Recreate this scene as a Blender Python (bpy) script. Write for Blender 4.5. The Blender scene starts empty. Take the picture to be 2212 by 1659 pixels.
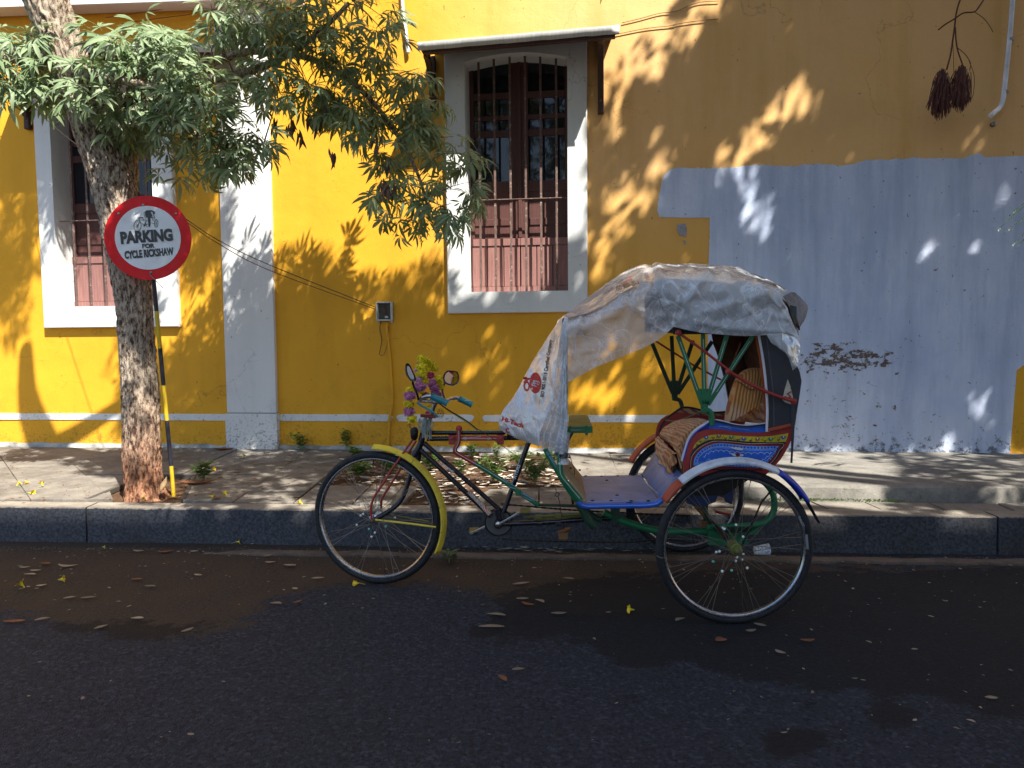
import bpy, math, random
import numpy as np
from mathutils import Vector, Matrix, noise as mnoise
random.seed(11); np.random.seed(11)
V = Vector
scn = bpy.context.scene
COL = scn.collection
R = math.radians

# ------------------------------------------------------------------ camera
F_PX = 1661.0; CU, CV = 1106.0, 829.5          # focal length and centre in a 2212 x 1659 frame
CAM_H = 1.32; PITCH = R(4.0); ROLL = 0.009
cam_rot = Matrix.Rotation(R(90) - PITCH, 3, 'X') @ Matrix.Rotation(-ROLL, 3, 'Z')
cd = bpy.data.cameras.new('camera'); cam = bpy.data.objects.new('camera', cd); COL.objects.link(cam)
cam.matrix_world = Matrix.Translation((0, 0, CAM_H)) @ cam_rot.to_4x4()
cd.sensor_width = 36.0; cd.lens = 36.0 * F_PX / 2212.0
cd.clip_start = 0.05; cd.clip_end = 500
scn.camera = cam

# ------------------------------------------------------------------ light
SUN = V((0.62, -1.0, 1.5)).normalized()          # towards the sun
w = bpy.data.worlds.new("World"); scn.world = w; w.use_nodes = True
nt = w.node_tree; nt.nodes.clear()
sky = nt.nodes.new('ShaderNodeTexSky'); sky.sky_type = 'NISHITA'; sky.sun_disc = False
sky.sun_elevation = math.asin(SUN.z); sky.sun_rotation = math.atan2(SUN.x, SUN.y)
sky.air_density = 1.0; sky.dust_density = 1.0; sky.ozone_density = 1.5
bg = nt.nodes.new('ShaderNodeBackground'); bg.inputs[1].default_value = 0.09
wo = nt.nodes.new('ShaderNodeOutputWorld')
nt.links.new(sky.outputs[0], bg.inputs[0]); nt.links.new(bg.outputs[0], wo.inputs[0])
sd = bpy.data.lights.new('sun', 'SUN'); sd.energy = 5.0; sd.angle = R(0.53); sd.color = (1.0, 0.95, 0.87)
sun = bpy.data.objects.new('sun', sd); COL.objects.link(sun)
sun.rotation_euler = SUN.to_track_quat('Z', 'Y').to_euler(); sun.location = (6, -8, 14)
vs = scn.view_settings
vs.view_transform = 'Standard'; vs.look = 'None'; vs.exposure = 1.3; vs.gamma = 1; vs.use_curve_mapping = False
scn.cycles.max_bounces = 6; scn.cycles.transparent_max_bounces = 16
scn.cycles.use_denoising = True
scn.cycles.diffuse_bounces = 3; scn.cycles.glossy_bounces = 3; scn.cycles.transmission_bounces = 4
scn.cycles.caustics_reflective = False; scn.cycles.caustics_refractive = False
scn.cycles.sample_clamp_indirect = 6.0

# ------------------------------------------------------------------ reading places off the photograph
def ray(u, v):
    return cam_rot @ V(((u - CU) / F_PX, -(v - CV) / F_PX, -1.0))
def P(u, v, Y):
    d = ray(u, v); t = Y / d.y
    return V((d.x * t, Y, CAM_H + d.z * t))
def G(u, v, z=0.0):
    d = ray(u, v); t = (z - CAM_H) / d.z
    return V((d.x * t, d.y * t, z))
def crop(ox, oy, s):
    return lambda X, Y: ((ox + X / s) / 1.8517, (oy + Y / s) / 1.8517)
cA = crop(1200, 1350, 2.765); cB = crop(1200, 1750, 2.5525); cC = crop(1700, 1700, 2.765)
cD = crop(1900, 1000, 1.951); cE = crop(2500, 1000, 2.765); cF = crop(2500, 1300, 2.765)
cG = crop(2300, 1800, 2.011); cH = crop(2000, 1700, 3.16); cK = crop(1500, 0, 1.229)
cR = crop(2500, 0, 1.382); cL = crop(0, 0, 1.843); cM = crop(0, 700, 1.843); cN = crop(800, 1600, 3.318)
cO = crop(0, 1500, 1.508); cS = crop(400, 750, 4.1475); cQ = crop(2600, 1650, 3.6867); cT = crop(3100, 1700, 2.221)
# the house wall: a plane, a little turned against the picture plane
WT = 0.1225; WY0 = 6.79
WE = V((1, -WT, 0)).normalized(); WN = V((-WT, -1, 0)).normalized()     # along the wall / out of the wall
W0 = V((0, WY0, 0))
def Wp(s, z, off=0.0):
    return W0 + WE * s + V((0, 0, z)) + WN * off
def Wuv(u, v, off=0.0):
    d = ray(u, v); o = V((0, 0, CAM_H)); b = W0 + WN * off
    t = (b - o).dot(WN) / d.dot(WN); p = o + d * t
    return ((p - W0).dot(WE), p.z)
def Wpt(u, v, off=0.0):
    s, z = Wuv(u, v, off); return Wp(s, z, off)
def wall_y(x): return WY0 - WT * x
# kerb line
def kerb_y(x): return 4.585 - 0.080 * x
def walk_z(x, y):
    t = (y - kerb_y(x)) / max(0.1, wall_y(x) - kerb_y(x))
    return 0.22 + 0.03 * min(1, max(0, t))
def Gw(u, v):
    p = G(u, v, 0.235)
    for _ in range(3): p = G(u, v, walk_z(p.x, p.y))
    return p

# ------------------------------------------------------------------ objects
def tag(o, label=None, cat=None, group=None, kind=None):
    if label: o['label'] = label
    if cat: o['category'] = cat
    if group: o['group'] = group
    if kind: o['kind'] = kind
    return o
WM = {}
def setp(o, p):
    if p is not None:
        o.parent = p; o.matrix_parent_inverse = WM.get(p.name, Matrix.Identity(4)).inverted()
    WM[o.name] = Matrix.Identity(4)
    return o
def empty(name, loc, label=None, cat=None, group=None):
    o = bpy.data.objects.new(name, None); COL.objects.link(o); o.location = loc
    o.empty_display_size = 0.1
    WM[o.name] = Matrix.Translation(loc)
    return tag(o, label, cat, group)
class MB:
    def __init__(s): s.v = []; s.f = []; s.m = []; s.mi = 0
    def add(s, vs, fs):
        b = len(s.v); s.v.extend([tuple(x) for x in vs]); s.f.extend([tuple(i + b for i in f) for f in fs])
        s.m.extend([s.mi] * len(fs)); return s
    def box(s, c, size, rot=None):
        hx, hy, hz = [q / 2 for q in size]; c = V(c)
        vs = [V((x, y, z)) for x in (-hx, hx) for y in (-hy, hy) for z in (-hz, hz)]
        if rot is not None: vs = [rot @ q for q in vs]
        return s.add([q + c for q in vs], [(0, 1, 3, 2), (4, 6, 7, 5), (0, 4, 5, 1), (2, 3, 7, 6), (0, 2, 6, 4), (1, 5, 7, 3)])
    def hexa(s, a, b):                                  # two quads (lists of 4 pts) joined
        n = len(a)
        fs = [tuple(range(n))[::-1], tuple(range(n, 2 * n))]
        for i in range(n): j = (i + 1) % n; fs.append((i, j, n + j, n + i))
        return s.add(list(a) + list(b), fs)
    def bar(s, p, q, w, h, up=V((0, 0, 1))):
        p = V(p); q = V(q); d = (q - p).normalized()
        x = d.cross(up); x = x.normalized() if x.length > 1e-4 else V((1, 0, 0)); y = x.cross(d).normalized()
        A = [p + x * (w / 2 * i) + y * (h / 2 * j) for i, j in ((-1, -1), (1, -1), (1, 1), (-1, 1))]
        return s.hexa(A, [a + (q - p) for a in A])
    def tube(s, pts, r, n=10, cap=True, closed=False):
        pts = [V(p) for p in pts]; k = len(pts)
        rs = r if isinstance(r, (list, tuple)) else [r] * k
        prev = None; vs = []; fs = []
        for i, p in enumerate(pts):
            if closed: t = (pts[(i + 1) % k] - pts[i - 1])
            else: t = pts[min(i + 1, k - 1)] - pts[max(i - 1, 0)]
            t = t.normalized() if t.length > 1e-9 else V((0, 0, 1))
            if prev is None:
                a = V((0, 0, 1)) if abs(t.z) < .9 else V((1, 0, 0)); x = a.cross(t).normalized()
            else:
                x = prev - t * prev.dot(t); x = x.normalized() if x.length > 1e-6 else prev
            prev = x; y = t.cross(x)
            for j in range(n):
                a = 2 * math.pi * j / n; vs.append(p + (x * math.cos(a) + y * math.sin(a)) * rs[i])
        m = k if closed else k - 1
        for i in range(m):
            i2 = (i + 1) % k
            for j in range(n): fs.append((i * n + j, i * n + (j + 1) % n, i2 * n + (j + 1) % n, i2 * n + j))
        if cap and not closed: fs.append(tuple(range(n))[::-1]); fs.append(tuple(range((k - 1) * n, k * n)))
        return s.add(vs, fs)
    def lathe(s, prof, axis_o, axis_d, n=24):            # prof: (dist along axis, radius)
        d = V(axis_d).normalized(); a = V((0, 0, 1)) if abs(d.z) < .9 else V((1, 0, 0))
        x = a.cross(d).normalized(); y = d.cross(x); o = V(axis_o); vs = []; fs = []
        for h, r in prof:
            for j in range(n):
                t = 2 * math.pi * j / n; vs.append(o + d * h + (x * math.cos(t) + y * math.sin(t)) * r)
        for i in range(len(prof) - 1):
            for j in range(n): fs.append((i * n + j, i * n + (j + 1) % n, (i + 1) * n + (j + 1) % n, (i + 1) * n + j))
        fs.append(tuple(range(n))[::-1]); fs.append(tuple(range((len(prof) - 1) * n, len(prof) * n)))
        return s.add(vs, fs)
    def ball(s, c, r, n=8, sc=(1, 1, 1)):
        c = V(c); vs = []; fs = []; m = max(4, n // 2 + 1)
        for i in range(m + 1):
            th = math.pi * i / m
            for j in range(n):
                ph = 2 * math.pi * j / n
                vs.append(c + V((math.sin(th) * math.cos(ph) * r * sc[0], math.sin(th) * math.sin(ph) * r * sc[1], math.cos(th) * r * sc[2])))
        for i in range(m):
            for j in range(n): fs.append((i * n + j, (i + 1) * n + j, (i + 1) * n + (j + 1) % n, i * n + (j + 1) % n))
        return s.add(vs, fs)
    def grid(s, rows):
        n = len(rows[0]); vs = [p for r in rows for p in r]
        fs = [(i * n + j, i * n + j + 1, (i + 1) * n + j + 1, (i + 1) * n + j) for i in range(len(rows) - 1) for j in range(n - 1)]
        return s.add(vs, fs)
    def plate(s, pts, off):                              # outline extruded by vector
        pts = [V(p) for p in pts]; off = V(off); return s.hexa(pts, [p + off for p in pts])
    def build(s, name, mats, parent=None, smooth=False, bevel=0, label=None, cat=None, group=None, kind=None, sol=0, angle=40):
        me = bpy.data.meshes.new(name); me.from_pydata(s.v, [], s.f)
        if not isinstance(mats, (list, tuple)): mats = [mats]
        for m in mats: me.materials.append(m)
        if len(mats) > 1:
            me.polygons.foreach_set('material_index', s.m)
        if smooth:
            me.polygons.foreach_set('use_smooth', [True] * len(me.polygons))
            if smooth != 'all': me.set_sharp_from_angle(angle=R(angle))
        me.update()
        o = bpy.data.objects.new(name, me); COL.objects.link(o); setp(o, parent)
        if bevel:
            b = o.modifiers.new('bevel', 'BEVEL'); b.width = bevel; b.segments = 2; b.limit_method = 'ANGLE'; b.angle_limit = R(40)
        if sol:
            b = o.modifiers.new('solid', 'SOLIDIFY'); b.thickness = sol; b.offset = 0
        return tag(o, label, cat, group, kind)
def catmull(pts, k=6, closed=False):
    pts = [V(p) for p in pts]; n = len(pts); out = []
    rng = n if closed else n - 1
    for i in range(rng):
        p0 = pts[i - 1] if (i > 0 or closed) else pts[0] * 2 - pts[1]
        p1 = pts[i]; p2 = pts[(i + 1) % n]; p3 = pts[(i + 2) % n] if (i + 2 < n or closed) else pts[-1] * 2 - pts[-2]
        for j in range(k):
            t = j / k
            out.append(0.5 * ((2 * p1) + (p2 - p0) * t + (2 * p0 - 5 * p1 + 4 * p2 - p3) * t * t + (3 * p1 - p0 - 3 * p2 + p3) * t ** 3))
    if not closed: out.append(pts[-1])
    return out
def inpoly(x, y, poly):
    c = False; j = len(poly) - 1
    for i in range(len(poly)):
        xi, yi = poly[i]; xj, yj = poly[j]
        if (yi > y) != (yj > y) and x < (xj - xi) * (y - yi) / (yj - yi) + xi: c = not c
        j = i
    return c
def text_mesh(name, s, origin, xd, up, size, mat, parent, bold=0.0, depth=0.0008, align='LEFT', xs=1.0, shear=0.0, spacing=1.0, label=None):
    cu = bpy.data.curves.new('t', 'FONT'); cu.body = s; cu.size = size; cu.offset = bold * size; cu.extrude = depth
    cu.align_x = align; cu.shear = shear; cu.space_character = spacing; cu.resolution_u = 4
    t = bpy.data.objects.new('t', cu); COL.objects.link(t)
    dg = bpy.context.evaluated_depsgraph_get(); me = bpy.data.meshes.new_from_object(t.evaluated_get(dg))
    bpy.data.objects.remove(t)
    xd = V(xd).normalized(); nrm = xd.cross(V(up)).normalized(); yd = nrm.cross(xd)
    M = Matrix(((xd.x * xs, yd.x, nrm.x, origin[0]), (xd.y * xs, yd.y, nrm.y, origin[1]), (xd.z * xs, yd.z, nrm.z, origin[2]), (0, 0, 0, 1)))
    me.transform(M); me.materials.clear(); me.materials.append(mat)
    o = bpy.data.objects.new(name, me); COL.objects.link(o); setp(o, parent)
    if label: o['label'] = label
    return o

# ------------------------------------------------------------------ materials
MATS = {}
class NB:
    def __init__(s, name):
        s.m = bpy.data.materials.new(name); s.m.use_nodes = True; s.t = s.m.node_tree; s.t.nodes.clear()
        s.out = s.t.nodes.new('ShaderNodeOutputMaterial')
        s.co = s.t.nodes.new('ShaderNodeTexCoord').outputs['Object']
    def n(s, ty, **kw):
        x = s.t.nodes.new(ty)
        for k, v in kw.items():
            if k.startswith('i_'):
                nm = k[2:].replace('_', ' ')
                s.inp(x.inputs[nm], v)
            else: setattr(x, k, v)
        return x
    def inp(s, sock, v):
        if hasattr(v, 'is_output') or isinstance(v, bpy.types.NodeSocket): s.t.links.new(v, sock)
        else: sock.default_value = v
    def noise(s, scale, detail=4, rough=.55, vec=None, sc=None, dist=0, rot=None):
        vec = vec or s.co
        if rot is not None:
            mp = s.n('ShaderNodeMapping'); s.t.links.new(vec, mp.inputs[0]); mp.inputs['Rotation'].default_value = rot; vec = mp.outputs[0]
        if sc is not None:
            mp = s.n('ShaderNodeMapping'); s.t.links.new(vec, mp.inputs[0]); mp.inputs['Scale'].default_value = sc; vec = mp.outputs[0]
        x = s.n('ShaderNodeTexNoise'); s.t.links.new(vec, x.inputs['Vector'])
        x.inputs['Scale'].default_value = scale; x.inputs['Detail'].default_value = detail; x.inputs['Roughness'].default_value = rough
        x.inputs['Distortion'].default_value = dist
        return x.outputs['Fac']
    def ramp(s, fac, a, b, lo=0.0, hi=1.0):
        x = s.n('ShaderNodeMapRange'); s.inp(x.inputs['Value'], fac)
        x.inputs['From Min'].default_value = a; x.inputs['From Max'].default_value = b
        x.inputs['To Min'].default_value = lo; x.inputs['To Max'].default_value = hi
        return x.outputs[0]
    def mix(s, f, a, b):
        x = s.n('ShaderNodeMix', data_type='RGBA'); s.inp(x.inputs[0], f)
        for i, v in ((6, a), (7, b)):
            if isinstance(v, (tuple, list)): x.inputs[i].default_value = (*v[:3], 1)
            else: s.t.links.new(v, x.inputs[i])
        return x.outputs[2]
    def math(s, op, a, b=0.0, c=0.0):
        x = s.n('ShaderNodeMath', operation=op)
        s.inp(x.inputs[0], a); s.inp(x.inputs[1], b); s.inp(x.inputs[2], c)
        return x.outputs[0]
    def spot(s, c, rad, soft=.5):                       # 1 inside an ellipsoid in object space, fading out
        x = s.n('ShaderNodeVectorMath', operation='SUBTRACT'); s.t.links.new(s.co, x.inputs[0]); x.inputs[1].default_value = c
        y = s.n('ShaderNodeVectorMath', operation='DIVIDE'); s.t.links.new(x.outputs[0], y.inputs[0]); y.inputs[1].default_value = rad
        z = s.n('ShaderNodeVectorMath', operation='LENGTH'); s.t.links.new(y.outputs[0], z.inputs[0])
        return s.ramp(z.outputs['Value'], 1.0, 1.0 - soft)
    def bump(s, h, strength=.3, dist=.01, nrm=None):
        x = s.n('ShaderNodeBump'); s.inp(x.inputs['Height'], h); x.inputs['Strength'].default_value = strength; x.inputs['Distance'].default_value = dist
        if nrm is not None: s.t.links.new(nrm, x.inputs['Normal'])
        return x.outputs[0]
    def bsdf(s, col, rough=.6, metal=0, nrm=None, spec=.5, **kw):
        b = s.n('ShaderNodeBsdfPrincipled')
        if isinstance(col, (tuple, list)): b.inputs['Base Color'].default_value = (*col[:3], 1)
        else: s.t.links.new(col, b.inputs['Base Color'])
        s.inp(b.inputs['Roughness'], rough); s.inp(b.inputs['Metallic'], metal); s.inp(b.inputs['Specular IOR Level'], spec)
        if nrm is not None: s.t.links.new(nrm, b.inputs['Normal'])
        for k, v in kw.items(): s.inp(b.inputs[k.replace('_', ' ')], v)
        s.t.links.new(b.outputs[0], s.out.inputs[0]); return b
def M(name, col, rough=.6, metal=0.0, var=.18, scale=8, chip=None, chipc=(.12, .06, .04), chipt=.66, bump=.15, bscale=60, dirt=.35, dcol=(.09, .07, .05), spec=.5):
    if name in MATS: return MATS[name]
    b = NB(name)
    a = b.noise(scale, 5, .6)
    c = b.mix(b.ramp(a, .3, .7), tuple(x * (1 - var) for x in col), tuple(min(1, x * (1 + var)) for x in col))
    if dirt: c = b.mix(b.ramp(b.noise(scale * 2.3, 6, .7), .52, .75, 0, dirt), c, dcol)
    rr = b.ramp(b.noise(scale * 3, 3), .3, .7, rough * .8, min(1, rough * 1.2))
    if chip:
        cm = b.ramp(b.noise(chip, 6, .7), chipt, chipt + .02)
        c = b.mix(cm, c, chipc)
    b.bsdf(c, rr, metal, b.bump(b.noise(bscale, 4), bump, .004), spec)
    MATS[name] = b.m; return b.m
# ------------------------------------------------------------------ wall paints
def plaster(name, base, faded=None, speck=.35, kind='yellow'):
    b = NB(name)
    big = b.noise(.9, 4, .6); med = b.noise(5, 5, .65)
    streak = b.noise(3.5, 4, .6, sc=(1, 1, .12))
    c = b.mix(b.ramp(big, .3, .7), tuple(x * .92 for x in base), base)
    sep = b.n('ShaderNodeSeparateXYZ'); b.t.links.new(b.co, sep.inputs[0])
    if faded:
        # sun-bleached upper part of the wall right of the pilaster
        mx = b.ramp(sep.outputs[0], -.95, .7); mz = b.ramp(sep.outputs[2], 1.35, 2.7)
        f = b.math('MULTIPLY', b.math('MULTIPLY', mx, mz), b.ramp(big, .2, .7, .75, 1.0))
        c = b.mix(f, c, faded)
    c = b.mix(b.ramp(streak, .48, .75, 0, .38), c, tuple(x * .68 for x in base))
    c = b.mix(b.math('MULTIPLY', b.ramp(b.noise(2.1, 6, .7), .52, .7, 0, .4), b.ramp(sep.outputs[2], 2.2, .3, .25, 1)), c, tuple(x * .55 for x in base))
    c = b.mix(b.ramp(med, .6, .8, 0, .25), c, tuple(min(1, x * 1.12 + .02) for x in base))
    # black mould specks gathered near the foot of the wall
    low = b.ramp(sep.outputs[2], .95, .3)
    sp = b.noise(42, 5, .75)
    th = b.math('ADD', b.math('MULTIPLY', b.noise(2.2, 3), .25), b.math('MULTIPLY', low, .20))
    m = b.ramp(b.math('ADD', sp, th), .85, .88, 0, speck)
    c = b.mix(m, c, (.045, .035, .03))
    tiny = b.ramp(b.noise(26, 2, .5), .735, .75, 0, .55)
    c = b.mix(tiny, c, (.1, .055, .02))
    # hairline cracks
    vo = b.n('ShaderNodeTexVoronoi', feature='DISTANCE_TO_EDGE'); vo.inputs['Scale'].default_value = .85
    wv = b.n('ShaderNodeVectorMath', operation='ADD'); b.t.links.new(b.co, wv.inputs[0])
    nz = b.n('ShaderNodeTexNoise'); nz.inputs['Scale'].default_value = 2.2; nz.inputs['Detail'].default_value = 6; b.t.links.new(b.co, nz.inputs['Vector'])
    sc = b.n('ShaderNodeVectorMath', operation='SCALE'); b.t.links.new(nz.outputs['Color'], sc.inputs[0]); sc.inputs['Scale'].default_value = .8
    b.t.links.new(sc.outputs[0], wv.inputs[1]); b.t.links.new(wv.outputs[0], vo.inputs['Vector'])
    cr = b.math('MULTIPLY', b.ramp(vo.outputs['Distance'], .004, .0015), b.ramp(b.noise(1.3, 2), .5, .56))
    c = b.mix(b.math('MULTIPLY', cr, .3), c, (.12, .07, .03))
    h = b.math('ADD', b.math('MULTIPLY', b.noise(3.2, 5, .5), 1.0), b.math('MULTIPLY', b.noise(70, 4, .6), .12))
    h = b.math('SUBTRACT', h, b.math('MULTIPLY', m, .1))
    b.bsdf(c, .72, 0, b.bump(h, .5, .02), .3)
    return b.m
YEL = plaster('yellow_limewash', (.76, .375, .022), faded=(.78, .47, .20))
WHT = plaster('white_limewash', (.74, .74, .72), speck=.5)
WHT2 = plaster('white_window_paint', (.72, .73, .71), speck=.2)
def whitewash():
    b = NB('blue_white_whitewash')
    big = b.noise(1.2, 5, .6); st = b.noise(7, 5, .65, sc=(1, 1, .1))
    c = b.mix(b.ramp(big, .3, .7), (.44, .52, .70), (.64, .70, .84))
    c = b.mix(b.ramp(b.noise(16, 5, .7, sc=(1, 1, .25)), .5, .75, 0, .45), c, (.70, .74, .84))
    c = b.mix(b.ramp(st, .42, .66, 0, .6), c, (.33, .40, .56))
    sep = b.n('ShaderNodeSeparateXYZ'); b.t.links.new(b.co, sep.inputs[0])
    # flaked plaster, thickest in a band behind the rickshaw hood
    p0 = Wpt(*cR(0, 0)); a1 = Wpt(*( (1790, 770) )); a2 = Wpt(1870, 775); a3 = Wpt(1800, 900); a4 = Wpt(1990, 870)
    s1 = b.spot(tuple(a1), (.42, 1, .20), .7); s2 = b.spot(tuple(a2), (.42, 1, .14), .7); s3 = b.spot(tuple(a3), (.9, 1, .5), .9)
    s4 = b.spot(tuple(a4), (1.6, 1, .9), 1.0)
    bias = b.math('ADD', b.math('MULTIPLY', b.math('MAXIMUM', s1, s2), .175), b.math('ADD', b.math('MULTIPLY', s3, .06), b.math('MULTIPLY', s4, .045)))
    fl = b.noise(13, 10, .74, dist=.2, sc=(1, 1, 1.7))
    f = b.math('ADD', fl, bias)
    m = b.ramp(f, .685, .69)
    edge = b.math('MULTIPLY', b.ramp(f, .655, .685), b.ramp(f, .689, .686))
    c = b.mix(b.math('MULTIPLY', edge, .5), c, (.7, .72, .78))
    c = b.mix(m, c, b.mix(b.ramp(b.noise(40, 3), .4, .6), (.17, .13, .115), (.10, .085, .08)))
    low = b.ramp(sep.outputs[2], .55, .27)
    c = b.mix(b.ramp(b.math('ADD', b.noise(22, 6, .75), b.math('MULTIPLY', low, .2)), .68, .74, 0, .75), c, (.05, .055, .05))
    tiny = b.ramp(b.noise(30, 2, .5), .72, .735, 0, .7)
    c = b.mix(tiny, c, (.12, .12, .14))
    h = b.math('SUBTRACT', b.math('ADD', b.math('MULTIPLY', b.noise(4, 6, .6), .8), b.math('MULTIPLY', b.noise(60, 4), .12)), b.math('MULTIPLY', m, .28))
    b.bsdf(c, .75, 0, b.bump(h, .7, .02), .25)
    return b.m
WASH = whitewash()
def asphalt():
    b = NB('asphalt')
    at = b.n('ShaderNodeVertexColor', layer_name='mask').outputs['Color']
    sp = b.n('ShaderNodeSeparateColor'); b.t.links.new(at, sp.inputs[0])
    fine = b.noise(9, 6, .7)
    c = b.mix(b.ramp(b.noise(70, 4, .75), .36, .66), (.010, .0135, .023), (.046, .056, .082))
    c = b.mix(b.ramp(b.noise(1.4, 4), .35, .7, 0, .35), c, (.042, .050, .068))
    v2 = b.n('ShaderNodeTexVoronoi'); v2.inputs['Scale'].default_value = 75; b.t.links.new(b.co, v2.inputs['Vector'])
    sv = b.n('ShaderNodeSeparateColor'); b.t.links.new(v2.outputs['Color'], sv.inputs[0])
    c = b.mix(b.ramp(sv.outputs[0], .72, .98, 0, .5), c, (.10, .11, .14)); c = b.mix(b.ramp(sv.outputs[1], .7, .95, 0, .6), c, (.006, .008, .013))
    dirt = b.ramp(b.math('ADD', sp.outputs[0], b.math('MULTIPLY', b.math('SUBTRACT', fine, .5), 2.0)), .34, .66)
    dc = b.mix(b.ramp(b.noise(60, 5, .7), .35, .65), (.036, .026, .018), (.10, .068, .044))
    dc = b.mix(b.ramp(b.noise(3.3, 3), .45, .75, 0, .6), dc, (.10, .063, .034))
    c = b.mix(b.math('MULTIPLY', dirt, .92), c, dc)
    damp = b.ramp(b.math('ADD', sp.outputs[1], b.math('MULTIPLY', b.math('SUBTRACT', b.noise(5, 10, .8), .5), 2.4)), .44, .62)
    c = b.mix(b.math('MULTIPLY', damp, .78), c, (.006, .0065, .008))
    rough = b.mix(damp, (.9, .9, .9), (.62, .62, .62))
    vo = b.n('ShaderNodeTexVoronoi'); vo.inputs['Scale'].default_value = 150; b.t.links.new(b.co, vo.inputs['Vector'])
    h = b.math('ADD', b.math('MULTIPLY', vo.outputs['Distance'], -.5), b.math('ADD', b.math('MULTIPLY', b.noise(45, 5, .7), 1.0), b.math('MULTIPLY', b.noise(7, 4), .5)))
    nm = b.bump(h, 1.0, .022)
    b.bsdf(c, .85, 0, nm, .35)
    return b.m
ASPH = asphalt()
def concrete(name, c0, c1, stain=(.09, .075, .055), sc=6, st=.6, spk=.6, moss=None):
    b = NB(name)
    c = b.mix(b.ramp(b.noise(sc, 6, .65), .35, .65), c0, c1)
    c = b.mix(b.ramp(b.noise(sc * 14, 3, .7), .5, .72, 0, .5), c, tuple(x * .5 for x in c0))
    c = b.mix(b.ramp(b.noise(sc * .33, 5, .7), .48, .68, 0, st), c, stain)
    c = b.mix(b.ramp(b.noise(sc * 5, 6, .75), .62, .68, 0, spk), c, (.04, .033, .028))
    if moss:
        c = b.mix(b.ramp(b.noise(sc * 3, 6, .8), .58, .66, 0, .6), c, moss)
    b.bsdf(c, .85, 0, b.bump(b.math('ADD', b.noise(sc * 3, 6, .6), b.math('MULTIPLY', b.noise(120, 3), .35)), .6, .008), .3)
    return b.m
SLAB = concrete('paving_slab', (.165, .15, .128), (.265, .24, .20), st=.8)
def kerbmat():
    b = NB('granite_kerb')
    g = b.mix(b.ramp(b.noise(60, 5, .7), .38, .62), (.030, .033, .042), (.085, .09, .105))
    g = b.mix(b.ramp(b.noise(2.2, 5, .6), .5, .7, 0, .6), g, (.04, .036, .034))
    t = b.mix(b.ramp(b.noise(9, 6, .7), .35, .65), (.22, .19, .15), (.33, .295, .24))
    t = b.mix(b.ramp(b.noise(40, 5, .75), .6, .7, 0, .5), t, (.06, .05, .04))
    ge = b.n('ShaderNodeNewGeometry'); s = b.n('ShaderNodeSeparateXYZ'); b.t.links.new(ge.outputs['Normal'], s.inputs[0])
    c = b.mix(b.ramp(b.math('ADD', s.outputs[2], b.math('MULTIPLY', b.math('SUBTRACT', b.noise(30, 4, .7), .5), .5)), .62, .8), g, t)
    b.bsdf(c, .85, 0, b.bump(b.math('ADD', b.noise(50, 6, .7), b.math('MULTIPLY', b.noise(140, 3), .4)), .6, .008), .3)
    return b.m
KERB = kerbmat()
TERR = concrete('old_cement', (.17, .16, .14), (.29, .27, .235), stain=(.09, .085, .075), moss=(.06, .07, .03))
GUTT = concrete('gutter_cement', (.10, .085, .07), (.19, .15, .12), stain=(.05, .035, .025), st=.8)
def soil():
    b = NB('reddish_soil')
    c = b.mix(b.ramp(b.noise(22, 6, .7), .3, .7), (.055, .030, .017), (.15, .085, .048))
    c = b.mix(b.ramp(b.noise(90, 4, .7), .55, .7), c, (.22, .16, .10))
    b.bsdf(c, .95, 0, b.bump(b.noise(35, 7, .7), 1.0, .02), .2)
    return b.m
SOIL = soil()
def wood(name, c0, c1, rough=.55):
    b = NB(name)
    g = b.noise(9, 6, .65, sc=(9, 9, .5))
    c = b.mix(b.ramp(g, .3, .7), c0, c1)
    c = b.mix(b.ramp(b.noise(40, 5, .7, sc=(3, 3, .3)), .62, .7, 0, .5), c, tuple(min(1, x * 1.9 + .04) for x in c1))
    b.bsdf(c, rough, 0, b.bump(g, .25, .004), .4)
    return b.m
DOOR = wood('maroon_painted_wood', (.060, .023, .019), (.11, .042, .035))  # maroon darkened so the colour carries the shade on the upper door
DOORL = wood('lighter_maroon_wood', (.19, .085, .075), (.30, .15, .13))  # lighter copy of the maroon, put on the sunlit lower shutters
DARKW = wood('dark_stained_wood', (.035, .016, .012), (.07, .032, .024))
IRON = M('rusted_iron_bar', (.14, .085, .07), .7, .3, .3, 20, chip=30, chipc=(.32, .24, .2), chipt=.58)
def glass(name='window_glass'):
    b = NB(name); b.bsdf((.012, .014, .02), .04, 0, b.bump(b.noise(1.5, 2), .08, .02), .45); return b.m
GLASS = glass()
BOARD = wood('weathered_white_board', (.62, .61, .59), (.82, .81, .79), .8)
PVC = M('white_pipe_plastic', (.72, .74, .78), .45, dirt=.3)
WIRE = M('black_cable', (.025, .02, .018), .6)
WIREB = M('brown_cable', (.16, .05, .03), .6)
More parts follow.
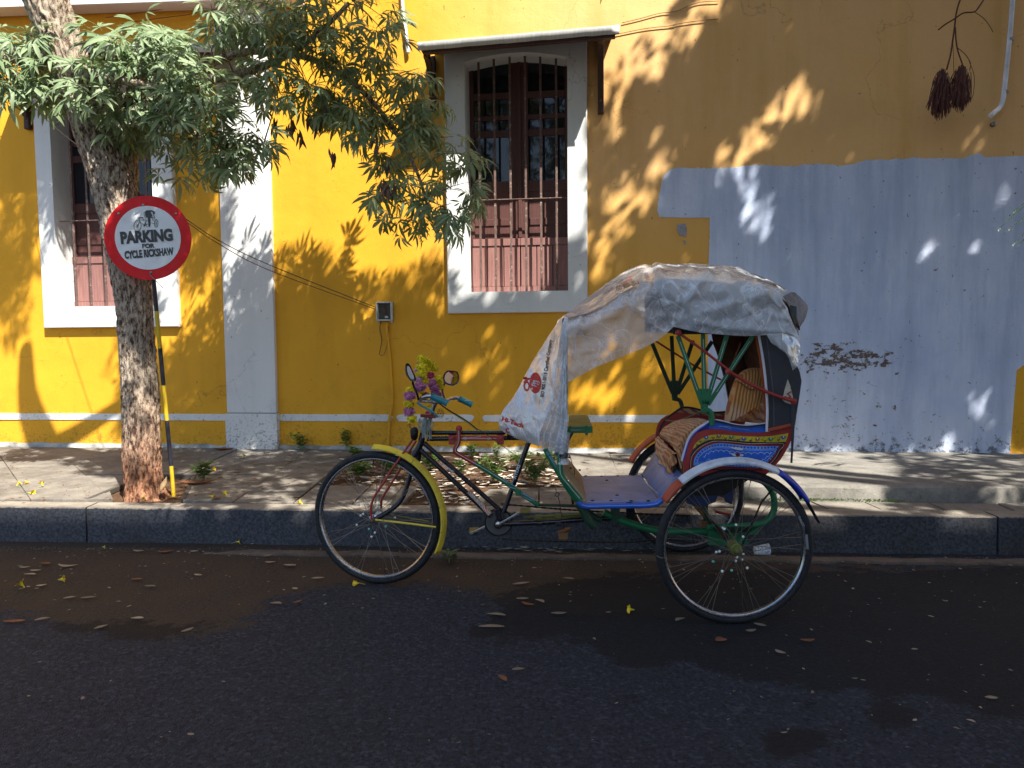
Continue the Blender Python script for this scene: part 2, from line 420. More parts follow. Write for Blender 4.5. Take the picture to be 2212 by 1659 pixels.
# ------------------------------------------------------------------ foliage
def leafmat(name, top, var, trans=.35, rough=.5):
    b = NB(name)
    oi = b.n('ShaderNodeObjectInfo'); geo = b.n('ShaderNodeNewGeometry')
    rnd = geo.outputs['Random Per Island']
    c = b.mix(b.ramp(rnd, 0, 1), top, var)
    c = b.mix(b.ramp(b.noise(5, 3), .4, .7, 0, .35), c, tuple(x * .6 for x in top))
    c = b.mix(b.ramp(geo.outputs['Backfacing'], 0, 1, 0, .3), c, (.20, .24, .17))
    pr = b.n('ShaderNodeBsdfPrincipled'); b.t.links.new(c, pr.inputs['Base Color']); pr.inputs['Roughness'].default_value = rough
    pr.inputs['Specular IOR Level'].default_value = .45
    tr = b.n('ShaderNodeBsdfTranslucent'); b.t.links.new(b.mix(.5, c, (.16, .22, .02)), tr.inputs[0])
    mx = b.n('ShaderNodeMixShader'); mx.inputs[0].default_value = trans
    b.t.links.new(pr.outputs[0], mx.inputs[1]); b.t.links.new(tr.outputs[0], mx.inputs[2]); b.t.links.new(mx.outputs[0], b.out.inputs[0])
    return b.m
LEAF = leafmat('silvery_green_leaf', (.14, .22, .095), (.33, .42, .23), .32)
LEAFD = leafmat('weed_leaf', (.08, .19, .03), (.18, .32, .06), .35)
LEAFBIG = leafmat('street_tree_leaf', (.04, .08, .02), (.09, .13, .03), .12)
DRY = M('dry_brown_leaf', (.17, .10, .07), .7, var=.4)
DRYRED = M('withered_red_frond', (.10, .03, .022), .8, var=.4, scale=30)
LITTER = M('pale_dry_leaf', (.34, .28, .20), .7, var=.5, scale=5)
LITTERB = M('brown_fallen_leaf', (.26, .10, .045), .6, var=.35, scale=14)
PETAL = M('yellow_petal', (.85, .62, .02), .5, var=.08, dirt=.0)
def bark():
    b = NB('furrowed_bark')
    n1 = b.noise(44, 8, .75, sc=(1, 1, .5))
    sep = b.n('ShaderNodeSeparateXYZ'); b.t.links.new(b.co, sep.inputs[0])
    c = b.mix(b.ramp(n1, .42, .56), (.07, .04, .025), (.46, .38, .29))
    low = b.ramp(b.math('ADD', sep.outputs[2], b.math('MULTIPLY', b.noise(6, 3), .5)), 1.15, .6)
    c = b.mix(b.math('MULTIPLY', low, .85), c, b.mix(b.ramp(n1, .42, .6), (.08, .025, .012), (.40, .17, .08)))
    b.bsdf(c, .9, 0, b.bump(b.noise(90, 5, .7), .6, .006), .2)
    return b.m
BARK = bark()
TWIG = M('grey_twig_bark', (.17, .145, .115), .85, var=.3, scale=30)
GREENTWIG = M('green_stem', (.20, .26, .10), .6)
# ================================================================== the street
def view_uv(p):
    q = cam_rot.transposed() @ (V(p) - V((0, 0, CAM_H)))
    return CU + F_PX * q.x / -q.z, CV - F_PX * q.y / -q.z
def jitter_in(u, v, polys, rad, n=7):
    c = 0
    for k in range(n):
        a = k * 2.4; r = rad * math.sqrt(k / n)
        if any(inpoly(u + r * math.cos(a) * 1.8, v + r * math.sin(a), q) for q in polys): c += 1
    return c / n
DIRT = [[(-400, 1150), (-400, 1325), (40, 1318), (150, 1345), (300, 1372), (430, 1368), (520, 1350), (545, 1310), (600, 1275), (700, 1262), (820, 1262), (900, 1252), (1000, 1268), (1100, 1305), (1250, 1325), (1450, 1340), (1650, 1330), (1700, 1260), (2212, 1250), (2500, 1240), (2500, 1150)]]
DAMP = [[(1010, 1292), (1080, 1312), (1020, 1342), (960, 1366), (1060, 1375), (1120, 1388), (1180, 1368), (1270, 1392), (1300, 1425), (1400, 1440), (1480, 1428), (1560, 1462), (1700, 1470), (1850, 1485), (2000, 1500), (2100, 1530), (2260, 1560), (2500, 1590), (2500, 1215), (1300, 1235), (1150, 1262)],
        [(1850, 1530), (1890, 1500), (1960, 1520), (1970, 1560), (1890, 1570)], [(1640, 1590), (1700, 1560), (1790, 1570), (1800, 1600), (1720, 1650), (1640, 1640)],
        [(1290, 1495), (1390, 1490), (1400, 1515), (1310, 1520)], [(1650, 1480), (1780, 1500), (1800, 1530), (1700, 1525)],
        [(60, 1335), (300, 1345), (480, 1340), (500, 1362), (300, 1378), (120, 1370)]]
def raster(polys, blur):
    us = np.arange(-460, 2600, 12.0); vs_ = np.arange(1080, 1800, 8.0); A = np.zeros((len(vs_), len(us)))
    for i, v in enumerate(vs_):
        for j, u in enumerate(us):
            if any(inpoly(u, v, q) for q in polys): A[i, j] = 1
    for _ in range(blur):
        A = (np.pad(A, ((1, 1), (0, 0)), mode='edge')[:-2] + np.pad(A, ((1, 1), (0, 0)), mode='edge')[2:] + A) / 3
        for _ in range(2): A = (np.pad(A, ((0, 0), (1, 1)), mode='edge')[:, :-2] + np.pad(A, ((0, 0), (1, 1)), mode='edge')[:, 2:] + A) / 3
    return lambda u, v: float(A[min(len(vs_) - 1, max(0, int((v - 1080) / 8)))][min(len(us) - 1, max(0, int((u + 460) / 12)))])
def make_road():
    rd, ra = raster(DIRT, 6), raster(DAMP, 5)
    xs = np.concatenate([np.linspace(-40, -6.2, 12), np.arange(-6, 6.01, .05), np.linspace(6.2, 40, 12)])
    ys = np.concatenate([np.linspace(-9, .5, 8), np.arange(.6, 4.2, .045), np.linspace(4.2, 4.95, 18)])
    m = MB(); rows = []; cols = []
    for y in ys:
        r = []
        for x in xs:
            yy = min(y, kerb_y(x) + .02) if y > 3.9 else y
            z = 0.006 * mnoise.noise(V((x * .7, yy * .7, 0))) + .0025 * mnoise.noise(V((x * 4, yy * 4, 3)))
            r.append(V((x, yy, z)))
            u, v = (view_uv((x, yy, 0)) if y > .5 else (0, 3000))
            if -450 < u < 2550 and v < 1800:
                d = rd(u, v) * (1.0 if u < 1100 else max(.45, 1 - (u - 1100) / 1500))
                a = ra(u, v)
            else: d = a = 0
            cols.append((d, a, 0, 1))
        rows.append(r)
    m.grid(rows); o = m.build('road', ASPH, smooth='all', kind='structure')
    ca = o.data.color_attributes.new('mask', 'FLOAT_COLOR', 'POINT')
    ca.data.foreach_set('color', np.array(cols, dtype=np.float32).ravel())
make_road()
# far ground, one sheet under everything
g = MB(); g.add([(-90, -90, -.06), (90, -90, -.06), (90, 90, -.06), (-90, 90, -.06)], [(0, 1, 2, 3)]); g.build('ground', SOIL, kind='structure')
# gutter strip: a worn cement ribbon a hand's breadth off the kerb
def ribbon():
    m = MB(); A = []; B = []; C = []; D = []
    for i in range(240):
        t = i / 239; u = 440 + t * 2100
        v = 1197 + (u - 460) * .0125
        n1 = 3.0 * mnoise.noise(V((u * .02, 0, 0))) + 1.5 * mnoise.noise(V((u * .09, 5, 0))); n2 = 4 * mnoise.noise(V((u * .012, 9, 0)))
        wd = min(1, i / 12)
        a = G(u, v - 8 * wd + n2); b = G(u, v + 3 * wd + n1)
        A.append(a + V((0, 0, -.01))); B.append(a + V((0, 0, .008))); C.append(b + V((0, 0, .012))); D.append(b + V((0, 0, -.01)))
    m.grid([A, B, C, D]); m.build('gutter_strip', GUTT, smooth=True, kind='structure')
ribbon()
# kerb
kb = empty('kerb', (0, kerb_y(0), 0)); tag(kb, kind='structure')
def kerb_x(u): return G(u, 1187, 0.05).x
cuts = [-9.5, -7.0, G(187, 1172, 0).x, G(2158, 1200, 0).x, 6.6, 10]
for i in range(len(cuts) - 1):
    a, b = cuts[i] + .006, cuts[i + 1] - .006; m = MB(); rows = []
    n = max(2, int((b - a) / .08))
    for k in range(n + 1):
        x = a + (b - a) * k / n; y = kerb_y(x) ; j = .004 * mnoise.noise(V((x * 5, 0, 1))); e = .006 * mnoise.noise(V((x * 9, 3, 1)))
        zt = .222 + .002 * mnoise.noise(V((x * 2, 7, 0)))
        rows.append([V((x, y + j, -.03)), V((x, y + .006 + j, .11)), V((x, y + .009 + j, zt - .007 + e * .6)), V((x, y + .015 + j, zt - .001 + e * .2)), V((x, y + .04, zt)), V((x, y + .158, zt + .001)), V((x, y + .158, -.03))])
    m.grid(rows); nv = len(rows[0]); L = len(m.v)
    m.f.append(tuple(range(nv))); m.f.append(tuple(range(L - nv, L))[::-1]); m.m += [0, 0]
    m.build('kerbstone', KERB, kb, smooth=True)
# pavement: soil bed + slabs
pv = MB(); rows = []
for i in range(161):
    x = -9 + 18 * i / 160; r = []
    y0 = kerb_y(x) + .15; y1 = wall_y(x) + .05
    for j in range(41):
        y = y0 + (y1 - y0) * j / 40
        r.append(V((x, y, walk_z(x, y) - .03 + .012 * mnoise.noise(V((x * 3, y * 3, 0))) + .006 * mnoise.noise(V((x * 11, y * 11, 4))))))
    rows.append(r)
pv.grid(rows); pave = pv.build('pavement', SOIL, smooth='all', kind='structure')
def jl(b, t):                                            # joint line through two view points -> u at v
    return lambda v: b[0] + (t[0] - b[0]) * (v - b[1]) / (t[1] - b[1])
def inner(u): return 1079 + .0122 * u
def base_v(u): return 963.5 + .0098 * u
rng = random.Random(5)
def slab(quad, mat=SLAB):
    pts = [Gw(u, v) for u, v in quad]; c = sum(pts, V()) / len(pts)
    pts = [p + (c - p).normalized() * .004 for p in pts]; dz = rng.uniform(-.002, .002)
    # densified outline with slight chips
    out = []
    for i in range(len(pts)):
        a, b = pts[i], pts[(i + 1) % len(pts)]; n = max(1, int((b - a).length / .09))
        for k in range(n):
            q = a.lerp(b, k / n); q = q + (c - q).normalized() * max(0, .006 * mnoise.noise(q * 13)); out.append(V((q.x, q.y, walk_z(q.x, q.y) + dz)))
    m = MB(); m.plate(out, (0, 0, -.028)); m.build('slab', mat, pave, bevel=.0025)
def cell(Ja, Jb, va, vb):
    ua0, ub0 = Ja(va), Jb(va)
    slab([(Ja(vb), vb), (Jb(vb), vb), (Jb(va), va), (Ja(va), va)])
Jl = [jl((-190, 1079), (-330, 963)), jl((66, 1079), (-15, 963)), jl((243, 1079), (113, 963)), jl((503, 1084), (676, 966)), jl((632, 1086), (778, 968))]
for a in (0, 1):
    for v0, v1 in ((966, 1010), (1010.5, inner(0))): cell(Jl[a], Jl[a + 1], v0, v1)
cell(jl((-500, 1079), (-650, 963)), Jl[0], 966, inner(0))
# around the tree pit
slab([(Jl[2](1025), 1025), (390, 1025), (520, 967), (113, 967)])
slab([(Jl[2](1079), 1079), (186, 1079), (283, 1039), (345, 1026), (Jl[2](1026), 1026)])
slab([(394, 1080), (503, 1084), (Jl[3](1026), 1026), (420, 1026)])
slab([(Jl[3](1024.5), 1025), (Jl[3](968), 968), (524, 967), (394, 1025)])
for v0, v1 in ((969, 999), (1000, 1062), (1063, 1085)): cell(Jl[3], Jl[4], v0, v1)
# front row of the soil gap, then the slabs beyond it
slab([(634, 1086), (760, 1088), (800, 1049), (684, 1048)]); slab([(762, 1088), (868, 1089), (905, 1050), (801, 1049)])
slab([(1030, 1091), (1163, 1092), (1164, 1053), (1058, 1056), (1034, 1070)]); slab([(1165, 1092), (1236, 1093), (1233, 1053), (1165, 1053)])
J5 = jl((1250, 1093), (1222, 976)); J6 = jl((1369, 1095), (1315, 977)); J7 = jl((1480, 1096), (1400, 978)); J8 = jl((1590, 1098), (1470, 980))
slab([(1240, 1093), (1368, 1095), (1356, 1060), (1238, 1056)]); slab([(1232, 1053), (1354, 1057), (1316, 979), (1222, 978)])
for a, b in ((J6, J7), (J7, J8)):
    for v0, v1 in ((980, 1030), (1031, 1094)): cell(a, b, v0, v1)
tops = [(1592, 1700), (1702, 1793), (1795, 1909), (1911, 2050), (2052, 2197), (2199, 2360)]
for a, b in tops: slab([(a, inner(a) + .5), (b, inner(b) + .5), (b - 45, inner(b) - 19), (a - 45, inner(a) - 19)])
# loose cement fillet at the foot of the wall
m = MB(); rows = []
for i in range(260):
    s = -5.6 + 8.1 * i / 259
    h = .012 + .02 * mnoise.noise(V((s * 6, 1, 0))); d = .035 + .02 * mnoise.noise(V((s * 4, 8, 0)))
    p = W0 + WE * s; zb = walk_z(p.x, p.y)
    rows.append([Wp(s, zb - .01, max(.008, d)), Wp(s, zb + h * .5, .03), Wp(s, zb + h + .02, .013), Wp(s, zb + h + .02, -.01)])
m.grid(rows); m.build('wall_fillet', concrete('mouldy_fillet', (.30, .30, .28), (.5, .5, .47), stain=(.06, .06, .05), sc=9, st=.8, spk=.9), kind='structure', smooth=True)
# raised cement terrace at the right
tf = lambda x: G(1980, 1082, .225).y - .06 * (x - G(1980, 1082, .225).x)
m = MB(); rows = []
xa, xb = G(1575, 1080, .225).x, 8.0
for i in range(150):
    x = xa + (xb - xa) * i / 149; y0 = tf(x); y1 = wall_y(x) + .02
    n = lambda k, a: a * mnoise.noise(V((x * 4.5, k, 0)))
    ch = .02 * max(0, mnoise.noise(V((x * 3, 20, 0))) - .1) + (.03 if 2.75 < x < 2.95 else 0)
    r = [V((x, y0 + n(1, .012), .2)), V((x, y0 + .006 + n(2, .014), .26)), V((x, y0 + .014 + n(2, .014), .305 - ch)), V((x, y0 + .035 + n(3, .01), .318 - ch * .6))]
    for j in range(1, 30):
        t = j / 29; y = y0 + .035 + (y1 - y0 - .035) * t
        r.append(V((x, y, .318 - .045 * t + .006 * mnoise.noise(V((x * 2.5, y * 2.5, 0))) + .003 * mnoise.noise(V((x * 9, y * 9, 0))))))
    rows.append(r)
m.grid(rows); nv = len(rows[0]); m.f.append(tuple(range(nv))); m.m.append(0)
m.build('terrace', TERR, kind='structure', smooth=True)
# tree pit edging
def pitbar(a, b):
    a, b = Gw(*a), Gw(*b); m = MB(); m.bar(a + V((0, 0, -.012)), b + V((0, 0, -.012)), .03, .035); m.build('pit_edging', M('dark_pit_iron', (.07, .06, .05), .8), pave, bevel=.003)
pitbar((190, 1078), (284, 1039)); pitbar((286, 1038), (346, 1026)); pitbar((350, 1026), (419, 1027)); pitbar((420, 1028), (396, 1079))

# ================================================================== the yellow house
house = empty('house', (0, WY0, 0), 'yellow limewashed house with two tall barred windows and white trim behind the pavement', 'house')
# window outlines (s, z)
def sz(c, x, y, off=0.0): return Wuv(*c(x, y), off)
w2o = [sz(cK, 348, 900, .058)[0], sz(cK, 1043, 900, .058)[0], sz(cK, 690, 1537, .058)[1], sz(cK, 700, 205, .058)[1]]
w2a = [sz(cK, 446, 900, .058)[0], sz(cK, 947, 900, .058)[0], sz(cK, 700, 1432, .058)[1], sz(cK, 440, 306, .058)[1], sz(cK, 700, 258, .058)[1]]
w1o = [sz(cM, 290, 500, .058)[0], sz(cM, 1287, 500, .058)[0], sz(cM, 700, 1124, .058)[1]]
w1a = [sz(cM, 408, 500, .058)[0], sz(cM, 1122, 100, .058)[0], sz(cM, 700, 968, .058)[1]]
hz = w2o[3] - w2o[2]
w1o.append(w1o[2] + hz * 1.0); w1a += [w1a[2] + (w2a[3] - w2a[2]), w1a[2] + (w2a[4] - w2a[2])]
print('W2', w2o, w2a); print('W1', w1o, w1a)
# main wall skin with holes behind the window surrounds
hs = [(w1a[0] - .04, w1a[1] + .04, w1a[2] - .04, w1a[4] + .03), (w2a[0] - .04, w2a[1] + .04, w2a[2] - .04, w2a[4] + .03)]
S = sorted([-14.0, 11.0] + [q for h in hs for q in h[:2]]); Z = sorted([-.05, 7.2] + [q for h in hs for q in h[2:]])
m = MB()
for i in range(len(S) - 1):
    for j in range(len(Z) - 1):
        cs, cz = (S[i] + S[i + 1]) / 2, (Z[j] + Z[j + 1]) / 2
        if any(h[0] < cs < h[1] and h[2] < cz < h[3] for h in hs): continue
        ns = max(1, int((S[i + 1] - S[i]) / .25)); nz = max(1, int((Z[j + 1] - Z[j]) / .25))
        rows = []
        for b in range(nz + 1):
            z = Z[j] + (Z[j + 1] - Z[j]) * b / nz
            rows.append([Wp(S[i] + (S[i + 1] - S[i]) * a / ns, z, .004 * mnoise.noise(V(((S[i] + (S[i + 1] - S[i]) * a / ns) * .8, z * .8, 0)))) for a in range(ns + 1)])
        m.grid(rows)
m.build('wall', YEL, house, smooth='all')
m = MB(); m.plate([Wp(-14, -.05, -.34), Wp(11, -.05, -.34), Wp(11, 7.2, -.34), Wp(-14, 7.2, -.34)], -WN * .3)
m.plate([Wp(-14, 7.2, .0), Wp(11, 7.2, .0), Wp(11, 7.2, -5), Wp(-14, 7.2, -5)], (0, 0, .2)); m.build('wall_core', M('dark_interior', (.02, .018, .016), .9), house)
def surround(o, a, name):
    s0, s1, z0, z1 = o; a0, a1, b0, b1, b2 = a; N = 20
    inn = [(a0, b0), (a0, b1)]
    for k in range(1, N):
        t = k / N; inn.append((a0 + (a1 - a0) * t, b1 + (b2 - b1) * math.sin(math.pi * t) ** .9))
    inn += [(a1, b1), (a1, b0)]
    cx = (a0 + a1) / 2
    out = [(s0, z0), (s0, b1)]
    for k in range(1, N): 
        t = k / N; out.append((s0 + (s1 - s0) * t, z1))
    out += [(s1, b1), (s1, z0)]
    out[1] = (s0, z1); out[-2] = (s1, z1)
    m = MB(); L = len(inn); f = .058
    rows = [[Wp(*p, -.02) for p in out], [Wp(*p, f - .006) for p in out], [Wp(p[0] + (.006 if p[0] < cx else -.006), p[1] + (.006 if p[1] < 1.5 else -.006), f) for p in out], [Wp(*p, f) for p in inn], [Wp(*p, -.30) for p in inn]]
    for r in rows: r.append(r[0])
    m.grid(rows)
    return m.build(name, WHT2, house, smooth=True, angle=30)
OFF_D = -.185
def window(o, a, lit_right=None):
    fr = surround(o, a, 'window')
    a0, a1, b0, b1, b2 = a; H = b2 - b0; Wd = a1 - a0
    fz = lambda y: b0 + H * (1433 - y) / (1433 - 262.)   # K-crop rows to height
    fs = lambda x: a0 + Wd * (x - 446) / (947 - 446.)
    def arch(x): t = (x - a0) / Wd; return b1 + (b2 - b1) * math.sin(math.pi * min(1, max(0, t))) ** .9
    def bx(s0, s1, z0, z1, d0, d1, mat, name, bev=.003):
        m = MB(); z1a, z1b = min(z1, arch(s0) + .02), min(z1, arch(s1) + .02)
        m.hexa([Wp(s0, z0, d0), Wp(s1, z0, d0), Wp(s1, z1b, d0), Wp(s0, z1a, d0)], [Wp(s0, z0, d1), Wp(s1, z0, d1), Wp(s1, z1b, d1), Wp(s0, z1a, d1)])
        return m.build(name, mat, fr, bevel=bev)
    D = OFF_D
    # two glazed leaves
    mid = fs(700)
    for k, (l, r) in enumerate(((a0 - .02, mid - .002), (mid + .002, a1 + .02))):
        inl, inr = (l + .055, r - .075) if k == 0 else (l + .075, r - .055)
        bx(l, inl, fz(1435), fz(240), D - .03, D, DOOR, 'leaf_stile'); bx(inr, r, fz(1435), fz(240), D - .03, D, DOOR, 'leaf_stile')
        for y0, y1 in ((442, 408), (547, 524), (633, 598), (912, 858), (1085, 1050)):
            bx(inl, inr, fz(y0), fz(y1), D - .028, D - .003, DOOR, 'leaf_rail')
        bx(inl, inr, fz(1440), fz(1380), D - .028, D - .003, DOOR, 'leaf_rail')
        for y0, y1 in ((408, 250), (524, 442), (598, 547), (858, 633)):
            bx(inl - .005, inr + .005, fz(y0), fz(y1), D - .022, D - .018, GLASS, 'pane', 0)
        for y0, y1 in ((1050, 912), (1390, 1085)):
            bx(inl - .005, inr + .005, fz(y0), fz(y1), D - .025, D - .014, DOOR, 'leaf_panel', 0)
        # half-height outer shutter of vertical planks
        sl, sr = (l + .02, r) if k == 0 else (l, r - .02)
        e = D + .022
        bx(sl, sr, fz(1190), fz(1154), e - .018, e + .004, DOORL, 'shutter_rail', .002)
        bx(sl, sr, fz(1432), fz(1402), e - .018, e + .003, DOORL, 'shutter_rail', .002)
        n = 3
        for q in range(n):
            p0 = sl + (sr - sl) * q / n + .004; p1 = sl + (sr - sl) * (q + 1) / n - .004
            bx(p0, p1, fz(1401), fz(1191), e - .02, e - .006, DOORL, 'shutter_plank', .002)
    m = MB(); m.plate([Wp(mid - .015, fz(1150), D + .0), Wp(mid + .015, fz(1150), D), Wp(mid + .015, arch(mid) + .01, D), Wp(mid - .015, arch(mid) + .01, D)], WN * .014); m.build('meeting_bead', DOOR, fr, bevel=.003)
    # iron bars, let into sill and arch
    for x in (508, 584, 662, 738, 813, 890):
        s = fs(x); m = MB()
        m.bar(Wp(s, b0 - .01, -.035), Wp(s, arch(s) + .005, -.035), .019, .012, WN); m.build('window_bar', IRON, fr, bevel=.002)
    m = MB(); m.bar(Wp(a0 - (.05 if lit_right is None else 0.01), fz(967), -.022), Wp(a1 + .01, fz(967), -.022), .008, .018, WN); m.build('cross_bar', IRON, fr, bevel=.002)
    return fr
win1 = window(w1o, w1a, 1); win2 = window(w2o, w2a, 1)
# canopies
def canopy(pl, pr, prot, zwl, zwr, brackets, name='canopy'):
    L = V(pl); Rr = V(pr)
    sL = (L - W0).dot(WE); sR = (Rr - W0).dot(WE)
    m = MB()
    top = [Wp(sL + .04, zwl, .0), Wp(sR - .04, zwr, .0), Rr, L]
    m.plate(top, (0, 0, .02)); 
    c = m.build(name, DARKW, house, bevel=.002)
    m = MB(); rows = []
    for k in range(25):
        t = k / 24; p = L.lerp(Rr, t); j = .006 * mnoise.noise(V((t * 14, 0, 2)))
        rows.append([p + WN * .012 + V((0, 0, -.035 + j)), p + WN * .018 + V((0, 0, .028 + j * .5)), p - WN * .10 + V((0, 0, .05)), p - WN * .10 + V((0, 0, .023))])
    m.grid(rows); m.build('front_board', BOARD, c, smooth=True, sol=.004)
    m = MB(); m.bar(L.lerp(Rr, .02) - WN * .03 + V((0, 0, -.03)), L.lerp(Rr, .98) - WN * .03 + V((0, 0, -.03)), .05, .045); m.build('front_beam', DARKW, c, bevel=.004)
    for t in (.2, .4, .6, .8):
        s = sL + (sR - sL) * t; f = L.lerp(Rr, t); m = MB(); m.bar(Wp(s, zwl + (zwr - zwl) * t - .012, .02), f - WN * .05 + V((0, 0, -.018)), .04, .03); m.build('rafter', DARKW, c)
    for s, zb, zt in brackets:
        t = (s - sL) / (sR - sL); f = L.lerp(Rr, min(.97, max(.03, t))) - WN * .04
        m = MB(); m.bar(Wp(s, zb, .035), Wp(s, zt, .035), .05, .055, WN); b = m.build('bracket', DARKW, c, bevel=.006)
        m = MB(); cur = catmull([Wp(s, zb + .12, .05), Wp(s, zb + .32, .13), Wp(s, zb + .5 * (zt - zb) + .18, .26), f + V((0, 0, -.03))], 5)
        for i in range(len(cur) - 1): m.bar(cur[i], cur[i + 1] + (cur[i + 1] - cur[i]) * .1, .045, .05, WN)
        m.build('brace', DARKW, b)
        m = MB(); m.ball(Wp(s, zb + .1, .066), .013, 8); m.build('bolt', IRON, b, smooth='all')
    return c
P2 = .50
L2 = Wpt(903, 101, P2); R2 = Wpt(1338, 64, P2)
br = lambda c, x, yb: Wuv(*c(x, yb), .06)
b_r = br(cK, 1110, 556); b_l = br(cK, 284, 556)
canopy(L2, R2, P2, L2.z + .12, R2.z + .16, [(b_r[0], b_r[1], R2.z + .1), (b_l[0], b_l[1], L2.z + .08)])
L1 = Wpt(-60, 107, .62); R1 = Wpt(470, 104, .62)
l1 = Wuv(*cL(195, 950), .06)
canopy(L1, R1, .62, L1.z + .12, R1.z + .12, [(l1[0], l1[1], L1.z + .08), (w1o[1] + .13, l1[1], R1.z + .08)])
# eave board high on the left
a = Wpt(-100, 19, .22); b = Wpt(640, -6, .22)
m = MB(); m.plate([a, b, b + V((0, 0, .14)), a + V((0, 0, .14))], -WN * .2); m.build('eave_board', BOARD, house, bevel=.004)
# pilaster with its proud foot block
pl0, pl1 = Wuv(467, 230, .05)[0], Wuv(580, 230, .05)[0]; pb0, pb1 = Wuv(489, 950, .05)[0], Wuv(598, 950, .05)[0]
zb = Wuv(540, 893, .05)[1]
def panel(q, d, name, mat, parent=house, nseg=1):
    m = MB(); m.plate([Wp(*p, d) for p in q], -WN * (d + .02)); return m.build(name, mat, parent, bevel=.006)
panel([(pb0 + .012, zb + .004), (pb1 - .0, zb + .004), (pl1, 6.8), (pl0, 6.8)], .045, 'pilaster', WHT)
panel([(pb0, .2), (pb1 + .01, .2), (pb1 + .01, zb - .002), (pb0, zb - .002)], .062, 'pilaster_foot', WHT)
# white band, broken where the conduit runs
def band(u0, u1, r0=.5, r1=.5):
    s0 = Wuv(u0, 896, .008)[0]; s1 = Wuv(u1, 896, .008)[0]
    pts = []
    def vt(u): return 893 + .0028 * u
    def vb(u): return 906.5 + .0045 * u
    n = 14; us = [u0 + (u1 - u0) * k / n for k in range(n + 1)]
    up = [Wuv(u, vt(u) + .8 * mnoise.noise(V((u * .03, 0, 0))), .008) for u in us]; dn = [Wuv(u, vb(u) + .8 * mnoise.noise(V((u * .03, 4, 0))), .008) for u in us]
    if r0: up[0] = (up[0][0] + .02, up[0][1] - .004); dn[0] = (dn[0][0] + .02, dn[0][1] + .004); up.insert(0, (s0, up[0][1] - .02))
    if r1: up[-1] = (up[-1][0] - .02, up[-1][1] - .004); dn[-1] = (dn[-1][0] - .02, dn[-1][1] + .004); up.append((s1, up[-1][1] - .02))
    q = dn + up[::-1]
    m = MB(); m.plate([Wp(*p, .008) for p in q], -WN * .02); m.build('white_band', WHT, house, bevel=.002)
band(-700, 487, 0, 0); band(600, 849); band(855.5, 1024); band(1041, 1700, 1, 0)
# projecting plinth below the band at the foot (a finger thick)
# whitewashed patch with its hand-brushed edge
pts = [cR(178, 1160), cR(186, 1090), cR(195, 1050), cR(206, 990), cR(225, 960), cR(250, 938), cR(290, 926), cR(400, 931), cR(500, 928), cR(600, 930), cR(660, 918), cR(720, 910), cR(800, 914), cR(900, 920), cR(1000, 912), cR(1060, 904), cR(1200, 915), cR(1280, 905), cR(1320, 886), cR(1400, 880), cR(1500, 880), cR(1600, 874), cR(1700, 872), cR(1800, 876), cR(1880, 874), cR(1930, 852), cR(1960, 848), cR(1985, 868), cR(2206, 862), (2420, 330), (2420, 640), (2196, 800), (2188, 900), (2180, 1000), (1527, 990), (1528, 880), cR(462, 1450), cR(468, 1330), cR(468, 1203), cR(330, 1203), cR(190, 1200)]
sp = [Wuv(u, v, .004) for u, v in pts]; out = []
for i in range(len(sp)):
    a, b = V((*sp[i], 0)), V((*sp[(i + 1) % len(sp)], 0)); n = max(1, int((b - a).length / .012))
    for k in range(n):
        q = a.lerp(b, k / n); rough = .012 if (b.x > 1.6 and abs(a.y - b.y) < .3 and a.y > 1.9) else .002
        out.append(Wp(q.x + rough * mnoise.noise(q * 40), q.y + rough * 1.3 * mnoise.noise(q * 37 + V((3, 3, 3))), .005))
m = MB(); m.plate(out, -WN * .012); m.build('whitewashed_patch', WASH, house)
q = [cR(290, 1240), cR(335, 1235), cR(342, 1262), cR(340, 1308), cR(300, 1300), cR(288, 1270)]
m = MB(); m.plate([Wpt(u, v, .009) for u, v in q], -WN * .02); m.build('mortar_dab', concrete('pale_mortar', (.35, .36, .38), (.5, .5, .52)), house, bevel=.003)
q = [cR(322, 1330), cR(336, 1330), cR(338, 1345), cR(326, 1350)]
m = MB(); m.plate([Wpt(u, v, .007) for u, v in q], -WN * .02); m.build('mortar_dab', MATS.get('x', bpy.data.materials['pale_mortar']), house)
# number scratched in pencil on the white band
o1 = Wpt(*cO(322, 258), .0095); text_mesh('lettering', '390.70', o1, WE, (0, 0, 1), .062, M('pencil_grey', (.42, .36, .3), .8), house, depth=.0003, shear=.3)

# ---------------------------------------------------------------- opposite side of the street: it shades the road and shows in the panes
opp = empty('opposite_building', (0, -3.8, 0), 'white plastered building across the street reflected in the window panes', 'building')
OY = -3.8
def opp_pt(xl):                                          # roof point whose shadow lands on the kerb edge at xl
    d = kerb_y(xl) + .004 - OY; return V((xl + .62 * d, OY, .236 + 1.5 * d))
m = MB(); pa, pb = opp_pt(-4.1), opp_pt(7.5); A = [V((pa.x, OY, 0)), V((pb.x, OY, 0)), pb, pa]
# roof edge falls so that its shadow ends along the kerb
m.plate(A, (0, -.4, 0)); m.build('wall', M('white_plaster', (.62, .62, .60), .8), opp)
for fl in range(3):
    for k in range(4):
        x = pa.x + 1.6 + k * 3.0; z = 1.4 + fl * 3.9
        m = MB(); m.box((x, OY + .02, z + .9), (1.1, .06, 1.9)); m.build('window', M('opposite_shutter', (.10, .12, .2), .6), opp)
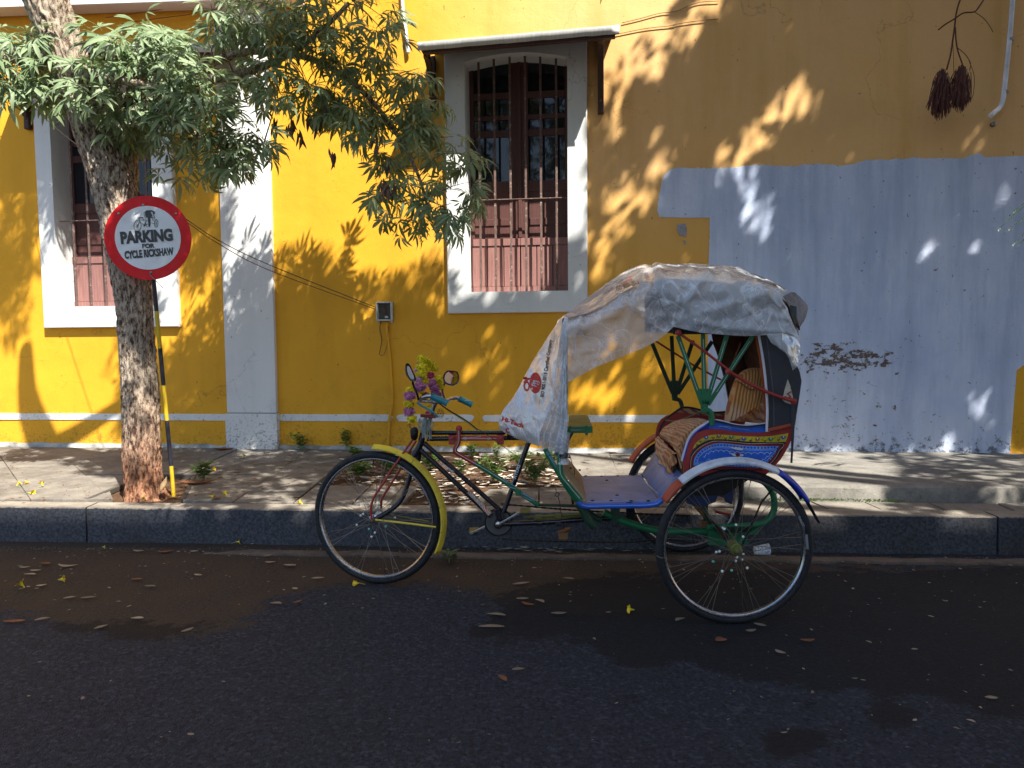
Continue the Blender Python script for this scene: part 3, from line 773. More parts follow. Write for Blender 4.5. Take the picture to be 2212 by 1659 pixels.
# ================================================================== cycle rickshaw
YC = 3.93; YN = 3.36; YF = 4.48                       # centre plane, near wheel, far wheel
YBN, YBF = 3.56, 4.28                                 # near and far side of the body
BLK = M('black_enamel', (.012, .012, .022), .28, var=.3, chip=26, chipc=(.10, .07, .05), chipt=.72, dirt=.25)
GRN = M('green_enamel', (.014, .16, .065), .38, chip=30, chipc=(.05, .04, .02), chipt=.7)
GRND = M('dark_green_enamel', (.010, .045, .022), .5, chip=24, chipc=(.03, .02, .015))
RED = M('red_enamel', (.36, .036, .030), .42, chip=28, chipc=(.07, .03, .02), chipt=.7)
REDO = M('orange_red_enamel', (.42, .075, .035), .45, chip=22, chipc=(.13, .06, .04), chipt=.7)
MAROON = M('maroon_enamel', (.20, .014, .016), .4)
BLU = M('blue_enamel', (.025, .13, .62), .38, chip=24, chipc=(.05, .06, .1), chipt=.71)
BLUD = M('deep_blue_enamel', (.014, .045, .42), .4, chip=24, chipc=(.03, .03, .05), chipt=.7)
BLUL = M('sky_blue_enamel', (.12, .32, .78), .42)
TRAY = M('scuffed_pale_blue_steel', (.22, .31, .62), .45, .1, .25, 5, chip=18, chipc=(.10, .09, .09), chipt=.68)
YLW = M('yellow_enamel', (.74, .56, .05), .4, chip=34, chipc=(.12, .08, .03), chipt=.64)
YLWP = M('yellow_strip_paint', (.55, .46, .03), .5)
WPT = M('white_enamel', (.68, .73, .80), .42, chip=22, chipc=(.12, .12, .13), chipt=.66)
LINE = M('white_pinstripe', (.62, .66, .70), .5, dirt=.1)
LINEB = M('light_blue_pinstripe', (.30, .48, .85), .5, dirt=.1)
CREAM = M('cream_pinstripe', (.65, .52, .32), .5, dirt=.1)
CHR = M('chromed_steel', (.50, .51, .54), .28, 1.0, var=.1, chip=40, chipc=(.25, .18, .13), chipt=.7, dirt=.25)
STEEL = M('dull_spoke_steel', (.24, .23, .22), .4, .9, dirt=.4)
RUB = M('tyre_rubber', (.009, .010, .014), .72, var=.3, scale=14, dirt=.35, dcol=(.06, .05, .04), bump=.5, bscale=120)
TEAL = M('teal_grip_plastic', (.012, .20, .24), .35, dirt=.15)
OLIVE = M('olive_paint', (.13, .14, .03), .55, chip=26, chipt=.66)
MIR = M('mirror_glass', (.55, .57, .6), .05, 1.0, var=.02, dirt=.0, bump=0)
PLY = M('worn_ply_board', (.46, .34, .18), .7, var=.25, scale=7, chip=20, chipc=(.14, .12, .12), chipt=.68)
VINYL = M('charcoal_vinyl', (.030, .033, .042), .5, var=.2, bump=.3, bscale=80, dirt=.2)
LIN = M('brown_hood_lining', (.09, .035, .018), .8, var=.35)
ORAN = M('orange_lining_edge', (.38, .085, .02), .7)
WPIP = M('white_piping', (.62, .60, .64), .5, dirt=.2)
BPIP = M('black_piping', (.015, .015, .018), .5)
DGREY = M('grease_black_metal', (.018, .017, .016), .5, .5, var=.4)
BEAD = M('clear_spoke_bead', (.75, .85, .85), .15, dirt=0, bump=0)
rk = empty('cycle_rickshaw', (G(1200, 1300).x, YC, 0), 'parked cycle rickshaw with blue and red painted body, yellow front mudguard and fabric-covered passenger seat', 'cycle rickshaw')
def tb(name, pts, Y, r, mat, par=rk, k=6, n=10, label=None, smoothpath=True):
    q = [P(*p[:2], p[2] if len(p) > 2 else Y) for p in pts]
    if smoothpath and len(q) > 2: q = catmull(q, k)
    m = MB(); m.tube(q, r, n); return m.build(name, mat, par, smooth=True, label=label)
def cc(c, pts): return [(*c(p[0], p[1]), *p[2:]) for p in pts]
def pl(name, pts, Y, th, mat, par=rk, bevel=.0015, label=None):
    q = [P(*p[:2], p[2] if len(p) > 2 else Y) for p in pts]
    m = MB(); m.plate(q, (0, th, 0)); return m.build(name, mat, par, bevel=bevel, label=label)
def smooth2(pts, k=6, closed=False):
    return [(q.x, q.y) for q in catmull([V((p[0], p[1], 0)) for p in pts], k, closed)]

# ---------------------------------------------------------------- wheels
wheel_meshes = {}
def spoke_mesh(sx, inner=.022, outer=.312):
    m = MB(); m.tube([(inner, sx * .032, 0), (outer, sx * .002, 0)], .0013, 5); m.tube([(outer - .016, sx * .0035, 0), (outer + .004, 0, 0)], .0026, 5)
    me = bpy.data.meshes.new('spoke'); me.from_pydata(m.v, [], m.f); me.materials.append(STEEL); return me
SPK = [spoke_mesh(1), spoke_mesh(-1)]
def wheel(c, yaw, tilt=0, hub=True, beads=True, rim=CHR, seed=0, mat_hub=CHR, text=True, bigger=1.0):
    Ro = .35; rt = .0185
    rr = random.Random(seed)
    m = MB()                                             # rim: channel section
    prof = [(-.0165, .3115), (-.0165, .316), (-.012, .3185), (.012, .3185), (.0165, .316), (.0165, .3115), (.013, .3095), (.009, .3055), (-.009, .3055), (-.013, .3095), (-.0165, .3115)]
    rows = []
    for h, r in prof: rows.append([V((r * math.cos(2 * math.pi * j / 96), h, r * math.sin(2 * math.pi * j / 96))) for j in range(97)])
    m.grid(rows); w_ = m.build('wheel', rim, None, smooth=True)
    w_.parent = rk; w_.matrix_parent_inverse = WM[rk.name].inverted(); w_.location = c; w_.rotation_euler = (tilt, 0, yaw)
    def ch(o): o.parent = w_; o.matrix_parent_inverse = Matrix.Identity(4); return o
    m = MB(); rows = []                                  # tyre with ribs and small side blocks
    NN = 180
    for k in range(17):
        a = 2 * math.pi * k / 16; row = []
        for j in range(NN + 1):
            t = 2 * math.pi * j / NN
            rad = rt
            ca = math.cos(a)
            if ca > .80: rad += .0022 * (1 if k in (0, 16) or k % 2 == 0 else -.2)
            elif ca > .35: rad += .0016 * (1 if j % 2 == 0 else -.8)
            r = Ro - rt - .001 + rad * ca * .98
            row.append(V((r * math.cos(t), rad * math.sin(a), r * math.sin(t))))
        rows.append(row)
    m.grid(rows); ch(m.build('tyre', RUB, None, smooth='all'))
    m = MB(); m.lathe([(-.055, .006), (-.048, .009), (-.040, .012), (-.036, .026), (-.033, .026), (-.031, .014), (-.01, .012), (.01, .012), (.031, .014), (.033, .026), (.036, .026), (.040, .012), (.048, .009), (.055, .006)], (0, 0, 0), (0, 1, 0), 20)
    ch(m.build('hub', mat_hub, None, smooth=True))
    for k in range(36):
        sx = k % 2; rot = 2 * math.pi * k / 36 + rr.uniform(-.01, .01)
        s = bpy.data.objects.new('spoke', SPK[sx]); COL.objects.link(s); ch(s)
        lean = .115 if (k // 2) % 2 else -.115           # crossed lacing
        s.location = (0.022 * -math.sin(rot) * lean * 8, 0, 0.022 * -math.cos(rot) * lean * 8) 
        s.rotation_euler = (0, rot + lean * .55, 0)
    if beads:
        for k in range(rr.choice((13, 15))):
            rot = 2 * math.pi * rr.randrange(36) / 36; d = rr.uniform(.055, .12)
            m = MB(); m.ball((d * math.cos(rot), rr.choice((-.026, -.024, .024)), -d * math.sin(rot)), .0065, 8)
            ch(m.build('spoke_bead', BEAD if rr.random() < .8 else M('mint_bead', (.15, .6, .45), .3), None, smooth='all'))
    m = MB(); m.tube([(.306, -.0, 0), (.272, -.003, .004)], .0032, 6); o = ch(m.build('valve', DGREY, None)); o.rotation_euler = (0, rr.uniform(0, 6), 0)
    return w_
cN_ = P(1586, 1189, YN); cF_ = P(813, 1118, 3.955); cFar = P(1479, 1083, YF)
print('wheel centres', cN_, cF_, cFar)
wn = wheel(V((cN_.x, YN, .350)), 0, seed=3, mat_hub=OLIVE)
wf = wheel(V((cF_.x, 3.955, .350)), R(-13), seed=5)
wb = wheel(V((cFar.x, YF, .350)), 0, seed=8)
# fenders
def fender(c, yaw, a0, a1, Rf, wd, bands, name='mudguard', flange=.016):
    """bands: list of (angle_from, angle_to, material)"""
    rot = Matrix.Rotation(yaw, 3, 'Z'); first = None
    for b0, b1, mat in bands:
        rows = []; n = max(4, int(abs(b1 - b0) / 3))
        for i in range(n + 1):
            t = R(b0 + (b1 - b0) * i / n); r = []
            for h, dr in ((-wd / 2 - .001, -flange), (-wd / 2, -.004), (-wd / 2 + .008, .004), (-wd / 4, .010), (-.006, .012), (0, .0155), (.006, .012), (wd / 4, .010), (wd / 2 - .008, .004), (wd / 2, -.004), (wd / 2 + .001, -flange)):
                q = V(((Rf + dr * .8) * math.cos(t), h, (Rf + dr * .8) * math.sin(t))); r.append(V(c) + rot @ q)
            rows.append(r)
        m = MB(); m.grid(rows)
        o = m.build(name if first is None else 'painted_section', mat, rk if first is None else first, smooth=True, sol=.002)
        if first is None: first = o
    return first
FC = V((cN_.x - .0, YN + .005, .372))
f1 = fender(FC, 0, 0, 0, .368, .085, [(149, 131.5, REDO), (131.3, 60, WPT), (59.8, 30, BLUD)])
t = R(30); mm = MB(); e = FC + V((.37 * math.cos(t), 0, .37 * math.sin(t)))
mm.plate([e + V((-.012, -.03, .01)), e + V((-.012, .03, .01)), e + V((.055, .016, -.105)), e + V((.055, -.016, -.105))], (.004, 0, .003)); mm.build('mud_flap', RUB, f1, bevel=.003)
f2 = fender(V((cFar.x, YF, .372)), 0, 0, 0, .366, .085, [(152, 118, REDO), (117.8, 60, WPT), (59.8, 30, BLUD)])
f3 = fender(V((cF_.x + .0, 3.955, .352)), R(-13), 0, 0, .372, .060, [(91, -27, YLW)], flange=.012)
# front mudguard stays
tb('mudguard_stay', cc(cB, [(768, 840, 3.90), (1080, 875, 3.885), (1388, 915, 3.85)]), 3.9, .0055, YLW)
tb('mudguard_stay', cc(cB, [(880, 790, 4.0), (1100, 820, 3.97), (1320, 862, 3.93)]), 3.99, .0045, OLIVE)
tb('mudguard_stay', cc(cG, [(1608, 290, YN), (1625, 262, YN)]), YN, .006, DGREY, smoothpath=False)
tb('mudguard_stay', cc(cG, [(1330, 800, YN + .05), (1500, 420, YN + .05), (1625, 270, YN + .02)]), YN, .004, DGREY, smoothpath=False)
# ---------------------------------------------------------------- fork and front end
fkY = 3.955
fork = tb('fork', cc(cB, [(1215, 120), (1195, 230), (1150, 330)]), fkY, .019, BLK)
for dy, rr_ in ((-.038, .0125), (.038, .0125)):
    tb('fork_blade', cc(cB, [(1165, 250, fkY + dy), (1120, 400, fkY + dy), (1070, 560, fkY + dy), (1000, 680, fkY + dy), (880, 770, fkY + dy), (762, 835, fkY + dy)]), fkY, rr_, BLK, fork)
tb('fork_crown', cc(cB, [(1090, 290, fkY - .03), (1180, 300, fkY)]), fkY, .02, BLK, fork)
m = MB(); a, b = P(*cB(1180, 160), fkY - .005), P(*cB(1158, 235), fkY - .005); m.tube([a, a.lerp(b, .45), a.lerp(b, .5), b], [.0155, .0155, .019, .02], 14); m.build('chrome_cup', CHR, fork, smooth=True)
for dy, pts in ((-.05, [(1150, 20), (1060, 150), (1000, 240), (920, 350), (860, 450), (800, 540), (755, 610), (735, 670), (722, 740), (728, 800), (738, 835)]), (.045, [(1185, 30), (1090, 190), (1020, 330), (950, 440), (880, 550), (840, 620), (830, 660), (830, 720)])):
    tb('fork_brace', [(*cB(x, y), fkY + dy) for x, y in pts], fkY, .0062, RED, fork)
tb('head_tube', cc(cA, [(1385, 960), (1330, 1180), (1255, 1310)]), YC, .0175, BLK)
m = MB()
for k in range(26):
    a = k * 1.1; q = P(*cA(1262 + 10 * math.sin(k), 1040 + 16 * math.cos(k * 1.7)), YC - .02)
    m.ball(q, .012 + .006 * abs(math.sin(k * 2.2)), 6)
m.build('taped_knot', M('black_tape', (.015, .014, .016), .6), rk, smooth='all')
m = MB(); m.ball(P(*cA(1262, 1075), YC - .01), .021, 8, (1, 1, 1.5)); m.build('lamp_bracket', DGREY, rk, smooth='all')
stem = tb('handlebar_stem', cc(cA, [(1500, 715), (1468, 790), (1420, 960)]), YC, .0125, STEEL)
# handlebar
hb = tb('handlebar', cc(cA, [(1458, 645, 3.70), (1400, 650, 3.71), (1345, 675, 3.735), (1330, 700, 3.78), (1400, 705, 3.85), (1490, 712, 3.93), (1560, 716, 4.00), (1620, 705, 4.06), (1665, 680, 4.11), (1720, 667, 4.13), (1765, 672, 4.135)]), YC, .0105, CHR, n=12)
def grip(c0, c1, Y, name='grip'):
    a, b = P(*cA(*c0), Y), P(*cA(*c1), Y); n = 22; pts = [a.lerp(b, i / n) for i in range(n + 1)]
    rs = [.0155 + (.0012 if i % 2 else 0) + (.002 if i > n - 3 or i < 2 else 0) for i in range(n + 1)]
    m = MB(); m.tube(pts, rs, 14); o = m.build(name, TEAL, hb, smooth=True); return o
grip((1455, 648), (1632, 728), 3.70); grip((1758, 675), (1905, 745), 4.135)
tb('brake_lever', cc(cA, [(1300, 722, 3.74), (1345, 755, 3.72), (1410, 790, 3.70), (1470, 825, 3.69), (1528, 882, 3.69)]), 3.7, .0052, TEAL, hb)
tb('cable', cc(cA, [(1530, 715, 3.80), (1620, 790, 3.85), (1740, 870, 3.9), (1960, 1020, 3.92)]), 3.9, .0033, M('yellow_cable', (.55, .48, .12), .5), rk)
tb('cable', cc(cA, [(1525, 720, 3.79), (1640, 800, 3.85), (1830, 915, 3.88), (1968, 1022, 3.90)]), 3.9, .0033, WIRE, rk)
m = MB(); c0 = P(*cA(1555, 840), 3.9)
for r_ in (.024, .016): m.tube([c0 + V((r_ * math.cos(a / 16 * 6.283) * .7, 0, r_ * math.sin(a / 16 * 6.283))) for a in range(16)], .0012, 5, closed=True)
for k in range(6): a = k / 6 * 6.283; m.tube([c0, c0 + V((.024 * math.cos(a) * .7, 0, .024 * math.sin(a)))], .0009, 4)
m.build('wire_basket', WIREB, rk)
pl('red_clamp', cc(cA, [(1330, 850), (1500, 860), (1502, 895), (1440, 892), (1330, 882)]), 3.88, .05, MAROON)
# mirrors
def mirror(out, c, Yh, yaw, stempts, glassfrac=.82):
    cx = sum(p[0] for p in out) / len(out); cy = sum(p[1] for p in out) / len(out)
    o3 = [P(*c(x, y), Yh) for x, y in smooth2(out, 3, True)]; cen = sum(o3, V()) / len(o3)
    rot = Matrix.Rotation(yaw, 3, 'Z')
    o3 = [cen + rot @ (p - cen) for p in o3]; back = rot @ V((0, .03, 0))
    m = MB(); mid = [cen + (p - cen) * .96 + back * .25 for p in o3]; bk = [cen + (p - cen) * .55 + back for p in o3]
    L = len(o3); m.grid([o3 + [o3[0]], mid + [mid[0]], bk + [bk[0]]]); m.f.append(tuple(range(2 * (L + 1), 2 * (L + 1) + L))[::-1]); m.m.append(0)
    m.grid([[cen + (p - cen) * glassfrac for p in o3 + [o3[0]]], [p + rot @ V((0, -.002, 0)) for p in o3 + [o3[0]]]])
    h = m.build('mirror', BLK, rk, smooth=True, angle=50)
    m = MB(); fr = rot @ V((0, .0015, 0)); g = [cen + (p - cen) * (glassfrac + .03) + fr for p in o3]; m.add(g, [tuple(range(L))]); m.build('mirror_face', MIR, h)
    tb('mirror_stem', cc(c, stempts), Yh, .0055, BLK, h); return h
mirror([(1162, 300), (1180, 282), (1215, 305), (1250, 370), (1285, 440), (1288, 482), (1262, 490), (1225, 478), (1190, 430), (1165, 360)], cA, 3.70, R(38), [(1245, 485, 3.71), (1258, 540, 3.72), (1290, 610, 3.73), (1312, 690, 3.75)], .72)
mirror([(1592, 400), (1620, 372), (1650, 364), (1735, 374), (1752, 392), (1767, 440), (1755, 492), (1720, 522), (1682, 534), (1610, 515), (1582, 480), (1578, 440)], cA, 4.12, R(-12), [(1600, 505, 4.13), (1582, 545, 4.12), (1575, 600, 4.1), (1600, 690, 4.08)])
# grey tassel of plastic strips tied round the head tube
m = MB(); rr = random.Random(2)
for k in range(44):
    a = rr.uniform(-1.4, 1.4); x0, y0 = 1375 + rr.uniform(-60, 60), 905 + rr.uniform(-30, 25)
    ln = rr.uniform(90, 230); sx = a * 45
    pts = [P(*cA(x0, y0), YC - .03), P(*cA(x0 + sx * .5, y0 + ln * .45), YC - .045 - rr.uniform(0, .02)), P(*cA(x0 + sx * .7 + rr.uniform(-15, 25), y0 + ln), YC - .03 - rr.uniform(0, .03))]
    q = catmull(pts, 4)
    for i in range(len(q) - 1): m.add([q[i], q[i + 1], q[i + 1] + V((.004, -.002, 0)), q[i] + V((.004, -.002, 0))], [(0, 1, 2, 3)])
m.build('tassel', M('grey_plastic_strip', (.32, .38, .36), .5, var=.3), rk)
# ---------------------------------------------------------------- frame tubes
tb('top_tube', [(*cA(1405, 1052), YC), (*cC(890, 80), YC)], YC, .0125, BLK, smoothpath=False)
tb('top_tube', [(*cA(1405, 1120), YC), (*cC(1090, 140), YC)], YC, .0125, BLK, smoothpath=False)
tb('pinstripe', [(*cA(1420, 1030), YC - .008), (*cC(870, 62), YC - .008)], YC, .0016, M('yellow_pinstripe', (.6, .5, .1), .5), smoothpath=False)
dt1 = tb('down_tube', [(*cA(1370, 1165), YC), (*cC(830, 940), YC)], YC, .0125, BLK, smoothpath=False)
dt2 = tb('down_tube', [(*cA(1330, 1240), YC), (*cC(735, 1010), YC)], YC, .013, BLK, smoothpath=False)
m = MB(); a, b = P(*cC(480, 735), YC - .001), P(*cC(715, 985), YC - .001); m.tube([a, b], .0142, 12)
nb = NB('tiger_sticker'); wv = nb.n('ShaderNodeTexWave'); wv.inputs['Scale'].default_value = 40; wv.inputs['Distortion'].default_value = 9; wv.inputs['Detail'].default_value = 3; nb.t.links.new(nb.co, wv.inputs['Vector'])
nb.bsdf(nb.mix(nb.ramp(nb.noise(25, 2), .4, .6), nb.mix(nb.ramp(wv.outputs['Fac'], .4, .6), (.7, .68, .62), (.03, .02, .02)), nb.mix(nb.ramp(wv.outputs['Fac'], .4, .6), (.50, .13, .02), (.8, .7, .6))), .35)
m.build('sticker', nb.m, dt2, smooth=True)
def vec(c, a, b, Y): p, q = P(*c(*a), Y), P(*c(*b), Y); return p, (q - p)
p, d = vec(cC, (170, 405), (390, 560), YC - .0145); text_mesh('lettering', 'GOLDLINE', p, d, d.cross(V((0, 1, 0))) * -1, .0165, LINE, dt1, .02, spacing=1.05, xs=1.05)
st = tb('seat_tube', [(*cC(1150, 180), YC), (*cC(868, 965), YC)], YC, .0135, BLK, smoothpath=False)
p, d = vec(cC, (1002, 600), (1090, 350), YC - .0155); text_mesh('lettering', 'ATLAS', p, d, V((-1, 0, .2)), .024, LINE, st, .02, xs=1.12)
tb('decal_line', [(*cC(958, 665), YC - .013), (*cC(1075, 300), YC - .013)], YC, .0018, LINE, st, smoothpath=False)
tb('head_lug', [(*cC(805, 930), YC), (*cC(835, 1040), YC)], YC, .02, BLK, smoothpath=False)
m = MB(); bb = P(*cC(810, 1090), YC); m.lathe([(-.035, .018), (-.035, .021), (.035, .021), (.035, .018)], bb, (0, 1, 0), 18); m.build('bottom_bracket', BLK, rk, smooth=True)
# chainring
cr0 = P(*cC(812, 1085), YC + .0); m = MB(); Rr = .071; n = 46; A = []; B = []
for i in range(n * 2):
    a = math.pi * i / n; r = Rr * (1.05 if i % 2 else .98); A.append(cr0 + V((r * math.cos(a), -.0025 + .02, r * math.sin(a))))
m.plate(A, (0, .004, 0)); ring = m.build('chainring', M('grey_chainring', (.10, .10, .105), .5, .5), rk, bevel=.0005)
m = MB(); m.tube([cr0 + V((.07 * math.cos(a / 40 * 6.283), .02, .07 * math.sin(a / 40 * 6.283))) for a in range(40)], .0052, 6, closed=True); m.build('chain', DGREY, rk)
def chain(pts, Yc):
    m = MB(); q = catmull([P(*p, Yc) for p in pts], 10); L = 0; last = None
    segs = []
    for i in range(len(q) - 1):
        d = (q[i + 1] - q[i]); n = max(1, int(d.length / .0115))
        for k in range(n): segs.append(q[i] + d * (k / n))
    for i in range(len(segs) - 1):
        a, b = segs[i], segs[i + 1]; m.bar(a, b, .0055 if i % 2 else .0035, .0095 if i % 2 == 0 else .0065)
    return m.build('chain', DGREY, rk)
chain([cC(840, 872), cC(1200, 905), cC(1700, 945), cG(520, 512), cG(940, 530)], YC + .02)
chain([cC(850, 1258), cC(1300, 1282), cC(2212, 1296), cG(700, 720), cG(960, 745)], YC + .02)
# cranks and pedals
def crank(a, b, Yc, pc, out):
    p, q = P(*cC(*a), Yc), P(*cC(*b), Yc)
    m = MB(); m.bar(p, q, .011, .013, V((0, 1, 0))); m.lathe([(-.009, .013), (-.007, .0155), (.007, .0155), (.009, .013)], p, (0, 1, 0), 16); m.lathe([(-.008, .010), (.008, .010)], q, (0, 1, 0), 12)
    c = m.build('crank', CHR, rk, smooth=True, bevel=.002)
    m = MB(); pc_ = P(*cC(*pc), Yc + out * .055)
    m.box(pc_, (.045, .085, .014)); pd = m.build('pedal', M('pedal_rubber', (.03, .03, .03), .7), c, bevel=.004)
    m = MB(); m.box(pc_ + V((.0, 0, .011)), (.05, .09, .008)); m.build('pedal_tread', OLIVE, pd, bevel=.002)
    m = MB(); m.tube([q, pc_ + V((0, out * .04, 0))], .005, 8); m.build('pedal_axle', CHR, pd, smooth=True)
    return c
crank((812, 1098), (1030, 975), YC - .055, (1110, 968), -1); crank((735, 1090), (515, 1195), YC + .06, (540, 1185), 1)
# bottom rods
tb('chainstay', cc(cC, [(860, 1092), (1250, 1078), (1500, 1062), (1790, 1040), (2050, 1030)]), YC - .03, .0135, BLK)
for x in (1265, 1480): m = MB(); m.box(P(*cC(x, 1092), YC - .03), (.03, .04, .02)); m.build('clamp', BLK, rk, bevel=.003)
tb('brake_rod', cc(cC, [(1090, 1022), (1250, 1012), (1440, 1000), (1760, 985)]), YC - .06, .0075, OLIVE, smoothpath=False)
tb('brake_rod', cc(cC, [(1205, 1045), (1450, 1025), (1780, 1000)]), YC - .05, .006, OLIVE, smoothpath=False)
for x, y in ((1255, 1015), (1475, 1005)): m = MB(); m.box(P(*cC(x, y), YC - .06), (.035, .03, .02)); m.build('clamp', OLIVE, rk, bevel=.003)
# red bracket clamped to the lower top tube
m = MB(); m.bar(P(*cC(275, 148), YC - .03), P(*cC(860, 143), YC - .03), .012, .026); rb = m.build('saddle_bar', RED, rk, bevel=.003)
for x in (300, 835):
    m = MB(); m.box(P(*cC(x, 160), YC - .02), (.034, .05, .046)); cb = m.build('clamp', RED, rb, bevel=.003)
    m = MB(); m.lathe([(0, .008), (.006, .008), (.008, .004)], P(*cC(x, 150), YC - .045), (0, -1, 0), 6); m.build('bolt', RED, cb)
tb('pinstripe', cc(cC, [(400, 148), (620, 130)]), YC - .038, .0011, LINE, rb, smoothpath=False); tb('pinstripe', cc(cC, [(400, 150), (610, 150), (790, 149)]), YC - .038, .0013, LINE, rb, smoothpath=False)
tb('pinstripe', cc(cC, [(690, 130), (750, 149), (690, 166)]), YC - .038, .0011, LINE, rb, smoothpath=False); tb('pinstripe', cc(cC, [(460, 132), (395, 149), (460, 164)]), YC - .038, .0011, LINE, rb, smoothpath=False)
tb('brace_tube', cc(cC, [(376, 42), (374, 110), (371, 185), (355, 225), (333, 255), (338, 300), (390, 335), (460, 375), (546, 424)]), YC - .05, .0115, RED)
m = MB(); m.ball(P(*cC(376, 38), YC - .055), .0165, 12, (1, .5, 1)); m.build('brace_knob', RED, rk, smooth='all')
tb('brace_tube', cc(cC, [(548, 425), (720, 525), (905, 645), (1040, 745), (1150, 815), (1250, 882)]), YC - .05, .0122, GRN)
tb('brace_tube', cc(cC, [(1240, 876), (1300, 884), (1450, 888), (1690, 896)]), YC - .05, .0075, GRND)
tb('pinstripe', cc(cC, [(376, 60), (372, 190), (340, 262), (350, 305), (465, 375), (545, 420), (720, 523), (905, 640)]), YC - .063, .0012, LINE)
for a, b in (((870, 600), (1010, 690)), ((900, 680), (1010, 705)), ((1060, 752), (1200, 820)), ((1040, 770), (1180, 840)), ((1080, 745), (1210, 840))): tb('pinstripe', cc(cC, [a, b]), YC - .063, .0012, LINEB, smoothpath=False)
m = MB(); m.box(P(*cC(1030, 742), YC - .055), (.028, .03, .03)); m.build('clamp', GRN, rk, bevel=.003)
# hanging brake line with wire ring and the wooden block on its rod
tb('wire', cc(cC, [(1410, 620), (1440, 700), (1455, 735)]), YC - .08, .0016, WIRE); m = MB(); c0 = P(*cC(1462, 768), YC - .08)
m.tube([c0 + V((.0105 * math.cos(a / 14 * 6.283), 0, .0105 * math.sin(a / 14 * 6.283))) for a in range(14)], .0018, 6, closed=True); m.build('wire_ring', WIRE, rk, smooth='all')
tb('wire', cc(cC, [(1470, 790), (1490, 860), (1500, 940), (1512, 1010)]), YC - .08, .002, WIRE)
tb('wire', cc(cC, [(590, 45), (760, 160), (980, 320), (1400, 600)]), YC - .06, .0016, WIRE, smoothpath=False)
tb('wire', cc(cC, [(1550, 300), (1600, 340), (1625, 420), (1655, 500), (1650, 555)]), 3.58, .0018, WIRE)
tb('wire', cc(cC, [(1390, 435), (1345, 468), (1318, 445), (1320, 390), (1360, 345), (1400, 330)]), 3.62, .0018, WIRE)
tb('wire', cc(cC, [(1532, 1085), (1535, 1150)]), YC - .04, .003, DGREY, smoothpath=False)
m = MB(); m.plate([P(*cC(1445, 1182), 3.86), P(*cC(1530, 1186), 3.86), P(*cC(1642, 1130), 3.98), P(*cC(1560, 1134), 3.98)], (0, 0, -.004)); bkp = m.build('brake_block', M('rusty_block', (.22, .11, .04), .8), rk, bevel=.001)
m = MB(); m.box(P(*cC(1528, 1215), 3.90), (.045, .05, .035)); m.build('block_foot', M('rusty_block', (.2, .1, .04)), bkp, bevel=.002)
# ---------------------------------------------------------------- passenger tub
tz = .505
tray3 = [G(*cH(1035, 645), tz), G(*cH(1785, 630), tz), G(*cH(2005, 960), tz), G(*cH(1095, 965), tz)]
print('tray', tray3)
m = MB(); m.plate(tray3, (0, 0, -.006)); tray = m.build('floor_tray', TRAY, rk, bevel=.001)
for x, y in ((1170, 957), (1405, 957), (1658, 960), (1875, 960), (1480, 888), (1350, 700), (1085, 645), (1485, 643), (1680, 637), (1285, 648)):
    m = MB(); q = G(*cH(x, y), tz); m.lathe([(0, .010), (.0015, .0095), (.002, .0045), (.004, .004)], q, (0, 0, 1), 12); m.build('bolt', DGREY, tray, smooth=True)
YE = tray3[2].y - .004
edge = [(*cH(985, 965), YE), (*cH(1035, 1010), YE), (*cH(1110, 1030), YE), (*cH(1300, 1026), YE), (*cH(1600, 1022), YE), (*cH(1900, 1012), YE), (*cH(2000, 985), YE), (*cH(2090, 900), YE), (*cH(2160, 800), YE), (*cG(760, 370), YE), (*cG(900, 215), YE)]
tb('tray_rim', edge, YE, .0135, BLU, n=12)
tb('pinstripe', [(u, v - 0.5, YE - .0135) for u, v, _ in edge[1:]], YE, .0012, LINEB)
tb('tray_rim', [(*cH(1020, 668), YBF), (*cH(1785, 652), YBF), (*cG(660, 40), YBF)], YBF, .011, BLU)
# riser panel under the seat
m = MB(); nbm = G(*cH(2005, 960), tz) + V((.004, 0, .004)); fbm = G(*cH(1785, 630), tz) + V((.004, 0, .004)); ntm = P(*cG(885, 205), YE); ftm = P(*cG(655, 0), fbm.y)
rows = []
for i in range(9):
    t = i / 8; rows.append([nbm.lerp(fbm, t), nbm.lerp(fbm, t).lerp(ntm.lerp(ftm, t), .5) + V((.004 * math.sin(t * 9), 0, 0)), ntm.lerp(ftm, t)])
m.grid(rows); rp = m.build('riser_panel', TRAY, rk, smooth='all', sol=.003)
tb('pinstripe', [(*cG(560, 255), 3.95), (*cG(690, 370), 3.66), (*cG(685, 385), 3.64)], 3.9, .0016, LINE, rp, smoothpath=False)
for q in ([(725, 130), (722, 200), (760, 230), (830, 215)], [(660, 60), (655, 110), (690, 130), (720, 125)]):
    tb('pinstripe', [(*cG(x, y), 3.72 if i < 2 else 3.64) for i, (x, y) in enumerate(q)], 3.7, .0013, LINEB, rp)
# dashboard boards
m = MB(); nb_ = tray3[3] + V((0, 0, .002)); fb_ = tray3[0] + V((0, 0, .002)); nt_ = P(*cH(892, 715), YE + .01); ft_ = P(*cH(872, 435), YBF)
m.plate([nb_, fb_, ft_, nt_], (-.008, 0, -.002)); db = m.build('dash_board', PLY, rk, bevel=.001)
nt2 = P(*cH(808, 600), YE + .01); ft2 = P(*cH(812, 405), YBF)
m = MB(); m.plate([nt_, ft_, ft2 + V((0, 0, .0)), nt2], (-.006, 0, 0)); m.build('dash_board', PLY, rk, bevel=.001)
for x, y in ((845, 545), (958, 570), (828, 408)): m = MB(); m.ball(P(*cH(x, y), 3.9) + V((.02, 0, 0)), .007, 8, (1, 1.2, .7)); m.build('bolt', DGREY, db, smooth='all')
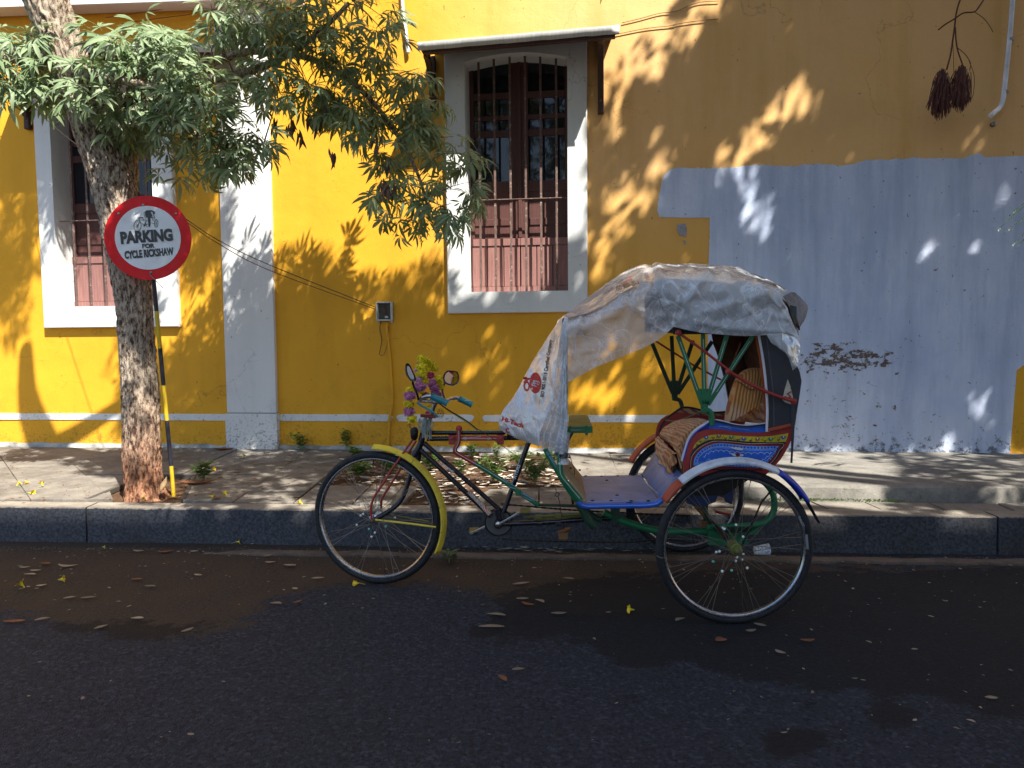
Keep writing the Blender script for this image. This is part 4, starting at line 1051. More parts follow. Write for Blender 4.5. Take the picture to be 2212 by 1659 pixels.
# front tub tubes (green) - near one carries the pinstripe
tb('front_post', cc(cC, [(1492, 360), (1494, 450), (1500, 530), (1525, 590), (1580, 665), (1715, 835)]), YE, .0145, GRN, n=12)
tb('pinstripe', cc(cC, [(1492, 370), (1492, 450), (1498, 530), (1530, 595), (1710, 812)]), YE - .0145, .0013, LINE)
tb('front_post', [(*cD(700, 540), YE), (*cD(702, 900), YE), (*cD(702, 1300), YE), (*cC(1492, 380), YE)], YE, .013, M('blue_grey_post', (.07, .16, .20), .5), smoothpath=False, n=12)
tb('front_post', [(*cD(712, 590), YBF), (*cC(1452, 330), YBF)], YBF, .012, M('blue_grey_post', (.06, .13, .17), .5), smoothpath=False)
tb('dash_bar', [(*cD(702, 545), YE), (*cD(712, 592), YBF)], YE, .012, GRND, smoothpath=False)
tb('frame_strut', cc(cC, [(1328, 262), (1400, 400), (1465, 510), (1540, 640), (1650, 800), (1720, 880)]), YE + .1, .0135, GRN)
for a, b in (((1350, 290), (1440, 440)), ((1340, 300), (1450, 470)), ((1380, 300), (1430, 410))): tb('pinstripe', cc(cC, [a, b]), YE + .085, .0011, LINEB, smoothpath=False)
tb('lower_arm', cc(cC, [(1690, 860), (1760, 960), (1810, 1050), (1880, 1120)]), YE + .05, .022, GRND)
tb('lower_arm', cc(cC, [(1740, 900), (1850, 1000), (1950, 1050)]), YE + .25, .016, GRND)
# driver's carrier
m = MB(); m.plate([P(*cD(730, 1378), 3.78), P(*cD(918, 1380), 3.78), P(*cD(880, 1288), 4.12), P(*cD(730, 1288), 4.12)], (0, 0, -.008)); cr_ = m.build('carrier_plate', M('olive_board', (.30, .27, .06), .6), rk, bevel=.001)
m = MB(); m.bar(P(*cD(715, 1405), 3.775), P(*cD(918, 1400), 3.775), .012, .033); m.build('carrier_rail', GRN, cr_, bevel=.002)
for x in (740, 870): m = MB(); m.box(P(*cD(x, 1428), 3.775), (.014, .02, .02)); m.box(P(*cD(x, 1382), 3.775), (.012, .02, .016)); m.build('bolt', GRN, cr_, bevel=.002)
tb('pinstripe', cc(cD, [(745, 1398), (858, 1404), (745, 1412)]), 3.766, .001, LINE, cr_, smoothpath=False)
tb('carrier_leg', [(*cD(760, 1420), 3.85), (*cC(1490, 330), 3.85)], 3.85, .009, GRND, smoothpath=False)
# saddle, mostly under the sheet
m = MB(); sa = P(1150, 938, YC)
rows = []
for i in range(11):
    t = i / 10; wd = .015 + .085 * (t ** 1.6); rows.append([sa + V((-.13 + .26 * t, wd * s, .01 + .018 * (1 - s * s) + .012 * math.sin(t * 6) - (.03 if abs(s) == 1 else 0))) for s in (-1, -.8, -.4, 0, .4, .8, 1)])
m.grid(rows); sd_ = m.build('saddle', M('black_saddle_leather', (.02, .018, .017), .45), rk, smooth='all', sol=.006)
# ---------------------------------------------------------------- painted side panels
def qq(pts): return [cQ(*p) for p in pts]
def side(Y, sgn, par=rk):
    """all the painted panel layers, each a plate a hair proud of the one below"""
    def lay(name, pts, d, mat, par_=par, k=5, th=.004):
        out = smooth2(pts, k, False) if k > 1 else pts
        q = [P(u, v, YBN) for u, v in out]
        if sgn > 0: q = [V((p.x, Y, p.z)) for p in q]
        m = MB(); m.plate([p + V((0, -d * sgn if sgn < 0 else d, 0)) if False else V((p.x, Y - d if sgn < 0 else Y + d, p.z)) for p in q], (0, th if sgn < 0 else -th, 0)); return m.build(name, mat, par_)
    rim = qq([(495, 905), (497, 760), (505, 620), (520, 520), (545, 440), (600, 360), (690, 300), (800, 262), (900, 243), (1050, 250), (1200, 275), (1400, 298), (1600, 303), (1750, 290), (1900, 250), (2080, 205), (2140, 195), (2130, 260), (2080, 420), (2010, 560), (1930, 690), (1830, 800), (1770, 860), (1700, 930), (1500, 960), (1000, 960), (700, 930), (495, 905)])
    s = lay('side_panel', rim, 0, RED, k=1, th=.014)
    lay('yellow_strip', qq([(632, 535), (660, 470), (720, 410), (790, 370), (880, 335), (1000, 322), (1200, 335), (1400, 350), (1600, 358), (1800, 345), (2040, 305), (2000, 430), (1700, 435), (1400, 425), (1200, 400), (1000, 390), (860, 400), (760, 445), (690, 490)]), .003, YLWP, s, 1)
    lay('black_border', qq([(575, 835), (590, 700), (600, 620), (640, 550), (700, 495), (780, 445), (880, 405), (1000, 395), (1150, 400), (1300, 418), (1500, 432), (1800, 440), (1995, 432), (1950, 540), (1900, 640), (1800, 760), (1660, 850), (1400, 860), (575, 835)]), .0035, BPIP, s, 1)
    lay('maroon_panel', qq([(597, 815), (605, 720), (622, 640), (665, 575), (730, 515), (810, 465), (900, 432), (1000, 422), (1150, 428), (1300, 444), (1500, 462), (1945, 455), (1900, 560), (1830, 680), (1740, 770), (1650, 832), (1400, 850), (597, 820)]), .0065, MAROON, s, 1)
    lay('blue_panel', qq([(635, 775), (642, 700), (660, 650), (700, 590), (770, 530), (850, 485), (940, 455), (1050, 447), (1200, 462), (1400, 484), (1600, 492), (1888, 492), (1840, 600), (1770, 690), (1680, 765), (1580, 810), (1400, 800), (1200, 790), (635, 775)]), .0095, BLUL, s, 1)
    lay('blue_field', qq([(705, 712), (720, 665), (770, 605), (840, 560), (920, 528), (1010, 518), (1150, 530), (1300, 552), (1500, 562), (1815, 560), (1770, 640), (1690, 710), (1600, 760), (1480, 748), (1200, 725), (705, 712)]), .0125, BLU, s, 1)
    def ln(pts, r, mat, d=.0145, k=4):
        q = [P(u, v, YBN) for u, v in qq(pts)]; q = [V((p.x, Y - d if sgn < 0 else Y + d, p.z)) for p in q]
        m = MB(); m.tube(catmull(q, k) if k > 1 else q, r, 5); return m.build('painted_line', mat, s)
    ln([(590, 822), (600, 700), (618, 635), (665, 570), (735, 508), (820, 460), (920, 425), (1050, 420), (1300, 440), (1500, 458), (1945, 453), (1900, 560), (1830, 680), (1740, 772), (1650, 836)], .0011, CREAM, .0075)
    if sgn < 0:
        ln([(680, 745), (690, 690), (730, 630), (800, 565), (880, 520), (980, 495), (1100, 498), (1300, 520), (1500, 532), (1850, 530)], .0013, LINEB, .0138)
        ln([(680, 745), (900, 752), (1200, 765), (1500, 780), (1640, 745), (1740, 670), (1820, 580), (1850, 530)], .0013, LINEB, .0138)
        # dark dashes between the two border lines
        rr = random.Random(4)
        path = catmull([P(*cQ(x, y), YBN) for x, y in [(668, 750), (680, 690), (712, 625), (775, 560), (860, 507), (970, 478), (1100, 478), (1300, 502), (1500, 515), (1700, 516), (1860, 512), (1825, 580), (1760, 670), (1660, 745), (1550, 785), (1400, 775), (1200, 768), (1000, 758), (700, 745)]], 8)
        m1 = MB(); m2 = MB(); acc = 0
        for i in range(len(path) - 1):
            acc += (path[i + 1] - path[i]).length
            if acc > .0115:
                acc = 0; p = path[i]; d = (path[i + 1] - path[i]).normalized()
                (m1 if rr.random() < .72 else m2).bar(V((p.x, Y - .0105, p.z)), V((p.x, Y - .0105, p.z)) + d * .0062, .003, .0085, V((0, 1, 0)).cross(d))
        m1.build('border_dashes', BLUD, s, kind='stuff'); m2.build('border_dashes', MAROON, s, kind='stuff')
        # scallops
        m1 = MB(); pth = catmull([P(*cQ(x, y), YBN) for x, y in [(770, 650), (850, 575), (950, 545), (1100, 545), (1300, 568), (1500, 580), (1780, 580), (1740, 640), (1660, 700), (1580, 740), (1450, 735), (1200, 715), (1000, 708), (800, 700)]], 10)
        acc = 0; prev = pth[0]
        for p in pth:
            if (p - prev).length > .022:
                mid = (p + prev) / 2 + V((0, 0, .006 if p.x < prev.x else -.006))
                m1.tube([V((a_.x, Y - .0135, a_.z)) for a_ in catmull([prev, mid, p], 4)], .0009, 4)
                m1.tube([V((mid.x, Y - .0135, mid.z)), V((mid.x, Y - .0135, mid.z + (.006 if p.x < prev.x else -.006)))], .0008, 4); prev = p
        m1.build('scallop_lines', LINE, s, kind='stuff')
        def blob(pts, mat, d, nm): lay(nm, smooth2(qq(pts), 4, True), d, mat, s, 1, .002)
        blob([(1150, 495), (1230, 505), (1300, 508), (1350, 525), (1345, 548), (1290, 545), (1220, 528), (1190, 515)], WPT, .0165, 'painted_swan')
        blob([(1150, 588), (1200, 595), (1260, 600), (1350, 610), (1358, 632), (1300, 642), (1220, 632), (1190, 610)], WPT, .0165, 'painted_swan')
        blob([(1110, 655), (1170, 660), (1260, 655), (1300, 668), (1300, 692), (1230, 698), (1160, 690), (1140, 670)], WPT, .0165, 'painted_swan')
        blob([(1245, 600), (1275, 590), (1300, 596), (1310, 620), (1290, 638), (1260, 636), (1248, 620)], MAROON, .0185, 'painted_flower')
        # flowers on the yellow strip
        fl = [((825, 362), BLUD), ((1012, 342), RED), ((1196, 355), GRN), ((1376, 380), BLUD), ((1580, 386), RED), ((1776, 388), GRN), ((1962, 358), BLUD)]
        for (x, y), mat in fl:
            c0 = P(*cQ(x, y), YBN); m = MB()
            for k in range(7):
                a = R(-200 + k * 37); tip = c0 + V((.0125 * math.cos(a), 0, .0125 * math.sin(a))); a2 = a + .28; a3 = a - .28
                m.plate([V((q.x, Y - .0052, q.z)) for q in (c0, c0 + V((.008 * math.cos(a2), 0, .008 * math.sin(a2))), tip, c0 + V((.008 * math.cos(a3), 0, .008 * math.sin(a3))))], (0, .001, 0))
            f_ = m.build('painted_flower', mat, s)
            m = MB(); m.ball(V((c0.x, Y - .006, c0.z)), .0035, 8, (1, .4, 1)); m.build('flower_centre', LINE, f_)
        for k in range(16):
            x = 700 + k * 84 + 30; y = 395 + (-30 if 820 < x < 1100 else 0) + (15 if x < 800 else 0) - (0 if x < 1600 else (x - 1600) * .09)
            ln([(x - 14, y + 22), (x + 4, y), (x + 20, y - 20)], .0012, M('olive_sprig', (.20, .16, .02), .6), .0045, 1)
        for x, y, mat in ((690, 470, MAROON), (930, 372, MAROON), (1110, 375, MAROON), (1480, 412, MAROON), (1690, 412, MAROON), (1890, 400, MAROON), (740, 425, MAROON), (1290, 395, MAROON)):
            c0 = P(*cQ(x, y), YBN); m = MB()
            for dx, dz in ((-.004, 0), (.004, .001), (0, -.004)): m.ball(V((c0.x + dx, Y - .0045, c0.z + dz)), .003, 6, (1, .4, 1))
            m.build('painted_sprig', mat, s)
    return s
sp_n = side(YBN, -1)
sp_f = side(YBF, 1)
# blue upper cheek with white piping
ck = pl('upper_cheek', qq([(870, 150), (960, 112), (1040, 118), (1150, 150), (1300, 180), (1500, 190), (1720, 170), (1722, 295), (1500, 300), (1300, 290), (1100, 262), (870, 250)]), YBN + .012, .01, BLU)
pl('upper_cheek', qq([(545, 470), (590, 380), (660, 320), (760, 270), (870, 240), (870, 150), (800, 180), (700, 240), (600, 320), (520, 440), (470, 620), (455, 700), (490, 718), (505, 600)]), YBN + .013, .01, BLUD)
tb('piping', cc(cQ, [(955, 114), (1060, 128), (1180, 165), (1300, 190), (1420, 198), (1560, 188), (1725, 158)]), YBN + .006, .006, WPIP)
tb('piping', cc(cQ, [(950, 118), (1080, 146), (1200, 176), (1330, 198), (1480, 202), (1725, 172)]), YBN - .002, .0035, BPIP)
tb('piping', cc(cQ, [(870, 135), (780, 190), (700, 240), (610, 325), (560, 420), (530, 520), (500, 610), (475, 715)]), YBN + .004, .0075, WPIP)
tb('piping', cc(cQ, [(882, 140), (800, 205), (715, 262), (640, 335), (580, 420), (545, 520), (520, 610), (490, 715)]), YBN - .004, .003, BLUD)
for a, b in (((1030, 196), (1200, 240)), ((1010, 205), (1190, 205)), ((1040, 200), (1460, 258))): tb('pinstripe', cc(cQ, [a, b]), YBN + .01, .001, LINEB, smoothpath=False)
# fabric
def fabric(name, base, str_, dark, scale=14, ang=0.0, dist=3.0):
    b = NB(name); mp = b.n('ShaderNodeMapping'); b.t.links.new(b.co, mp.inputs[0]); mp.inputs['Rotation'].default_value = (0, ang, 0)
    w1 = b.n('ShaderNodeTexWave', bands_direction='X'); b.t.links.new(mp.outputs[0], w1.inputs[0]); w1.inputs['Scale'].default_value = scale; w1.inputs['Distortion'].default_value = dist; w1.inputs['Detail'].default_value = 3; w1.inputs['Detail Scale'].default_value = .8
    c = b.mix(b.ramp(b.noise(7, 3), .35, .65), base, tuple(x * .8 for x in base))
    c = b.mix(b.ramp(b.noise(3, 2), .5, .62, 0, .6), c, (.62, .50, .38))
    c = b.mix(b.ramp(w1.outputs['Fac'], .74, .9, 0, .85), c, dark)
    c = b.mix(b.ramp(w1.outputs['Fac'], .15, .0, 0, .6), c, str_)
    b.bsdf(c, .75, 0, b.bump(b.math('ADD', w1.outputs['Fac'], b.noise(60, 3)), .25, .003), .3, Sheen_Weight=.2)
    return b.m
TIG = fabric('tiger_print_fabric', (.62, .29, .095), (.74, .48, .25), (.24, .06, .02), 19, .35)
TIGV = fabric('gathered_print_fabric', (.60, .26, .06), (.80, .55, .28), (.28, .07, .02), 22, -.18, 2.4)
LINF = fabric('patterned_lining', (.42, .19, .09), (.60, .38, .20), (.17, .03, .02), 8, 1.0, 8)
# seat cushion
YS0, YS1 = YBN + .03, YBF - .03
prof_n = [(870, 150), (800, 150), (700, 190), (600, 260), (520, 330), (480, 420), (455, 520), (430, 590), (395, 600)]
prof_f = [(640, 108), (560, 110), (450, 118), (330, 150), (200, 230), (152, 300), (148, 345), (180, 372), (250, 400)]
rows = []
na = [P(*cQ(*p), YS0) for p in prof_n]; fa = [P(*cQ(*p), YS1) for p in prof_f]
na = catmull(na, 4); fa = catmull(fa, 4)
for j in range(41):
    t = j / 40; r = []
    for i, (a, b) in enumerate(zip(na, fa)):
        q = a.lerp(b, t); q.z += .012 * math.sin(math.pi * t) ** .6
        q.x += .006 * math.sin(i * 1.3 + t * 5) * math.sin(math.pi * t)
        q.z += .004 * mnoise.noise(V((i * .35, t * 9, 0)))
        r.append(q)
    rows.append(r)
m = MB(); m.grid(rows); cu = m.build('seat_cushion', TIG, rk, smooth='all', sol=.004)
m = MB(); m.grid([[p for p in na], [V((p.x + .02, p.y + .01, .66)) for p in na]]); m.build('cushion_side', TIG, cu, smooth='all')
tb('cushion_piping', [(*cQ(150, 320), YS1), (*cQ(190, 380), 4.05), (*cQ(300, 450), 3.85), (*cQ(400, 500), 3.7), (*cQ(440, 485), YS0)], 3.9, .0035, M('brown_piping', (.2, .08, .04), .6), cu)
# skirt hanging from the front edge, pleated
top = catmull([P(*cQ(120, 350), YS1), P(*cQ(200, 420), 4.1), P(*cQ(280, 520), 3.9), P(*cQ(340, 570), 3.78), P(*cQ(400, 605), YS0 + .03)], 10)
bot = catmull([P(*cQ(105, 480), YS1), P(*cQ(140, 730), 4.08), P(*cQ(230, 800), 3.88), P(*cQ(305, 895), 3.76), P(*cQ(385, 620), YS0 + .05)], 10)
rows = []
for k in range(13):
    t = k / 12; r = []
    for i, (a, b) in enumerate(zip(top, bot)):
        q = a.lerp(b, t); q.x -= .02 * math.sin(math.pi * min(1, t * 1.3)) * .7; q += V((.009, -.006, 0)) * math.sin(i * .9 + 1.5 * mnoise.noise(V((i * .2, 0, 0)))) * (.3 + t); r.append(q)
    rows.append(r)
m = MB(); m.grid(rows); m.build('seat_skirt', TIG, rk, smooth='all', sol=.003)
# bucket: dark box below the cushion so that nothing shows through
m = MB(); xs0 = P(*cQ(480, 640), YBN).x; xs1 = P(*cQ(1900, 500), YBN).x
m.hexa([V((xs0 + .03, YBN + .016, tz + .03)), V((xs1 - .25, YBN + .016, tz + .03)), V((xs1 - .05, YBN + .016, .66)), V((xs0 + .01, YBN + .016, .66))], [V((xs0 + .03, YBF - .016, tz + .03)), V((xs1 - .25, YBF - .016, tz + .03)), V((xs1 - .05, YBF - .016, .66)), V((xs0 + .01, YBF - .016, .66))]); m.build('seat_box', DGREY, rk)
# far cheek lining and rear lining
o = [P(*cF(*p), YBF - .005) for p in [(380, 1250), (385, 1180), (415, 1090), (470, 1025), (560, 960), (640, 913), (740, 915), (835, 935), (980, 965), (1130, 960), (1150, 1060), (900, 1080), (640, 1080), (430, 1250)]]
m = MB(); m.plate(o, (0, .012, 0)); m.build('far_cheek', LINF, rk)
tb('piping', [(*cF(x, y), YBF - .012) for x, y in [(378, 1215), (388, 1150), (420, 1085), (480, 1018), (560, 958), (640, 912), (740, 915), (840, 940), (980, 966), (1130, 958)]], YBF, .0055, BPIP)
tb('piping', [(*cF(450, 1055), YBF - .03), (*cF(560, 1062), YBF - .06), (*cF(700, 1020), YBF - .1), (*cF(835, 962), YBF - .12)], YBF, .005, M('olive_piping', (.18, .14, .07), .6))
m = MB(); m.plate([P(*cF(1130, 1050), YBF - .03), P(*cF(1130, 950), YBF - .03), P(*cF(1575, 850), YBN + .03), P(*cF(1580, 1100), YBN + .03)], (.02, 0, 0)); m.build('rear_lining', LINF, rk)
# backrest: padded, gathered
cbk = []
outn = [(1128, 1075), (1140, 980), (1165, 860), (1200, 740), (1240, 620), (1290, 550), (1350, 505), (1430, 480), (1530, 488), (1570, 560), (1600, 700), (1610, 900), (1600, 1085)]
o3 = catmull([P(*cF(*p), 3.75) for p in outn], 6); n = len(o3); cen = P(*cF(1400, 900), 3.75)
rows = []
for k in range(10):
    t = k / 9; s = math.cos(t * math.pi / 2); bul = .055 * math.sin(t * math.pi / 2) ** .8
    r = []
    for i, p in enumerate(o3):
        base = cen + (p - cen) * (s * .98 + .02); q = base + V((0, -bul, 0))
        q.y -= .0045 * abs(math.sin((base.x + (base.z * .16)) * 150)) * (1 - s * .6) * (1 if base.z < cen.z + .12 else .15)
        r.append(q)
    rows.append(r)
rows.insert(0, [p + V((0, .05, 0)) for p in o3])
# orient the back cushion: sweeps back across the tub
m = MB(); m.grid(rows); m.build('back_cushion', TIGV, rk, smooth='all')
tb('cushion_piping', cc(cF, [(1250, 625), (1290, 650), (1340, 690), (1400, 718), (1440, 700), (1490, 690), (1550, 705)]), 3.69, .003, M('brown_piping', (.2, .08, .04)))
# ---------------------------------------------------------------- hood
def hoodwall():
    # near side curtain
    near = cc(cF, [(1478, 110), (1500, 230), (1525, 380), (1548, 560), (1566, 760), (1574, 960), (1566, 1178), (1700, 1150), (1884, 1108), (1900, 980), (1930, 800), (1955, 620), (1935, 520), (1900, 440), (1890, 300), (1880, 100)])
    a = pl('hood', near, YBN - .02, .006, VINYL)
    tb('hood_binding', cc(cF, [(1478, 110), (1500, 230), (1525, 380), (1548, 560), (1566, 760), (1574, 960), (1566, 1178)]), YBN - .024, .006, WPIP, a)
    tb('hood_seam', cc(cF, [(1562, 120), (1590, 350), (1620, 600), (1640, 800), (1648, 1120)]), YBN - .021, .003, M('grey_seam', (.09, .075, .085), .6), a)
    pl('hood_binding', cc(cF, [(1565, 1180), (1570, 1150), (1700, 1120), (1832, 1090), (1840, 1120), (1700, 1158)]), YBN - .028, .006, REDO, a)
    tb('hood_strap', cc(cF, [(1850, 860), (1855, 960), (1862, 1150), (1850, 1350), (1840, 1525)]), YBN - .035, .005, VINYL, a)
    pl('hood_strap', cc(cF, [(1835, 880), (1875, 885), (1872, 1100), (1858, 1300), (1848, 1520), (1836, 1520), (1838, 1300), (1842, 1100)]), YBN - .04, .003, VINYL, a)
    # slit window with white showing and red mark
    e = pl('hood_patch', cc(cF, [(1800, 600), (1832, 680), (1855, 780), (1872, 850), (1838, 880), (1775, 860), (1742, 828), (1765, 720)]), YBN - .024, .003, M('cream_patch', (.52, .48, .38), .7, chip=30, chipc=(.2, .13, .08), chipt=.62), a)
    for q in ([(1840, 735), (1800, 760), (1835, 790), (1790, 815)], [(1765, 790), (1800, 812), (1850, 815)]): tb('painted_line', cc(cF, q), YBN - .028, .0035, RED, e, smoothpath=False)
    return a
hd = hoodwall()
xf = P(*cF(1478, 110), YBN).x; xb = P(*cF(1890, 300), YBN - .02).x
near = [P(*cF(*p), YBN - .015) for p in [(1478, 110), (1525, 380), (1566, 760), (1574, 960), (1570, 1100)]]
bk_ = [P(*cF(*p), YBN - .015) for p in [(1880, 100), (1900, 440), (1955, 620), (1930, 800), (1884, 1108)]]
# far curtain (seen from inside, brown lining) and the back panel
fc = catmull([P(*cF(*p), YBF + .02) for p in [(950, 60), (975, 190), (1020, 300), (1065, 450), (1110, 620), (1140, 780), (1158, 870), (1160, 960)]], 4)
m = MB(); m.grid([fc, [V((xb + .03, p.y, p.z)) for p in fc]]); m.build('hood_lining', LIN, hd, smooth='all', sol=.004)
tb('hood_binding', [(*cF(*p), YBF + .015) for p in [(975, 190), (1020, 300), (1065, 450), (1110, 620), (1140, 780), (1158, 870)]], YBF, .005, M('dark_binding', (.08, .07, .06), .6), hd)
rows = []
for j in range(13):
    t = j / 12; r = []
    for i, p in enumerate(bk_ if False else catmull(bk_, 3)):
        q = V((p.x - .012 + .03 * math.sin(math.pi * t), p.y + .012 + (YBF + .02 - p.y) * t, p.z)); q.x += .006 * math.sin(t * 22 + i * .3); r.append(q)
    rows.append(r)
m = MB(); m.grid(rows); m.build('hood_back', LIN, hd, smooth='all', sol=.004)
m = MB(); q = [P(*cF(*p), YBN + .0) for p in [(1440, 120), (1482, 120), (1530, 400), (1568, 800), (1580, 1080), (1552, 1080), (1530, 800), (1490, 400)]]; m.plate(q, (0, .004, 0)); m.build('lining_edge', ORAN, hd)
# hood roof: bowed vinyl over hoops
xr0 = P(*cF(525, 20), YBN).x; rows = []
for i in range(15):
    t = i / 14; x = xr0 + (xb + .02 - xr0) * t; r = []
    ztop = P(1500 + 180 * t, 582 + 34 * t * t, YC).z - .048
    for j in range(19):
        s = j / 18 * 2 - 1; y = YC + s * (.5 * (YBF - YBN) + .02)
        z = ztop - .09 * s * s - (.04 if abs(s) > .99 else 0)
        if i == 14: z -= .05
        r.append(V((x, y, z)))
    rows.append(r)
m = MB(); m.grid(rows); m.build('hood_roof', VINYL, hd, smooth='all', sol=.005)
for y_ in (YBN - .018, YBF + .018):
    zt = lambda t: P(1500 + 180 * t, 582 + 34 * t * t, YC).z - .12
    m = MB(); top_ = [V((xr0 + (xb - xr0) * k / 10, y_, zt(k / 10))) for k in range(11)]; bt_ = [V((p.x, y_, P(1500, 722, y_).z + (.012 if y_ > YC else 0))) for p in top_]
    m.grid([top_, bt_]); m.build('hood_valance', VINYL if y_ < YC else LIN, hd, smooth='all', sol=.004)
m = MB(); m.plate([V((xr0, YBN, P(1500, 720, YBN).z)), V((xb, YBN, P(1500, 720, YBN).z)), V((xb, YBF, P(1500, 722, YBN).z + .02)), V((xr0, YBF, P(1500, 722, YBN).z + .02))], (0, 0, .004)); m.build('hood_lining', LIN, hd)
# folding ribs: flat bars fanning up from the pivots
def fan(c, base, tops, Y, mat, hook, w_=.021, stripe=None):
    b0 = P(*c(*base), Y)
    par = None
    for t in tops:
        p = P(*c(*t), Y); m = MB(); d = (p - b0).normalized(); m.bar(b0 + d * .03, p, .006, w_, V((0, 1, 0)).cross(d)); o = m.build('hood_rib', mat, hd, bevel=.002)
        if stripe: 
            a_ = b0 + d * .10; m = MB(); m.tube([a_ + V((0, -.0045, 0)), p - d * .03 + V((0, -.0045, 0))], .0011, 4); m.build('pinstripe', stripe, o)
    g_ = [V((b0.x - .026, Y, b0.z + .10)), V((b0.x + .03, Y, b0.z + .10)), V((b0.x + .014, Y, b0.z - .012)), V((b0.x - .014, Y, b0.z - .012))]
    m = MB(); m.plate(g_, (0, .007, 0)); m.build('rib_gusset', mat, hd, bevel=.002)
    m = MB(); m.lathe([(-.012, .011), (-.009, .014), (.012, .014)], b0, (0, 1, 0), 14); m.build('pivot', mat, hd, smooth=True)
    tb('pivot_post', [(*c(*p), Y + .01) for p in hook], Y, .014 if Y < YC else .012, mat, hd)
fan(cF, (878, 942), [(585, 120), (862, 85), (1128, 110), (1415, 120)], YBN - .012, GRN, [(875, 945), (930, 955), (955, 1000), (960, 1050), (960, 1105)], .0215, LINE)
fan(cF, (550, 812), [(300, 200), (515, 120), (752, 170), (965, 180)], YBF + .01, GRND, [(552, 815), (600, 830), (622, 870), (632, 925)], .022)
tb('stay_rod', cc(cF, [(590, 85, YBN - .03), (860, 275, YBN - .034), (1150, 505, YBN - .04)]), YBN, .0065, RED, hd, smoothpath=False)
tb('stay_rod', cc(cF, [(1145, 510, YBN - .035), (1380, 650, YBN - .04), (1640, 770, YBN - .045), (1862, 842, YBN - .05)]), YBN, .0078, RED, hd)
for x, y, r_ in ((590, 85, .014), (1145, 515, .014), (1865, 845, .014)): m = MB(); m.lathe([(-.008, r_ * .6), (-.005, r_), (.008, r_), (.012, r_ * .7)], P(*cF(x, y), YBN - .045), (0, 1, 0), 14); m.build('rod_joint', RED, hd, smooth=True)
tb('stay_rod', cc(cF, [(340, 178), (750, 440), (1060, 605)]), YBF + .02, .0055, RED, hd, smoothpath=False)
# ---------------------------------------------------------------- rear running gear
ax = V((cN_.x, 0, .35))
m = MB(); m.tube([(cN_.x, YN - .03, .35), (cFar.x, YF + .03, .35)], .014, 12); m.build('axle', DGREY, rk, smooth=True)
m = MB(); m.lathe([(-.085, .010), (-.078, .014), (-.07, .017), (-.05, .018), (-.03, .022), (.02, .024), (.05, .02)], (cN_.x, YN, .35), (0, 1, 0), 22); m.build('hub_cap', OLIVE, rk, smooth=True)
m = MB(); m.lathe([(-.09, .006), (-.086, .008), (-.07, .008)], (cN_.x, YN, .35), (0, 1, 0), 10); m.build('axle_nut', STEEL, rk)
tb('chassis_rail', cc(cG, [(230, 500), (360, 560), (520, 615), (680, 650), (860, 655), (1060, 655)]), 3.78, .018, GRN)
tb('chassis_rail', cc(cG, [(230, 510), (400, 570), (660, 640), (1060, 650)]), 4.15, .016, GRND)
m = MB(); m.box(P(*cG(1270, 640), 3.72), (.24, .05, .042)); m.build('spring_box', GRN, rk, bevel=.004)
m = MB(); m.box(P(*cG(1225, 705), 3.74), (.19, .04, .07)); m.build('spring_box', GRN, rk, bevel=.004)
for k in range(4): m = MB(); m.box(P(*cG(1270, 612 + k * 14), 3.70), (.23 - k * .03, .05, .0045)); m.build('leaf_spring', GRND, rk, bevel=.001)
tb('rear_hoop', cc(cG, [(1060, 625), (1300, 615), (1440, 605), (1530, 580), (1585, 520), (1605, 440), (1590, 350), (1540, 275), (1450, 215), (1340, 195)]), 3.7, .016, GRN, n=12)
tb('rear_hoop', cc(cG, [(1110, 200), (1200, 190), (1340, 190)]), 3.68, .014, RED)
tb('seat_stay', cc(cG, [(1020, 430), (1060, 520), (1100, 600)]), 3.8, .012, GRND); tb('seat_stay', cc(cG, [(1060, 430), (1040, 600)]), 4.0, .01, GRND, smoothpath=False)
pl('under_seat_board', cc(cG, [(900, 300), (1290, 300), (1270, 400), (1150, 370), (1130, 420), (1020, 460), (900, 430)]), 3.72, .03, M('dark_blue_board', (.02, .04, .13), .6))
pl('under_seat_board', cc(cG, [(1190, 330), (1290, 330), (1260, 440), (1215, 420)]), 3.9, .02, M('dark_blue_board', (.02, .04, .13), .6))
tb('brake_link', cc(cG, [(1130, 495), (1200, 510), (1250, 520)]), 4.1, .008, RED, smoothpath=False)
m = MB(); m.box(P(*cG(1035, 590), 4.0), (.03, .06, .03)); m.build('brake_shoe', M('rusty_block', (.2, .1, .04)), rk, bevel=.003)
pl('tray_support', cc(cG, [(290, 465), (360, 465), (360, 560), (300, 560)]), 3.75, .04, GRND); pl('tray_support', cc(cG, [(415, 465), (480, 465), (480, 560), (420, 560)]), 4.0, .03, DGREY)
m = MB(); m.tube([P(*cG(655, 850), YN - .028), P(*cG(690, 868), YN - .032), P(*cG(735, 866), YN - .026)], .0025, 6); m.build('tyre_wire', STEEL, rk)
p = P(*cG(1782, 520), YN - .0225); text_mesh('lettering', 'RALCO', P(*cG(1792, 540), YN - .0225), P(*cG(1870, 690), YN - .0225) - P(*cG(1792, 540), YN - .0225), V((1, 0, .35)), .016, M('pale_lettering', (.4, .4, .42), .6), rk, .0)
pl('tyre_label', cc(cG, [(1852, 680), (1872, 680), (1882, 800), (1862, 800)]), YN - .0235, .001, M('worn_label', (.22, .23, .25), .6))

